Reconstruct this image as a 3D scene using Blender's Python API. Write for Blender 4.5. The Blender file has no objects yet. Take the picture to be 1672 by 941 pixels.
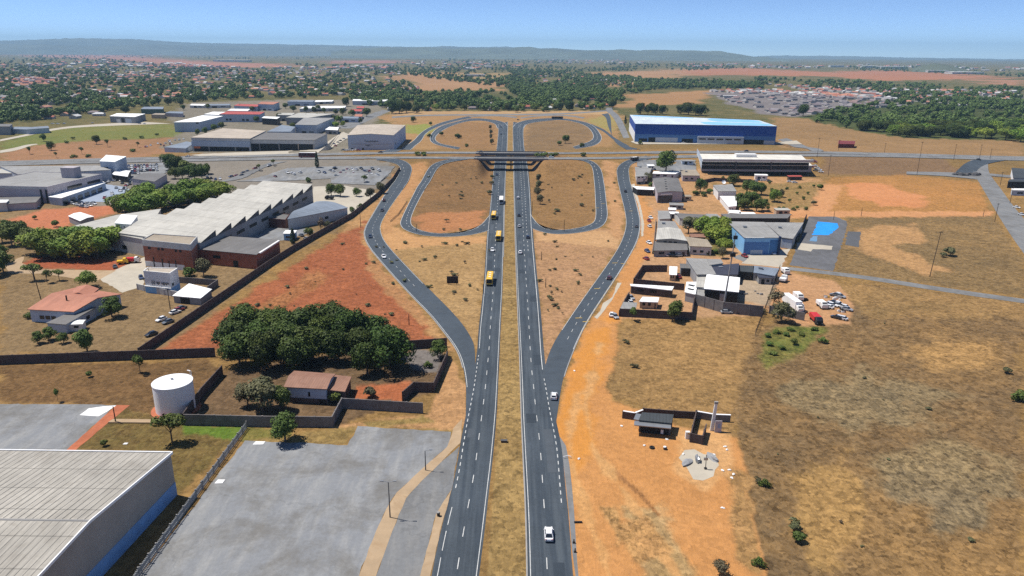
import bpy, math, random
import numpy as np
from mathutils import Vector, Matrix
RX = random.Random(11); NR = np.random.default_rng(5)
D = bpy.data; SC = bpy.context.scene; COL = SC.collection
R = math.radians
# ------------------------------------------------------------------ camera geometry
# pixel coordinates are those of a 1672 x 941 survey picture; points are turned into real ground positions once
H = 90.0; F = 1194.0; CX = 836.0; CY = 470.5
PITCH = math.atan((470.5 - 86) / F); ROLL = R(0.4)
cp, sp, cr, sr = math.cos(PITCH), math.sin(PITCH), math.cos(ROLL), math.sin(ROLL)
def ray(px, py):
    u = (px - CX) / F; v = (CY - py) / F
    u2 = u * cr - v * sr; v2 = u * sr + v * cr
    return (u2, cp + v2 * sp, -sp + v2 * cp)
def P(px, py, z=0.0):
    r = ray(px, py); t = (z - H) / r[2]
    return (r[0] * t, r[1] * t, z)
# ------------------------------------------------------------------ terrain: road embankment and highway cut
YC = [(-900, 560), (-424, 603), (-335, 615), (-230, 618), (-120, 610), (0, 605), (60, 608), (170, 640), (250, 660), (340, 667), (470, 676), (900, 700)]
ZR = [(-900, 0), (-424, 0), (-335, 1.5), (-230, 4), (-150, 7), (-60, 9), (60, 9), (170, 7), (250, 5.5), (332, 4), (402, 2), (470, 0), (900, 0)]
SEP = [(-900, 8), (-330, 8), (-180, 11), (-60, 16), (70, 16), (180, 13), (330, 8), (900, 8)]
def itp(t, x): return np.interp(x, [a for a, b in t], [b for a, b in t])
def smooth(a, b, x):
    t = np.clip((x - a) / (b - a), 0, 1); return t * t * (3 - 2 * t)
def Yc(x):
    return (itp(YC, x - 25) + itp(YC, x) + itp(YC, x + 25)) / 3
def Zr(x):
    return (itp(ZR, x - 30) + itp(ZR, x) + itp(ZR, x + 30)) / 3
def hgt(x, y):
    x = np.asarray(x, float); y = np.asarray(y, float)
    zr = Zr(x); d = y - Yc(x)
    fall = np.where(d < 0, 1 - smooth(26, 82, -d), 1 - smooth(30, 100, d))
    cut = smooth(17.5, 27, np.abs(x + 1.5))
    return zr * fall * cut
def hz(x, y): return float(hgt(x, y))
def G(px, py):
    r = ray(px, py); t1 = -H / r[2]
    x, y = r[0] * t1, r[1] * t1
    if y < 480 or y > 1100: return (x, y, hz(x, y))
    t0 = (12 - H) / r[2]; n = 60; prev = t0
    for i in range(1, n + 1):
        t = t0 + (t1 - t0) * i / n
        if H + r[2] * t <= hz(r[0] * t, r[1] * t):
            a, b = prev, t
            for _ in range(14):
                m = (a + b) / 2
                if H + r[2] * m <= hz(r[0] * m, r[1] * m): b = m
                else: a = m
            return (r[0] * b, r[1] * b, hz(r[0] * b, r[1] * b))
        prev = t
    return (x, y, hz(x, y))
def frame(x0, y0, s): return lambda x, y: (x0 + x / s, y0 + y / s)
A1 = frame(0, 150, 6.721); A2 = frame(220, 150, 6.721); A3 = frame(440, 140, 6.273); A4 = frame(0, 270, 6.721); A5 = frame(1030, 250, 9.412)
A6 = frame(1160, 240, 7.84); A7 = frame(1050, 340, 8.553); A8 = frame(1180, 340, 7.239); B1 = frame(1000, 420, 7.84); B2 = frame(1180, 430, 7.6)
B3 = frame(1000, 640, 6.273); B4 = frame(220, 400, 9.407); B5 = frame(1540, 240, 9.409); Z2 = frame(300, 220, 4.48); Z3 = frame(0, 400, 4.482)
Z4 = frame(320, 420, 3.137); Z5 = frame(0, 600, 2.76); Z6 = frame(400, 680, 2.986); Z8 = frame(580, 380, 3.483); L1 = frame(580, 180, 4.279); L2 = frame(820, 180, 4.279)
V8 = frame(770, 300, 5.227); W4 = frame(1320, 230, 3.764); Q4 = frame(1220, 50, 3.7); R6 = frame(900, 560, 2.469); R7 = frame(1200, 480, 2.04)
# ------------------------------------------------------------------ mesh builder
class MB:
    def __init__(s): s.v = []; s.f = []; s.m = []; s.cur = 0
    def mat(s, i): s.cur = i; return s
    def add(s, vs, fs):
        o = len(s.v); s.v += [tuple(map(float, v)) for v in vs]
        for f in fs: s.f.append([o + i for i in f]); s.m.append(s.cur)
        return s
    def box(s, x0, x1, y0, y1, z0, z1):
        vs = [(x0, y0, z0), (x1, y0, z0), (x1, y1, z0), (x0, y1, z0), (x0, y0, z1), (x1, y0, z1), (x1, y1, z1), (x0, y1, z1)]
        return s.add(vs, [(3, 2, 1, 0), (4, 5, 6, 7), (0, 1, 5, 4), (1, 2, 6, 5), (2, 3, 7, 6), (3, 0, 4, 7)])
    def hexa(s, b, t):
        return s.add(list(b) + list(t), [(3, 2, 1, 0), (4, 5, 6, 7), (0, 1, 5, 4), (1, 2, 6, 5), (2, 3, 7, 6), (3, 0, 4, 7)])
    def prism(s, poly, z0, z1):
        n = len(poly)
        a = sum(poly[i][0] * poly[(i + 1) % n][1] - poly[(i + 1) % n][0] * poly[i][1] for i in range(n))
        if a < 0: poly = poly[::-1]
        vs = [(p[0], p[1], z0) for p in poly] + [(p[0], p[1], z1) for p in poly]
        return s.add(vs, [tuple(range(n - 1, -1, -1)), tuple(range(n, 2 * n))] + [(i, (i + 1) % n, n + (i + 1) % n, n + i) for i in range(n)])
    def tube(s, p0, p1, r0, r1=None, n=6, cap=True):
        r1 = r0 if r1 is None else r1
        p0, p1 = Vector(p0), Vector(p1); d = (p1 - p0).normalized()
        a = d.orthogonal().normalized(); b = d.cross(a)
        vs = [p0 + (a * math.cos(6.28318 * i / n) + b * math.sin(6.28318 * i / n)) * r0 for i in range(n)] + \
             [p1 + (a * math.cos(6.28318 * i / n) + b * math.sin(6.28318 * i / n)) * r1 for i in range(n)]
        fs = [(i, (i + 1) % n, n + (i + 1) % n, n + i) for i in range(n)]
        if cap: fs += [tuple(range(n - 1, -1, -1)), tuple(range(n, 2 * n))]
        return s.add(vs, fs)
    def bar(s, p, q, w, z0, z1):
        dx, dy = q[0] - p[0], q[1] - p[1]; l = math.hypot(dx, dy) or 1; nx, ny = -dy / l * w / 2, dx / l * w / 2
        return s.prism([(p[0] - nx, p[1] - ny), (q[0] - nx, q[1] - ny), (q[0] + nx, q[1] + ny), (p[0] + nx, p[1] + ny)], z0, z1)
    def blob(s, c, r, seed, nu=8, nv=5, sq=(1, 1, .7), jit=.25):
        rr = random.Random(seed); vs = []; fs = []
        for j in range(nv + 1):
            for i in range(nu):
                th = math.pi * j / nv; ph = 6.28318 * i / nu
                q = r * (1 + jit * (rr.random() - .5) * 2) if 0 < j < nv else r
                vs.append((c[0] + q * sq[0] * math.sin(th) * math.cos(ph), c[1] + q * sq[1] * math.sin(th) * math.sin(ph), c[2] + q * sq[2] * math.cos(th)))
        for j in range(nv):
            for i in range(nu):
                fs.append((j * nu + i, (j + 1) * nu + i, (j + 1) * nu + (i + 1) % nu, j * nu + (i + 1) % nu))
        return s.add(vs, fs)
    def mesh(s, name, mats):
        me = D.meshes.new(name); me.from_pydata(s.v, [], s.f)
        for m in (mats if isinstance(mats, (list, tuple)) else [mats]): me.materials.append(m)
        if any(s.m): me.polygons.foreach_set('material_index', s.m)
        me.update(); return me
    def build(s, name, mats, parent=None, loc=None, rz=0):
        o = D.objects.new(name, s.mesh(name, mats)); COL.objects.link(o)
        if parent: o.parent = parent
        if loc: o.location = loc
        if rz: o.rotation_euler = (0, 0, rz)
        return o
def tag(o, label, cat, group=None, kind=None):
    o['label'] = label
    if cat: o['category'] = cat
    if group: o['group'] = group
    if kind: o['kind'] = kind
    return o
def thing(name, label, cat, loc, rz=0, group=None, kind=None):
    o = D.objects.new(name, None); COL.objects.link(o); o.empty_display_size = .5
    o.location = loc; o.rotation_euler = (0, 0, rz)
    return tag(o, label, cat, group, kind)
def rawmesh(name, v, f, mats, smooth_=False, attrs=()):
    me = D.meshes.new(name); n = len(v); k = f.shape[1]
    me.vertices.add(n); me.vertices.foreach_set('co', np.asarray(v, np.float32).ravel())
    me.loops.add(f.size); me.loops.foreach_set('vertex_index', f.astype(np.int32).ravel())
    me.polygons.add(len(f)); me.polygons.foreach_set('loop_start', np.arange(0, f.size, k, dtype=np.int32))
    me.polygons.foreach_set('loop_total', np.full(len(f), k, np.int32))
    for m in mats: me.materials.append(m)
    me.update(calc_edges=True)
    if smooth_: me.polygons.foreach_set('use_smooth', np.ones(len(f), bool))
    for nm, dom, arr in attrs:
        a = me.attributes.new(nm, 'FLOAT_COLOR', dom); a.data.foreach_set('color', np.asarray(arr, np.float32).ravel())
    return me
def link(name, me, parent=None, loc=None, rz=0):
    o = D.objects.new(name, me); COL.objects.link(o)
    if parent: o.parent = parent
    if loc: o.location = loc
    if rz: o.rotation_euler = (0, 0, rz)
    return o
def kids(o): return list(o.children)
def dup(root, loc, rz, label=None, group=None, sc=None, mats=None):
    r = root.copy(); COL.objects.link(r); r.location = loc; r.rotation_euler = (0, 0, rz)
    if sc: r.scale = sc
    if label: r['label'] = label
    if group: r['group'] = group
    def rec(a, b):
        for ch in kids(a):
            c = ch.copy(); COL.objects.link(c); c.parent = b
            if mats and ch.name.split('.')[0] in mats and c.material_slots:
                c.material_slots[0].link = 'OBJECT'; c.material_slots[0].material = mats[ch.name.split('.')[0]]
            rec(ch, c)
    rec(root, r); return r
# ------------------------------------------------------------------ materials
LIT = 1.36
def lin(c):
    c = c / 255.0
    return c / 12.92 if c <= .04045 else ((c + .055) / 1.055) ** 2.4
def alb(r, g, b, k=LIT): return (lin(r) / k, lin(g) / k, lin(b) / k)
def nt(name):
    m = D.materials.new(name); m.use_nodes = True; t = m.node_tree
    b = t.nodes['Principled BSDF']; return m, t, b
def N(t, typ, **kw):
    n = t.nodes.new(typ)
    for k, v in kw.items():
        if k in n.inputs: n.inputs[k].default_value = v
        else: setattr(n, k, v)
    return n
def mixc(t, fac, a, b, mode='MIX'):
    n = t.nodes.new('ShaderNodeMix'); n.data_type = 'RGBA'; n.blend_type = mode
    for sock, val in ((n.inputs['Factor'], fac), (n.inputs[6], a), (n.inputs[7], b)):
        if isinstance(val, bpy.types.NodeSocket): t.links.new(val, sock)
        elif isinstance(val, (int, float)): sock.default_value = val
        else: sock.default_value = (*val[:3], 1)
    return n.outputs[2]
def rng(t, val, a, b, c, d):
    n = t.nodes.new('ShaderNodeMapRange'); t.links.new(val, n.inputs[0])
    for i, x in enumerate((a, b, c, d)): n.inputs[i + 1].default_value = x
    return n.outputs[0]
def noise(t, vec, scale, detail=4, rough=.55, dist=0.0):
    n = t.nodes.new('ShaderNodeTexNoise'); n.inputs['Scale'].default_value = scale; n.inputs['Detail'].default_value = detail
    n.inputs['Roughness'].default_value = rough; n.inputs['Distortion'].default_value = dist
    if vec is not None: t.links.new(vec, n.inputs['Vector'])
    return n.outputs['Fac']
MC = {}
def mat(name, col, rough=.8, var=.18, scale=.5, spec=.3, metal=0, bump=0, dirt=None, coat=0):
    if name in MC: return MC[name]
    m, t, b = nt(name); tc = N(t, 'ShaderNodeTexCoord').outputs['Object']
    f = noise(t, tc, scale, 6, .65); f2 = noise(t, tc, scale * .17, 3)
    k = rng(t, f, .3, .7, 1 - var, 1 + var); k2 = rng(t, f2, .3, .7, 1 - var * .7, 1 + var * .7)
    c = mixc(t, 1.0, col, k, 'MULTIPLY'); c = mixc(t, 1.0, c, k2, 'MULTIPLY')
    if dirt:
        f3 = noise(t, tc, scale * .6, 8, .75, 1.0); c = mixc(t, rng(t, f3, .52, .72, 0, .85), c, dirt)
    t.links.new(c, b.inputs['Base Color']); b.inputs['Roughness'].default_value = rough
    b.inputs['Specular IOR Level'].default_value = spec; b.inputs['Metallic'].default_value = metal; b.inputs['Coat Weight'].default_value = coat
    if bump:
        bp = N(t, 'ShaderNodeBump', Strength=.6, Distance=bump); t.links.new(f, bp.inputs['Height']); t.links.new(bp.outputs[0], b.inputs['Normal'])
    MC[name] = m; return m
def roofmat(name, col, axis=0, pitch=1.0, amt=.12, dirt=None, seam=0, rough=.7, var=.14):
    """ribbed sheet: ribs repeat along local axis, seams across the other"""
    if name in MC: return MC[name]
    m, t, b = nt(name); tc = N(t, 'ShaderNodeTexCoord').outputs['Object']
    s = N(t, 'ShaderNodeSeparateXYZ'); t.links.new(tc, s.inputs[0])
    def band(o, p, lo, hi, a, bb):
        q = N(t, 'ShaderNodeMath', operation='MULTIPLY'); t.links.new(o, q.inputs[0]); q.inputs[1].default_value = 1.0 / p
        fr = N(t, 'ShaderNodeMath', operation='PINGPONG'); t.links.new(q.outputs[0], fr.inputs[0]); fr.inputs[1].default_value = .5
        return rng(t, fr.outputs[0], lo, hi, a, bb)
    w = band(s.outputs[axis], pitch, .1, .4, 1 - amt, 1 + amt)
    mp = N(t, 'ShaderNodeMapping'); t.links.new(tc, mp.inputs[0])
    mp.inputs['Scale'].default_value = (1, .12, 1) if axis == 0 else (.12, 1, 1)
    f = noise(t, mp.outputs[0], .7, 5, .6); f2 = noise(t, tc, .06, 4, .6)
    c = mixc(t, 1.0, col, w, 'MULTIPLY'); c = mixc(t, 1.0, c, rng(t, f, .3, .7, 1 - var, 1 + var), 'MULTIPLY')
    c = mixc(t, 1.0, c, rng(t, f2, .3, .7, 1 - var, 1 + var), 'MULTIPLY')
    if dirt:
        f3 = noise(t, tc, .35, 8, .75, .8); c = mixc(t, rng(t, f3, .5, .75, 0, .8), c, dirt)
    if seam:
        sm = band(s.outputs[1 - axis], seam, .0, .03, .55, 1.0); c = mixc(t, 1.0, c, sm, 'MULTIPLY')
    t.links.new(c, b.inputs['Base Color']); b.inputs['Roughness'].default_value = rough; b.inputs['Specular IOR Level'].default_value = .3
    MC[name] = m; return m
def rampmat(name, cols, rough=.6, coat=0, var=.1, spec=.4):
    """one colour of a list per object"""
    m, t, b = nt(name); oi = N(t, 'ShaderNodeObjectInfo')
    cr_ = t.nodes.new('ShaderNodeValToRGB'); cr_.color_ramp.interpolation = 'CONSTANT'
    e = cr_.color_ramp.elements
    for i, c in enumerate(cols):
        el = e[i] if i < 2 else e.new(i / len(cols))
        el.position = i / len(cols); el.color = (*c, 1)
    t.links.new(oi.outputs['Random'], cr_.inputs[0])
    f = noise(t, N(t, 'ShaderNodeTexCoord').outputs['Object'], .8, 4)
    t.links.new(mixc(t, 1.0, cr_.outputs[0], rng(t, f, .3, .7, 1 - var, 1 + var), 'MULTIPLY'), b.inputs['Base Color'])
    b.inputs['Roughness'].default_value = rough; b.inputs['Coat Weight'].default_value = coat; b.inputs['Specular IOR Level'].default_value = spec
    return m
def brickmat(name, c1, c2, mortar, scale=1.2):
    m, t, b = nt(name); tc = N(t, 'ShaderNodeTexCoord').outputs['Object']
    s = N(t, 'ShaderNodeSeparateXYZ'); t.links.new(tc, s.inputs[0])
    a = N(t, 'ShaderNodeMath', operation='ADD'); t.links.new(s.outputs[0], a.inputs[0]); t.links.new(s.outputs[1], a.inputs[1])
    cx = N(t, 'ShaderNodeCombineXYZ'); t.links.new(a.outputs[0], cx.inputs[0]); t.links.new(s.outputs[2], cx.inputs[1])
    br = t.nodes.new('ShaderNodeTexBrick'); t.links.new(cx.outputs[0], br.inputs['Vector']); br.inputs['Scale'].default_value = scale
    br.inputs['Color1'].default_value = (*c1, 1); br.inputs['Color2'].default_value = (*c2, 1); br.inputs['Mortar'].default_value = (*mortar, 1); br.inputs['Mortar Size'].default_value = .015
    f = noise(t, tc, .4, 6, .65)
    t.links.new(mixc(t, 1.0, br.outputs[0], rng(t, f, .3, .7, .75, 1.25), 'MULTIPLY'), b.inputs['Base Color']); b.inputs['Roughness'].default_value = .9
    return m
def leafmat(name, dark, light, scale=.35, sat=.25):
    m, t, b = nt(name); tc = N(t, 'ShaderNodeTexCoord').outputs['Object']; oi = N(t, 'ShaderNodeObjectInfo')
    f = noise(t, tc, scale, 5, .7); c = mixc(t, rng(t, f, .35, .65, 0, 1), dark, light)
    k = rng(t, oi.outputs['Random'], 0, 1, 1 - sat, 1 + sat)
    c = mixc(t, 1.0, c, k, 'MULTIPLY'); hs = N(t, 'ShaderNodeHueSaturation'); t.links.new(c, hs.inputs['Color'])
    w = N(t, 'ShaderNodeMath', operation='FRACT'); q = N(t, 'ShaderNodeMath', operation='MULTIPLY'); t.links.new(oi.outputs['Random'], q.inputs[0]); q.inputs[1].default_value = 7.3
    t.links.new(q.outputs[0], w.inputs[0]); t.links.new(rng(t, w.outputs[0], 0, 1, .475, .52), hs.inputs['Hue'])
    t.links.new(hs.outputs[0], b.inputs['Base Color']); b.inputs['Roughness'].default_value = .6; b.inputs['Specular IOR Level'].default_value = .15
    b.inputs['Transmission Weight'].default_value = 0; b.inputs['Subsurface Weight'].default_value = 0
    return m
def roadmat(name, col, worn):
    m, t, b = nt(name); tc = N(t, 'ShaderNodeTexCoord').outputs['Object']
    mp = N(t, 'ShaderNodeMapping'); t.links.new(tc, mp.inputs[0]); mp.inputs['Scale'].default_value = (1, .03, 1)
    f = noise(t, mp.outputs[0], .9, 5, .6); g = noise(t, tc, .05, 6, .7); h = noise(t, tc, 1.4, 4, .7)
    c = mixc(t, rng(t, f, .4, .62, 0, 1), col, worn); c = mixc(t, 1.0, c, rng(t, g, .3, .7, .82, 1.18), 'MULTIPLY'); c = mixc(t, 1.0, c, rng(t, h, .3, .7, .88, 1.12), 'MULTIPLY')
    t.links.new(c, b.inputs['Base Color']); b.inputs['Roughness'].default_value = .8; b.inputs['Specular IOR Level'].default_value = .25; return m
def lotmat(name, col, stain, pale):
    m, t, b = nt(name); tc = N(t, 'ShaderNodeTexCoord').outputs['Object']
    mp = N(t, 'ShaderNodeMapping'); t.links.new(tc, mp.inputs[0]); mp.inputs['Scale'].default_value = (1, .18, 1); mp.inputs['Rotation'].default_value = (0, 0, -.45)
    f = noise(t, mp.outputs[0], .35, 7, .68); g = noise(t, tc, .06, 8, .72, .2); h = noise(t, tc, 1.1, 5, .7); k = noise(t, tc, .16, 9, .78, 1.5)
    c = mixc(t, rng(t, f, .44, .68, 0, .8), col, pale); c = mixc(t, rng(t, g, .46, .62, 0, .8), c, stain); c = mixc(t, rng(t, k, .63, .7, 0, .55), c, tuple(x * .55 for x in stain))
    c = mixc(t, 1.0, c, rng(t, h, .3, .7, .9, 1.1), 'MULTIPLY')
    v = t.nodes.new('ShaderNodeTexVoronoi'); v.feature = 'DISTANCE_TO_EDGE'; v.inputs['Scale'].default_value = .032; w = t.nodes.new('ShaderNodeMix'); w.data_type = 'VECTOR'
    nz = t.nodes.new('ShaderNodeTexNoise'); nz.inputs['Scale'].default_value = .3; t.links.new(tc, nz.inputs['Vector']); w.inputs[0].default_value = .12
    sc_ = N(t, 'ShaderNodeVectorMath', operation='SCALE'); t.links.new(nz.outputs['Color'], sc_.inputs[0]); sc_.inputs['Scale'].default_value = 30
    t.links.new(tc, w.inputs[4]); t.links.new(sc_.outputs[0], w.inputs[5]); t.links.new(w.outputs[1], v.inputs['Vector'])
    c = mixc(t, rng(t, v.outputs['Distance'], .0, .006, .28, 0), c, tuple(x * .5 for x in col))
    t.links.new(c, b.inputs['Base Color']); b.inputs['Roughness'].default_value = .9; b.inputs['Specular IOR Level'].default_value = .2; return m
M = {}
M['ramp'] = mat('ramp_asphalt', alb(76, 85, 94), .85, .14, .3, .25, dirt=alb(82, 88, 93))
M['asphalt'] = roadmat('asphalt', alb(64, 73, 82), alb(82, 90, 97))
M['asphalt_old'] = lotmat('old_asphalt', alb(132, 133, 134), alb(112, 110, 107), alb(152, 150, 146))
M['lot'] = lotmat('lot_concrete', alb(142, 144, 147), alb(120, 117, 112), alb(168, 167, 164))
M['pave'] = mat('pale_paving', alb(196, 186, 168), .9, .1, .3)
M['tan'] = mat('tan_paving', alb(186, 160, 128), .95, .12, .25, dirt=alb(165, 135, 100))
M['patch_dark'] = mat('patch_asphalt_dark', alb(57, 66, 75), .85, .1, .4)
M['patch_pale'] = mat('patch_asphalt_pale', alb(84, 91, 98), .85, .12, .4)
M['paint'] = mat('road_paint', alb(218, 218, 214), .7, .2, 1.5, dirt=alb(170, 170, 168))
M['yellow_paint'] = mat('yellow_road_paint', alb(214, 178, 80), .7, .15, 1.5)
M['conc'] = mat('concrete', alb(165, 162, 158), .9, .12, .4)
M['dconc'] = mat('dark_concrete', (.09, .088, .09), .9, .2, .4)
M['wallgrey'] = mat('grey_block_wall', (.16, .145, .14), .92, .2, .5, dirt=(.1, .085, .08))
M['wallbrown'] = mat('brown_block_wall', (.085, .065, .06), .92, .25, .5)
M['white'] = mat('white_plaster', (.72, .71, .69), .85, .07, .4)
M['whitem'] = mat('white_metal', (.78, .78, .78), .5, .05, .4)
M['pale'] = mat('pale_plaster', (.5, .49, .47), .88, .1, .3, dirt=(.38, .36, .33))
M['lilac'] = mat('pale_lilac_plaster', (.42, .38, .40), .88, .08, .3)
M['bluegrey'] = mat('blue_grey_plaster', (.42, .47, .54), .85, .08, .3)
M['tanwall'] = mat('tan_plaster', (.42, .33, .24), .9, .12, .3)
M['greywall'] = mat('grey_plaster', (.27, .27, .275), .9, .12, .3)
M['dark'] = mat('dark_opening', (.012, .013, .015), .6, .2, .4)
M['glass'] = mat('dark_glass', (.015, .02, .028), .12, .1, .5, .6)
M['black'] = mat('black_metal', (.02, .02, .021), .55, .15, 1)
M['tyre'] = mat('tyre_rubber', (.018, .018, .018), .9, .1, 2)
M['steel'] = mat('galvanised_steel', (.32, .33, .34), .45, .1, 1, .5, .6)
M['wood'] = mat('dark_wood', (.075, .055, .042), .9, .2, 2)
M['bark'] = mat('bark', (.11, .085, .065), .95, .25, 2)
M['red'] = mat('red_paint', (.5, .03, .03), .45, .08, 1)
M['orange'] = mat('orange_paint', (.6, .16, .04), .5, .1, 1)
M['yellow'] = mat('yellow_bus_paint', (.78, .46, .015), .4, .05, .6, .5, coat=.3)
M['blue'] = mat('deep_blue_cladding', (.008, .065, .33), .5, .08, .3)
M['blue2'] = mat('mid_blue_cladding', (.075, .19, .43), .5, .08, .3)
M['lblue'] = mat('light_blue_paint', (.22, .46, .74), .6, .08, .3)
M['strip'] = mat('blue_wall_paint', (.2, .36, .6), .75, .16, .4, dirt=(.2, .26, .34))
M['tarp'] = mat('blue_tarp', (.02, .26, .7), .6, .12, .7)
M['brick'] = brickmat('red_brick', (.36, .11, .055), (.28, .08, .04), (.24, .16, .12))
M['r_pale'] = roofmat('pale_sheet_roof', alb(196, 192, 182), 0, 1.1, .05, seam=7)
M['r_white'] = roofmat('white_sheet_roof', (.8, .8, .78), 0, 1.2, .04)
M['r_grey'] = roofmat('grey_sheet_roof', alb(160, 158, 154), 0, 1.0, .06, seam=6, dirt=alb(140, 136, 130))
M['r_dgrey'] = roofmat('dark_grey_roof', alb(122, 119, 116), 0, 1.0, .05, dirt=alb(104, 100, 97))
M['r_slate'] = roofmat('slate_roof', alb(66, 68, 82), 0, .8, .08)
M['r_black'] = roofmat('charcoal_roof', alb(72, 76, 78), 0, .8, .08)
M['r_beige'] = roofmat('beige_sheet_roof', alb(196, 182, 164), 0, 1.2, .04, seam=9)
M['r_tan'] = roofmat('tan_roof', alb(172, 158, 138), 0, 1.0, .05, dirt=alb(150, 135, 115))
M['r_brown'] = roofmat('rusty_brown_roof', alb(158, 118, 98), 0, .7, .08, dirt=alb(130, 90, 70))
M['r_red'] = roofmat('salmon_tile_roof', alb(190, 128, 102), 0, .6, .08, dirt=alb(165, 104, 82))
M['r_rust'] = roofmat('red_sheet_roof', alb(190, 90, 80), 0, .8, .06)
M['r_bgrey'] = roofmat('blue_grey_roof', alb(135, 145, 158), 0, 1, .05)
M['r_fibre'] = roofmat('fibre_cement_roof', alb(180, 174, 163), 0, .95, .045, dirt=alb(150, 142, 130), seam=7.5, var=.2)
def zone_ground():
    m, t, b = nt('ground_soil'); tc = N(t, 'ShaderNodeTexCoord').outputs['Object']
    a = N(t, 'ShaderNodeVertexColor', layer_name='ca'); c2 = N(t, 'ShaderNodeVertexColor', layer_name='cb')
    n0 = noise(t, tc, .0035, 5, .6, .6); n1 = noise(t, tc, .03, 6, .62, .5); n2 = noise(t, tc, .33, 7, .72, .4); n3 = noise(t, tc, 1.7, 6, .75)
    mp = N(t, 'ShaderNodeMapping'); t.links.new(tc, mp.inputs[0]); mp.inputs['Scale'].default_value = (1, .3, 1); mp.inputs['Rotation'].default_value = (0, 0, .6)
    n4 = noise(t, mp.outputs[0], 1.1, 6, .72, 1.0); n5 = noise(t, tc, .11, 8, .7, .6)
    def acc(terms):
        o = None
        for s_, w_ in terms:
            q = N(t, 'ShaderNodeMath', operation='MULTIPLY_ADD'); t.links.new(s_, q.inputs[0]); q.inputs[1].default_value = w_
            if o is None: q.inputs[2].default_value = 0
            else: t.links.new(o, q.inputs[2])
            o = q.outputs[0]
        return o
    s3 = acc(((n0, .26), (n1, .24), (n5, .16), (n2, .16), (n4, .10), (n3, .08)))
    c = mixc(t, rng(t, s3, .41, .59, 0, 1), a.outputs[0], c2.outputs[0])
    al = a.outputs['Alpha']   # how strongly tufts and clods speckle the cover
    def cell(sc):
        v = t.nodes.new('ShaderNodeTexVoronoi'); v.inputs['Scale'].default_value = sc; wv = N(t, 'ShaderNodeVectorMath', operation='ADD'); wn = t.nodes.new('ShaderNodeTexNoise'); wn.inputs['Scale'].default_value = sc * 1.3
        ws = N(t, 'ShaderNodeVectorMath', operation='SCALE'); ws.inputs['Scale'].default_value = .9 / sc; t.links.new(tc, wn.inputs['Vector']); t.links.new(wn.outputs['Color'], ws.inputs[0]); t.links.new(tc, wv.inputs[0]); t.links.new(ws.outputs[0], wv.inputs[1])
        t.links.new(wv.outputs[0], v.inputs['Vector']); s_ = N(t, 'ShaderNodeSeparateColor'); t.links.new(v.outputs['Color'], s_.inputs[0]); return s_.outputs[0]
    c1, c2_ = cell(1.15), cell(.42)
    sp_ = acc(((n2, .25), (n4, .32), (n3, .23), (c1, .13), (c2_, .07)))
    ml = N(t, 'ShaderNodeMath', operation='MULTIPLY_ADD'); t.links.new(rng(t, sp_, .36, .64, -2.1, 2.1), ml.inputs[0]); t.links.new(al, ml.inputs[1]); ml.inputs[2].default_value = 1.0
    c = mixc(t, 1.0, c, ml.outputs[0], 'MULTIPLY')
    t.links.new(c, b.inputs['Base Color']); b.inputs['Roughness'].default_value = .95; b.inputs['Specular IOR Level'].default_value = .1
    bp = N(t, 'ShaderNodeBump', Strength=.7, Distance=.8); t.links.new(sp_, bp.inputs['Height']); t.links.new(bp.outputs[0], b.inputs['Normal'])
    return m
M['ground'] = zone_ground()
# ------------------------------------------------------------------ ground sheet
def fbm(x, y, s, seed=0):
    r = np.random.default_rng(seed); o = 0; a = 1.0
    for k in range(4):
        for j in range(3):
            th = r.uniform(0, 6.283); ph = r.uniform(0, 6.283); f = 6.283 / s * r.uniform(.7, 1.4)
            o = o + a * np.sin((x * math.cos(th) + y * math.sin(th)) * f + ph + 1.7 * np.sin((x * math.sin(th) - y * math.cos(th)) * f * .7 + ph * 2)) / 3
        s *= .5; a *= .55
    return o
def PP(pts, f=G): return [f(*p)[:2] for p in pts]
def sdist(x, y, poly):
    p = np.array(poly); n = len(p); d = np.full(x.shape, 1e18); ins = np.zeros(x.shape, bool)
    for i in range(n):
        ax, ay = p[i]; bx, by = p[(i + 1) % n]; ex, ey = bx - ax, by - ay
        t = np.clip(((x - ax) * ex + (y - ay) * ey) / (ex * ex + ey * ey + 1e-9), 0, 1)
        d = np.minimum(d, (x - ax - t * ex) ** 2 + (y - ay - t * ey) ** 2)
        c = ((ay > y) != (by > y)) & (x < (bx - ax) * (y - ay) / (by - ay + 1e-12) + ax); ins ^= c
    d = np.sqrt(d); return np.where(ins, d, -d)
FG = ((64, 80, 42), (140, 120, 78))
DRY = ((168, 132, 80), (126, 100, 62))
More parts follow.
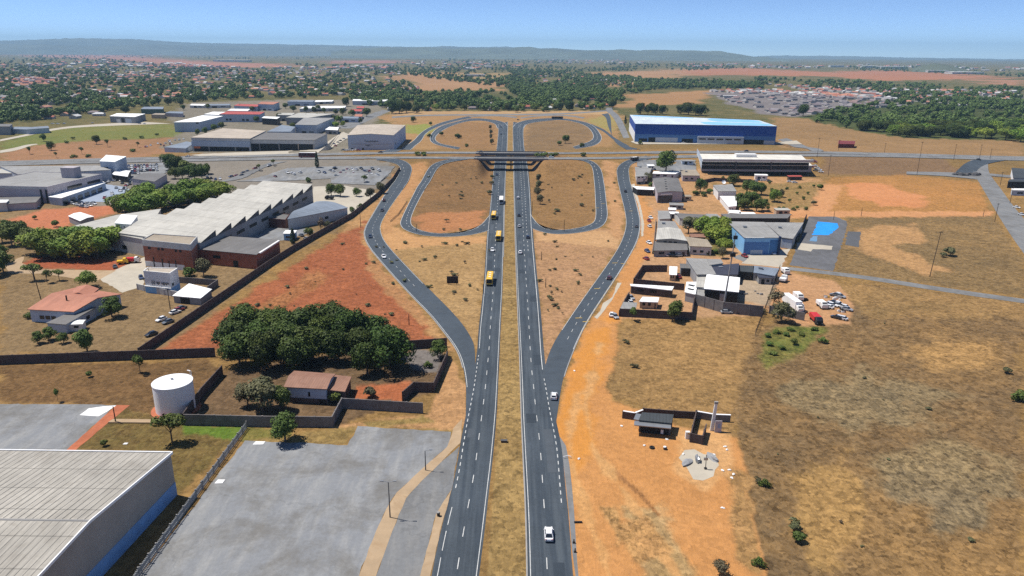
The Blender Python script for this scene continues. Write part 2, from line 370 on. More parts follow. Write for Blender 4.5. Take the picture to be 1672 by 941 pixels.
# (polygon in survey pixels, colour a, colour b, speckle, edge softness in m per 300 m of distance)
ZONES = [
 ([(655,118),(830,120),(825,140),(800,147),(690,148),(640,125)], (186,142,98),(164,122,82), .15, 6),
 ([(690,121),(830,119),(830,128),(720,130)], (150,130,80),(176,140,92), .15, 6),
 ([(30,86),(140,86),(214,89),(254,95),(368,102),(475,105),(475,109),(368,111),(254,111),(236,102),(140,96),(40,92)], (188,130,104),(170,114,90), .1, 8),
 ([(0,127),(110,126),(100,137),(0,140)], (190,125,100),(170,120,95), .1, 6),
 ([(58,146),(100,145),(105,151),(60,152)], (180,140,100),(170,130,90), .1, 5),
 ([(573,90.5),(660,87.5),(747,88),(779,92),(734,95.5),(620,94)], (225,185,172),(210,165,150), .05, 6),
 ([(540,99.5),(640,98.5),(655,103),(545,104)], (180,120,100),(165,110,90), .1, 6),
 ([(1060,117),(1112,114),(1212,111),(1346,118),(1447,114.5),(1614,124),(1650,128),(1590,130),(1447,132),(1346,125),(1212,123),(1112,124)], (190,124,86),(172,116,82), .12, 7),
 ([(1600,129),(1672,131),(1672,140),(1610,137)], (185,130,95),(165,120,88), .1, 6),
 ([(952,119),(1060,116),(1120,112),(1120,124),(1096,129),(1039,137),(985,141),(989,135),(1039,130)], (188,142,98),(168,126,86), .12, 7),
 ([(1024,155),(1168,147),(1185,153),(1130,168),(1063,176),(1015,176)], (182,136,88),(160,120,78), .15, 4),
 ([(1150,152),(1240,147),(1330,152),(1470,168),(1520,176),(1400,180),(1300,192),(1235,186)], (142,132,128),(122,114,112), .15, 3),
 ([(1380,158),(1470,164),(1420,171),(1360,166)], (165,140,98),(150,130,90), .1, 4),
 ([(1360,140),(1672,152),(1672,178),(1400,172),(1330,152)], (120,112,96),(96,96,70), .2, 6),
 ([(1300,192),(1340,184),(1400,174),(1470,164),(1540,166),(1672,170),(1690,234),(1600,229),(1540,229),(1470,229),(1400,214),(1340,206)], (66, 78, 38),(92, 98, 52), .2, 2),
 ([(1262,192),(1310,193),(1390,212),(1480,226),(1560,228),(1672,230),(1672,262),(1540,258),(1330,250),(1262,236)], (176,136,88),(146,114,74), .18, 3),
 ([(600,190),(660,184),(1000,184),(1020,190),(1000,240),(640,245),(640,200)], (184,142,90),(158,120,76), .18, 3),
 ([(662,204),(700,203),(714,212),(692,221),(660,216)], (140,150,62),(160,150,80), .15, 3),
 ([(955,196),(1000,187),(1008,195),(1000,216),(975,206)], (158,146,76),(170,146,86), .15, 3),
 ([(640,182),(1005,181),(1005,187),(640,189)], (196,160,112),(180,142,96), .1, 2),
 ([(0,234),(60,213),(110,208),(200,205),(283,202),(300,222),(240,227),(150,229),(90,235),(40,240),(0,246)], (106,122,54),(136,128,66), .18, 3),
 ([(0,252),(40,240),(90,235),(150,230),(240,228),(290,224),(312,246),(230,257),(100,263),(0,268)], (182,130,92),(146,110,72), .15, 3),
 ([(0,266),(300,256),(560,252),(655,262),(655,300),(600,352),(480,412),(262,575),(0,580)], (150,122,84),(128,104,70), .2, 3),
 ([(120,262),(420,256),(640,263),(640,300),(560,330),(420,330),(300,330),(210,345),(110,330)], (150,140,126),(132,124,112), .1, 4),
 ([(270,190),(310,168),(470,163),(640,163),(625,185),(560,250),(300,250),(262,240),(300,215)], (150, 138, 122),(122, 116, 96), .2, 2),
 ([(0,362),(70,342),(190,335),(188,347),(140,360),(100,374),(40,380),(0,378)], (208,128,88),(190,112,74), .12, 2),
 ([(36,431),(60,418),(130,416),(205,428),(215,436),(180,443),(50,437)], (182,100,64),(160,84,52), .15, 1.5),
 ([(560,372),(660,275),(652,300),(612,348),(600,375),(612,420),(660,478),(745,572),(725,575),(690,540),(590,420)], (196,150,96),(172,126,78), .2, 2.5),
 ([(262,572),(400,485),(480,432),(560,385),(598,362),(592,395),(615,432),(650,480),(690,530),(715,566),(640,566),(360,566),(345,575)], (180,106,66),(148,82,50), .22, 3),
 ([(475,470),(505,455),(530,450),(520,465),(480,482)], (120,110,58),(160,100,60), .25, 3),
 ([(300,690),(370,605),(640,560),(730,580),(707,640),(660,655),(545,697)], (126,98,68),(104,84,60), .25, 1.5),
 ([(570,652),(582,630),(626,628),(671,624),(658,655)], (192,112,70),(174,98,60), .15, 1.2),
 ([(650,586),(680,568),(720,576),(712,608),(674,602)], (138,130,124),(120,112,106), .15, 1.5),
 ([(0,598),(340,588),(372,605),(300,690),(240,690),(190,661),(0,659)], (132,98,60),(100,78,48), .25, 2),
 ([(185,661),(300,690),(402,700),(289,812),(272,741),(109,735),(160,705)], (130,102,58),(104,94,48), .25, 2),
 ([(298,694),(399,697),(385,719),(340,712),(300,708)], (92,126,38),(110,120,46), .2, 1.2),
 ([(404,698),(480,702),(476,722),(394,720)], (112,116,50),(140,120,64), .2, 1.2),
 ([(396,722),(700,676),(740,688),(737,708),(584,697),(567,728)], (166,134,80),(138,116,64), .22, 1.5),
 ([(545,696),(700,676),(735,584),(762,632),(760,692),(736,702)], (202,154,104),(180,132,84), .18, 1.5),
 ([(590,690),(690,680),(720,692),(600,697)], (140,120,66),(160,130,76), .2, 1.5),
 ([(601,400),(629,395),(797,372),(784,512),(779,572),(741,512),(666,440)], (190,152,100),(158,122,74), .2, 2),
 ([(624,360),(680,388),(795,386),(795,398),(690,402),(640,410),(622,398)], (212,160,104),(196,144,90), .12, 2),
 ([(869,374),(990,372),(1020,380),(982,446),(922,532),(889,600),(884,518)], (194,146,106),(168,128,84), .2, 2),
 ([(870,378),(990,378),(1018,390),(1005,405),(930,398),(872,392)], (212,166,116),(196,150,100), .12, 2),
 ([(700,262),(805,258),(805,300),(797,370),(690,384),(668,362)], (164,120,74),(120,92,58), .2, 2.5),  # left loop mound: its shading comes through these soil colours
 ([(672,350),(790,345),(792,372),(690,382)], (196,132,84),(176,118,72), .15, 3),
 ([(725,272),(790,275),(795,330),(750,320)], (128,98,64),(150,112,70), .2, 5),
 ([(858,260),(950,260),(972,300),(974,360),(940,376),(880,374),(868,330)], (166,124,76),(134,102,62), .2, 2.5),  # right loop mound, shading likewise carried by the soil colours
 ([(860,195),(960,200),(970,225),(950,244),(857,246)], (158,124,82),(124,100,70), .18, 2.5),
 ([(700,222),(740,200),(808,200),(810,245),(715,243)], (168,126,80),(146,110,70), .18, 2.5),
 ([(985,262),(1012,266),(1004,290),(1020,350),(1012,395),(990,372),(993,350)], (206,156,106),(186,136,88), .15, 2),
 ([(640,285),(700,262),(672,320),(650,365),(625,385),(622,360)], (204,152,98),(184,132,82), .15, 2),
 ([(1030,262),(1340,292),(1342,350),(1060,350),(1040,300)], (206,154,104),(160,124,78), .2, 2),
 ([(1165,300),(1335,298),(1330,340),(1200,336)], (140,118,68),(180,136,84), .25, 3),
 ([(1010,455),(1045,380),(1060,340),(1290,355),(1280,440),(1240,520),(1010,522)], (202,152,106),(178,140,100), .15, 2),
 ([(1345,256),(1540,260),(1572,284),(1480,287),(1340,284)], (128,100,72),(146,114,80), .15, 2),
 ([(1350,290),(1480,286),(1600,298),(1622,348),(1340,351)], (196,136,74),(160,118,62), .2, 2),
 ([(1378,300),(1432,298),(1512,322),(1505,340),(1440,336),(1392,322)], (222,150,96),(206,130,76), .12, 3),
 ([(1384,356),(1622,352),(1672,425),(1672,484),(1362,446)], (158,124,76),(112,94,64), .28, 2),
 ([(1400,372),(1485,366),(1512,396),(1460,402),(1545,440),(1522,452),(1420,418),(1395,400)], (202,152,98),(170,130,82), .2, 4),
 ([(1345,300),(1378,302),(1356,345),(1620,346),(1620,353),(1200,357),(1190,346),(1320,344)], (218,156,102),(206,142,90), .12, 1.5),
 ([(985,645),(1005,560),(1012,522),(1245,515),(1260,560),(1210,660),(1200,720),(1040,655)], (178,136,82),(140,110,66), .25, 2.5),
 ([(1225,560),(1262,520),(1400,462),(1672,497),(1672,1000),(1260,1000),(1235,900),(1212,790),(1200,680)], (160,122,72),(100,84,62), .32, 3),
 ([(1350,462),(1672,492),(1672,520),(1420,520)], (178,136,82),(130,104,64), .28, 4),
 ([(1262,533),(1350,535),(1310,572),(1250,604),(1236,576)], (84,108,42),(140,118,62), .3, 2.5),
 ([(1150,352),(1172,400),(1190,420),(1130,415)], (96,108,48),(150,120,70), .25, 3),
 ([(1262,440),(1362,458),(1398,500),(1388,530),(1310,532),(1248,505)], (206,156,110),(188,138,92), .15, 1.5),
 ([(1140,462),(1270,450),(1255,500),(1205,490)], (190,168,140),(176,152,124), .1, 1.5),
 ([(960,1000),(934,941),(931,862),(909,702),(917,636),(945,562),(1012,452),(1046,378),(1030,300),(1064,340),(1074,405),(1050,430),(1012,500),(1012,548),(990,630),(1000,655),(1120,700),(1205,715),(1222,790),(1240,880),(1270,1000)], (216,152,88),(202,138,76), .1, 2.2),
 ([(915,700),(919,636),(948,562),(1000,520),(990,590),(965,650),(985,720),(960,760),(930,790)], (224,150,66),(216,142,64), .06, 5),
 ([(1020,830),(1080,820),(1130,941),(1060,960)], (206,166,112),(150,120,72), .25, 5),
 ([(985,830),(1005,828),(1022,880),(1008,890)], (150,120,70),(205,150,92), .3, 3),
 ([(1190,760),(1225,780),(1250,960),(1200,900)], (196,146,90),(150,116,68), .25, 4),
 ([(966,737),(974,738),(1012,772),(1048,804),(1084,846),(1076,846),(1040,808),(1004,778)], (158, 108, 62),(176, 122, 72), .2, .5),
 ([(940,640),(950,640),(936,720),(948,800),(990,900),(1010,960),(994,960),(972,900),(936,806),(924,720)], (224, 168, 104),(206, 146, 82), .12, 3),
 ([(975,560),(984,562),(962,660),(975,730),(1060,850),(1110,941),(1096,941),(1044,850),(962,736),(950,660)], (224, 170, 106),(208, 150, 88), .12, 3),
 ([(1100,700),(1190,705),(1200,760),(1150,800),(1100,770)], (226, 172, 112),(206, 150, 90), .12, 4),
 ([(1000,860),(1060,840),(1100,900),(1040,920)], (170, 130, 76),(206, 150, 92), .28, 3),
 ([(1255,640),(1400,610),(1560,640),(1500,700),(1340,690)], (122, 106, 78),(152, 126, 84), .34, 12),
 ([(1400,760),(1560,720),(1672,780),(1600,860),(1450,830)], (122, 106, 80),(156, 130, 86), .34, 12),
 ([(1480,560),(1620,560),(1640,600),(1500,600)], (186, 142, 84),(150, 116, 70), .3, 8),
 ([(1290,780),(1380,740),(1420,860),(1320,941)], (180, 138, 80),(142, 112, 66), .3, 8),
 ([(610,420),(650,470),(700,520),(690,530),(640,490),(600,440)], (188, 140, 90),(166, 110, 68), .2, 2),
 ([(400,520),(470,470),(520,440),(540,450),(480,490),(430,525)], (150, 92, 52),(186, 126, 78), .25, 3),
 ([(795,1000),(795,941),(806,797),(812,680),(818,560),(823,400),(829,205),(837,205),(840,400),(846,560),(851,680),(857,800),(862,941),(862,1000)], (176,144,88),(142,112,64), .28, .5),
]
def build_ground():
    rad = [0.0, 40.0, 75.0]; r = 95.0
    while r < 1250: rad.append(r); r *= 1.0085
    while r < 22500: rad.append(r); r *= 1.016
    rad = np.array(rad)
    th = np.concatenate([np.linspace(-180, -46, 28)[:-1], np.linspace(-46, 46, 621), np.linspace(46, 180, 28)[1:-1]]) * math.pi / 180
    T, Rr = np.meshgrid(th, rad); x = (Rr * np.sin(T)).ravel(); y = (Rr * np.cos(T)).ravel(); z = hgt(x, y)
    z = z + np.where(Rr.ravel() > 300, 0, 0)
    n, k = len(rad), len(th)
    i = np.arange(n - 1)[:, None]; j = np.arange(k)[None, :]; jn = (j + 1) % k
    f = np.stack([i * k + j, i * k + jn, (i + 1) * k + jn, (i + 1) * k + j], -1).reshape(-1, 4)[:, ::-1]
    rr = Rr.ravel(); w = smooth(650, 1000, rr)[:, None]
    ca = np.array(alb(*DRY[0])) * (1 - w) + np.array(alb(*FG[0])) * w
    cb = np.array(alb(*DRY[1])) * (1 - w) + np.array(alb(*FG[1])) * w
    al = np.full(len(x), .22)
    n1 = fbm(x, y, 22, 1); n2 = fbm(x, y, 300, 2)
    for poly, a, b, sp_, soft in ZONES:
        ds = lambda c: [v + (sum(c) / 3 - v) * .09 for v in c]; a, b = ds(a), ds(b)
        q = PP(poly); xs = [p[0] for p in q]; ys = [p[1] for p in q]; m = max(soft * np.hypot(np.mean(xs), np.mean(ys)) / 300 * 3, 2)
        s = np.where((x > min(xs) - m) & (x < max(xs) + m) & (y > min(ys) - m) & (y < max(ys) + m))[0]
        if not len(s): continue
        sc = soft * rr[s] / 300
        d = sdist(x[s], y[s], q) + sc * (.75 * n1[s] if np.mean(ys) < 1500 else 1.2 * n2[s])
        f_ = smooth(-.5, .5, d / np.maximum(sc, .1))[:, None]
        ca[s] = ca[s] * (1 - f_) + np.array(alb(*a)) * f_; cb[s] = cb[s] * (1 - f_) + np.array(alb(*b)) * f_
        al[s] = al[s] * (1 - f_[:, 0]) + sp_ * f_[:, 0]
    me = rawmesh('ground', np.stack([x, y, z], 1), f, [M['ground']], True,
                 [('ca', 'POINT', np.concatenate([ca, al[:, None]], 1)), ('cb', 'POINT', np.concatenate([cb, al[:, None]], 1))])
    o = link('ground', me); tag(o, 'dry grass and bare orange soil spreading to the horizon', 'ground', kind='structure')
build_ground()
# ------------------------------------------------------------------ ribbons, roads, paint
def chaikin(p, k=2):
    for _ in range(k):
        q = [p[0]]
        for a, b in zip(p[:-1], p[1:]):
            q.append((a[0] * .75 + b[0] * .25, a[1] * .75 + b[1] * .25)); q.append((a[0] * .25 + b[0] * .75, a[1] * .25 + b[1] * .75))
        q.append(p[-1]); p = q
    return p
def resample(p, n):
    a = np.array(p, float); d = np.concatenate([[0], np.cumsum(np.hypot(*(a[1:] - a[:-1]).T))]); t = np.linspace(0, d[-1], n)
    return np.stack([np.interp(t, d, a[:, 0]), np.interp(t, d, a[:, 1])], 1)
def offs(x, y, base):
    return hgt(x, y) + base + .3 * smooth(.05, .6, Zr(x) * (np.abs(y - Yc(x)) < 110))
def strip(mb, a, b, base, nx=4):
    n = len(a); t = np.linspace(0, 1, nx + 1)
    X = a[:, 0:1] * (1 - t) + b[:, 0:1] * t; Y = a[:, 1:2] * (1 - t) + b[:, 1:2] * t; Z = offs(X, Y, base)
    vs = list(zip(X.ravel(), Y.ravel(), Z.ravel())); k = nx + 1
    return mb.add(vs, [(i * k + j, i * k + j + 1, (i + 1) * k + j + 1, (i + 1) * k + j) for i in range(n - 1) for j in range(nx)])
def edges(Lp, Rp, n=70, f=G, ck=2):
    return resample(chaikin(PP(Lp, f), ck), n), resample(chaikin(PP(Rp, f), ck), n)
def road(Lp, Rp, mat_, base, label, n=80, f=G, name='road', nx=5, ck=2):
    a, b = edges(Lp, Rp, n, f, ck); mb = MB(); strip(mb, a, b, base, nx)
    o = mb.build(name, mat_); tag(o, label, name.replace('_', ' '), kind='structure'); return a, b
PB = MB(); YB = MB()      # white and yellow paint on the roads
def along(p):
    d = np.concatenate([[0], np.cumsum(np.hypot(*(p[1:] - p[:-1]).T))]); return d
def pline(c, w, base, dash=None, mb=None, s0=0.0, s1=None, taper=None):
    d = along(c); L = d[-1] if s1 is None else s1; mb = mb or PB; s = s0
    def at(t): return np.array([np.interp(t, d, c[:, 0]), np.interp(t, d, c[:, 1])])
    while s < L - .3:
        e = min(L, s + (dash[0] if dash else 12)); m = max(2, int((e - s) / 5) + 1); ts = np.linspace(s, e, m + 1)
        pts = np.array([at(t) for t in ts]); tg = np.gradient(pts, axis=0); tg /= (np.linalg.norm(tg, axis=1, keepdims=True) + 1e-9)
        nn = np.stack([-tg[:, 1], tg[:, 0]], 1) * w / 2
        strip(mb, pts - nn, pts + nn, base, 1); s = e + (dash[1] if dash else 0)
def lerp(a, b, t): return a * (1 - t) + b * t
def inset(a, b, m):
    w = np.linalg.norm(b - a, axis=1, keepdims=True); return a + (b - a) / np.maximum(w, .1) * m
LCL = [(676,1060),(705,941),(712,900),(726,841),(738,800),(746,760),(752,723),(760,680),(769,640),(775,600),(779.5,571),(781,540),(785,509),(791,452),(795,380),(799.7,343.6),(805.5,280.5),(808,262),(811,243),(814,212),(813,203)]
LCR = [(768,1060),(782,941),(792,861),(799,797),(805,747),(811,680),(813,640),(815.5,581),(818,523.5),(821,466),(822.6,380),(823.3,343),(825.4,280.5),(827,262),(828,243),(829,212),(829,199)]
RCL = [(863.5,1060),(862,941),(860,847),(856,764),(852,680),(851,640),(849,581),(846.5,523.5),(844,466),(841,380),(840,340),(838.7,280.5),(838.5,262),(838,243),(837,212),(838,199)]
RCR = [(950,1060),(935,941),(930,860),(924,803),(918,734),(911,700),(904,670),(899,640),(890,600),(884,518),(878.6,466),(870,380),(866.7,320),(863,280.5),(860,262),(856,243),(854,212),(858,203)]
flat = lambda x, y: P(x, y, 0)
la, lb = road(LCL, LCR, M['asphalt'], .02, 'dark asphalt carriageway carrying the yellow buses toward the viewer', 160, flat)
ra, rb = road(RCL, RCR, M['asphalt'], .02, 'dark asphalt carriageway right of the grass median', 160, flat)
RLo = [(760,690),(761,660),(761,627),(755,592.5),(743.7,566.6),(723.6,541),(703.5,515),(666,477.6),(623,429),(601.5,403),(594,385),(596,372),(610,348),(627,320),(643,297),(655,279),(652.5,271),(637,265),(615,262)]
RLi = [(766,690),(771,650),(778,569.5),(764,541),(741,512),(703.5,475),(666,437),(629,397),(621.6,380),(621,367),(634,343.6),(657,311),(671,285),(673.5,275),(666.5,266),(645,259.5),(612,256)]
lra, lrb = road(RLo, RLi, M['ramp'], .035, 'long curving ramp descending past the red soil field to the highway', 130)
RRi = [(893,640),(890,610),(888.6,600),(901.5,563.7),(921.6,532),(953,486),(982,446),(1008,408.7),(1019,384),(1023,364.6),(1020,343.6),(1014,320),(1008,292),(1006,276),(1014,267.6),(1032,260),(1055,255)]
RRo = [(908,690),(913,655),(919,618),(930,587),(942,558),(956,529),(982,489),(1010.6,446),(1036.5,403),(1043,385),(1045.5,367),(1044,353),(1037,325),(1028,292),(1025.7,274),(1035,266),(1064,260)]
rra, rrb = road(RRi, RRo, M['ramp'], .035, 'long curving ramp climbing beside the dirt yard on the right', 130)
LLo = [(765,257),(748,259),(711,266),(697,277),(683,301.5),(666.5,334),(655,357.6),(652.4,367),(659.5,376),(685,384.5),(720,387.5),(762,385.6),(790,379.5),(799,376)]
LLi = [(768,260),(757.6,262),(725,267.6),(713,276),(701.5,297),(687.5,320),(673.5,348),(670,362),(673.5,371.6),(697,380),(732,383),(762,380),(785.6,369),(799,352)]
lla, llb = road(LLo, LLi, M['ramp'], .05, 'loop ramp around the left grass mound below the bridge', 120)
RLo2 = [(925,257),(951,259.5),(969.6,265),(983.6,278),(987,301.5),(990.6,332),(993,355),(986,369),(969.6,376),(937,382),(902,383),(880,378),(866,372)]
RLi2 = [(925,260.5),(946,262),(962.6,267.6),(968.4,277),(970.7,301.5),(972,332),(973,353),(969.6,364.6),(951,371.6),(913.5,377),(892,375.5),(878,368),(866,350)]
rla, rlb = road(RLo2, RLi2, M['ramp'], .05, 'loop ramp around the right grass mound below the bridge', 120)
U1o = [(829,206),(823,198.7),(790,193.5),(767,193.5),(743.6,199.5),(720,205.5),(705,216),(700,229),(711,237),(748,244.5)]
U1i = [(812,210),(809,202),(790,197),(767,197.5),(748,202),(729.6,209),(713,220),(709.7,229),(720,235.5),(752,241)]
u1a, u1b = road(U1o, U1i, M['ramp'], .05, 'far loop ramp left of the highway beyond the bridge', 90)
U2o = [(837,208),(843,200.5),(867,194.5),(913.5,192.5),(951,198),(969.6,205),(981,219),(983.6,229),(972,238.5),(940,243.5)]
U2i = [(855,210),(860,202),(890,197.7),(913.5,196),(934.5,198),(955.5,204.5),(965,213),(969.6,223),(965,231),(935,240)]
u2a, u2b = road(U2o, U2i, M['ramp'], .05, 'far loop ramp right of the highway beyond the bridge', 90)
U3o = [(620,248),(636,246),(659,240),(676,230),(685,218.6),(699,209),(720,200),(745,194),(765,190)]
U3i = [(628,250),(657,247.5),(674,241),(689,230),(693,220),(704,212),(726,203),(750,196.5),(770,193)]
u3a, u3b = road(U3o, U3i, M['ramp'], .065, 'curving slip road beside the white warehouse with black lettering', 90)
U4o = [(1040,243),(1012,236),(1001,226),(992,205),(990,192),(982,187)]
U4i = [(1046,246),(1020,243),(1007,236),(999,224),(998,205),(997,192),(993,185)]
road(U4i, U4o, M['ramp'], .065, 'winding slip road left of the blue warehouse', 70)
road([(1018,226),(1001,190),(988,181),(990,176)], [(1028,225),(1013,190),(1000,181),(1000,176)], M['asphalt_old'], .05, 'straight grey street running north beside the blue warehouse', 40)
road([(640,193),(700,189),(830,189),(930,187),(990,182)], [(640,190.5),(700,187),(830,186.5),(930,185),(990,180)], M['asphalt_old'], .055, 'narrow grey street along the far edge of the interchange', 60)
road([(540,210),(585,195),(605,186),(625,180)], [(575,210),(600,198),(622,188),(640,181)], M['asphalt_old'], .05, 'grey street climbing behind the white lettered warehouse', 40)
road([(0,228),(60,216),(90,209),(140,204),(230,199)], [(0,231),(60,219),(95,211.5),(140,207),(280,202)], M['pave'], .05, 'pale road above the green field', 40)
road([(0,246),(22,242),(45,236),(60,235)], [(0,250),(28,246),(50,238),(62,236)], M['pave'], .05, 'pale forecourt left of the brown slope', 30)
# crossing road: two carriageways on the embankment
cx_ = np.sort(np.concatenate([np.arange(-620, 640, 7.0), [-28.5, 25.5]])); yc_ = Yc(cx_); se_ = itp(SEP, cx_)
def crossing(off_, label, sgn):
    c = np.stack([cx_, yc_ + sgn * se_], 1); mb = MB()
    keepL = cx_ <= -28; keepR = cx_ >= 25
    w = np.where(np.abs(cx_) > 120, 7.5, 5.5)
    a = np.stack([cx_, yc_ + sgn * se_ - w], 1); b = np.stack([cx_, yc_ + sgn * se_ + w], 1)
    for k in (keepL, keepR): strip(mb, a[k], b[k], off_, 4)
    tag(mb.build('road', M['asphalt_old']), label, 'road', kind='structure')
    for k in (keepL, keepR):
        pline(c[k], .35, off_ + .12, (5, 8))
        pline(a[k] + [0, .6], .35, off_ + .12); pline(b[k] - [0, .6], .35, off_ + .12)
crossing(.1, 'nearer carriageway of the road crossing over the highway', -1)
crossing(.1, 'farther carriageway of the road crossing over the highway', 1)
road([(752,195.5),(768,191.5),(790,190),(815,190),(842,193)], [(756,193.5),(770,189.8),(790,188.4),(818,188.4),(846,191)], M['asphalt_old'], .06, 'thin grey link road over the top of the far left loop', 30)
road([(850,194),(880,190),(905,189),(930,190),(952,194)], [(850,192),(880,188.2),(905,187.2),(932,188.2),(955,192)], M['asphalt_old'], .06, 'thin grey link road over the top of the far right loop', 30)
road([(962,205),(985,214),(1000,228),(1022,240)], [(966,203),(988,212),(1004,226),(1028,239)], M['ramp'], .07, 'short link between the far right loop and the winding slip road', 24)
# junction and streets on the right
road([(1584,262),(1590,285),(1600,300),(1640,370),(1690,440)], [(1612,262),(1614,284),(1628,300),(1660,345),(1720,410)], M['asphalt_old'], .06, 'grey street running down the right edge past the dirt field', 50)
road([(1480,285.5),(1530,287),(1600,294)], [(1480,281),(1530,281.5),(1600,284)], M['asphalt_old'], .045, 'narrow grey lane below the dark field', 24)
road([(1614,288),(1650,291),(1690,294)], [(1614,284),(1650,287),(1690,290)], M['asphalt_old'], .045, 'short grey lane toward the white buildings at the right edge', 16)
road([(1560,282),(1574,268),(1596,260),(1640,257)], [(1594,284),(1596,277),(1612,268),(1650,261)], M['asphalt'], .07, 'dark curved junction mouth at the right', 24)
road([(1285,436),(1400,448),(1540,470),(1690,491)], [(1285,441),(1400,454),(1540,477),(1690,498)], M['asphalt_old'], .05, 'narrow grey lane across the dry field', 40)
road([(1270,228),(1290,238),(1330,250)], [(1285,226),(1310,236),(1345,247)], M['asphalt_old'], .12, 'slip lane from the blue warehouse yard', 20)
def lot(pts, mat_, base, label, name='lot', f=flat, rag=None):
    rag = rag if rag is not None else (.1 if name == 'path' or name == 'road' else .25)
    q0 = PP(pts, f); q = []; rr = random.Random(len(label))
    for a, b in zip(q0, q0[1:] + q0[:1]):      # worn, slightly ragged edges
        n_ = max(1, min(40, int(math.hypot(b[0] - a[0], b[1] - a[1]) / 2.2))); e = rag * (1 + math.hypot(*a) / 600)
        for i in range(n_): t = i / n_; j = 0 if i == 0 else e; q.append((a[0] + (b[0] - a[0]) * t + rr.uniform(-j, j), a[1] + (b[1] - a[1]) * t + rr.uniform(-j, j)))
    mb = MB(); mb.add([(x, y, hz(x, y) + base) for x, y in q], [tuple(range(len(q)))])
    if sum(q[i][0] * q[(i + 1) % len(q)][1] - q[(i + 1) % len(q)][0] * q[i][1] for i in range(len(q))) < 0: mb.f = [f_[::-1] for f_ in mb.f]
    return tag(mb.build(name, mat_), label, name.replace('_', ' '), kind='structure')
lot([(180,1060),(228,941),(400,719.5),(567.5,727),(584,696),(736.6,705.5),(735,717),(730,730),(684.7,770),(648,804),(631,830.7),(614,867.5),(586,941),(560,1060)], M['lot'], .012, 'large empty grey concrete lot beside the palisade fence', 'paved_yard')
lot([(750,729),(737,800),(711.5,841),(700,888),(686,941),(662,1060),(590,1060),(614,941),(631,894),(651,841),(663,814),(681,794),(721.5,753.7)], M['asphalt_old'], .016, 'worn side road joining the highway at an angle', 'road')
lot([(755,684),(751.6,723.5),(721.5,753.7),(681,794),(663,814),(651,841),(631,894),(614,941),(590,1060),(560,1060),(586,941),(614,867.5),(631,830.7),(648,804),(684.7,770),(730,730),(735,717),(740,700)], M['tan'], .03, 'tan dirt path winding between the concrete lot and side road', 'path')
lot([(738,798),(725,844),(706,925),(690,1000),(662,1060),(686,941),(700,888),(711.5,841)], M['tan'], .05, 'narrow tan verge wedge at the highway edge', 'path')
lot([(-80,658),(0,660),(190,661.6),(108.7,735),(-80,735)], M['lot'], .012, 'grey concrete yard behind the ribbed roof warehouse', 'paved_yard')
lot([(130,678),(145,667),(190,662.3),(161,680)], M['white'], .024, 'white stained patch in the corner of the grey yard', 'paved_patch')
lot([(190,661.6),(212,662),(159,705),(123,736),(108.7,735)], mat('brick_paving', alb(190, 112, 78), .95, .2, .6), .02, 'red brick strip along the grey yard', 'path')
lot([(1289,433),(1321,353.6),(1364,354),(1383,361.5),(1382,377),(1360,443)], lotmat('court_asphalt', alb(110, 110, 113), alb(96, 95, 95), alb(124, 124, 126)), .014, 'grey court with a blue painted square', 'paved_yard')
lot([(1384,378),(1406,378.5),(1402,404),(1380,400)], mat('dark_court', alb(96, 97, 100), .9, .1, .3), .016, 'small dark grey square slab beside the court', 'paved_yard')
lot([(1336,362),(1368,365),(1369,372),(1354,384),(1326,384)], M['tarp'], .03, 'bright blue painted patch on the grey court', 'paved_patch')
lot([(1321,393.5),(1327,386),(1336,386),(1333,395)], mat('pale_blue_paint', alb(110, 150, 185), .9, .1, .4), .032, 'small pale blue square below the bright blue patch', 'paved_patch')
lot([(1300,407),(1302,396.5),(1360,402),(1358,408),(1327,407),(1324,411)], M['pave'], .026, 'pale concrete band across the grey court', 'paved_patch')
lot([(1210,430),(1222,416),(1290,406),(1275,437)], M['pave'], .014, 'pale concrete apron before the blue workshop', 'paved_yard')
lot([(1197,420),(1212,414),(1224,418),(1214,428)], M['asphalt_old'], .02, 'grey ramp at the left of the blue workshop', 'paved_patch')
lot([(401,390),(432,372),(496,373),(515,378),(461,393)], M['lot'], .02, 'grey concrete yard between the sawtooth roof and dark roofed brick shed', 'paved_yard')
lot([(505,330),(512,305),(560,303),(600,310),(620,318),(570,352),(540,335)], M['pave'], .03, 'pale paved yard right of the sawtooth warehouse', 'paved_yard', G)
lot([(385,297),(470,275),(560,272),(645,272),(612,303),(540,300),(540,292),(430,297)], M['lot'], .3, 'grey parking area below the crossing road', 'paved_yard', G)
lot([(345,300),(440,266),(470,264),(430,275),(385,295)], M['asphalt_old'], .3, 'sloping grey car park lane beside the tree clump', 'paved_yard', G)
lot([(128,330),(172,301),(200,305),(215,310),(196,322),(170,330)], mat('bluish_paving', alb(160, 172, 190), .9, .06, .3), .03, 'pale blue grey forecourt beside the office block', 'paved_yard')
lot([(180,292),(262,266),(285,268),(262,292),(222,300)], M['lot'], .25, 'car lot behind the office block', 'paved_yard', G)
lot([(160,455),(190,440),(236,420),(240,440),(232,468),(200,478),(186,470)], M['pave'], .02, 'pale concrete drive in front of the brick factory', 'paved_yard')
lot([(8,430),(40,418),(36,430),(60,440),(190,442),(160,458),(120,455),(70,447),(14,447)], M['tan'], .022, 'tan drive past the bright green trees', 'path')
lot([(540,243),(575,222),(560,216),(530,235),(470,247),(330,252),(310,254),(340,257),(520,250)], M['pave'], .35, 'pale apron in front of the long open sheds', 'paved_yard', G)
lot([(1030,232),(1038,229),(1266,233),(1300,230),(1310,236),(1040,236)], M['pave'], .3, 'pale apron along the blue warehouse', 'paved_yard', G)
lot([(1040,262),(1135,262),(1138,290),(1040,272)], M['lot'], .3, 'grey yard left of the long pale roof', 'paved_yard', G)
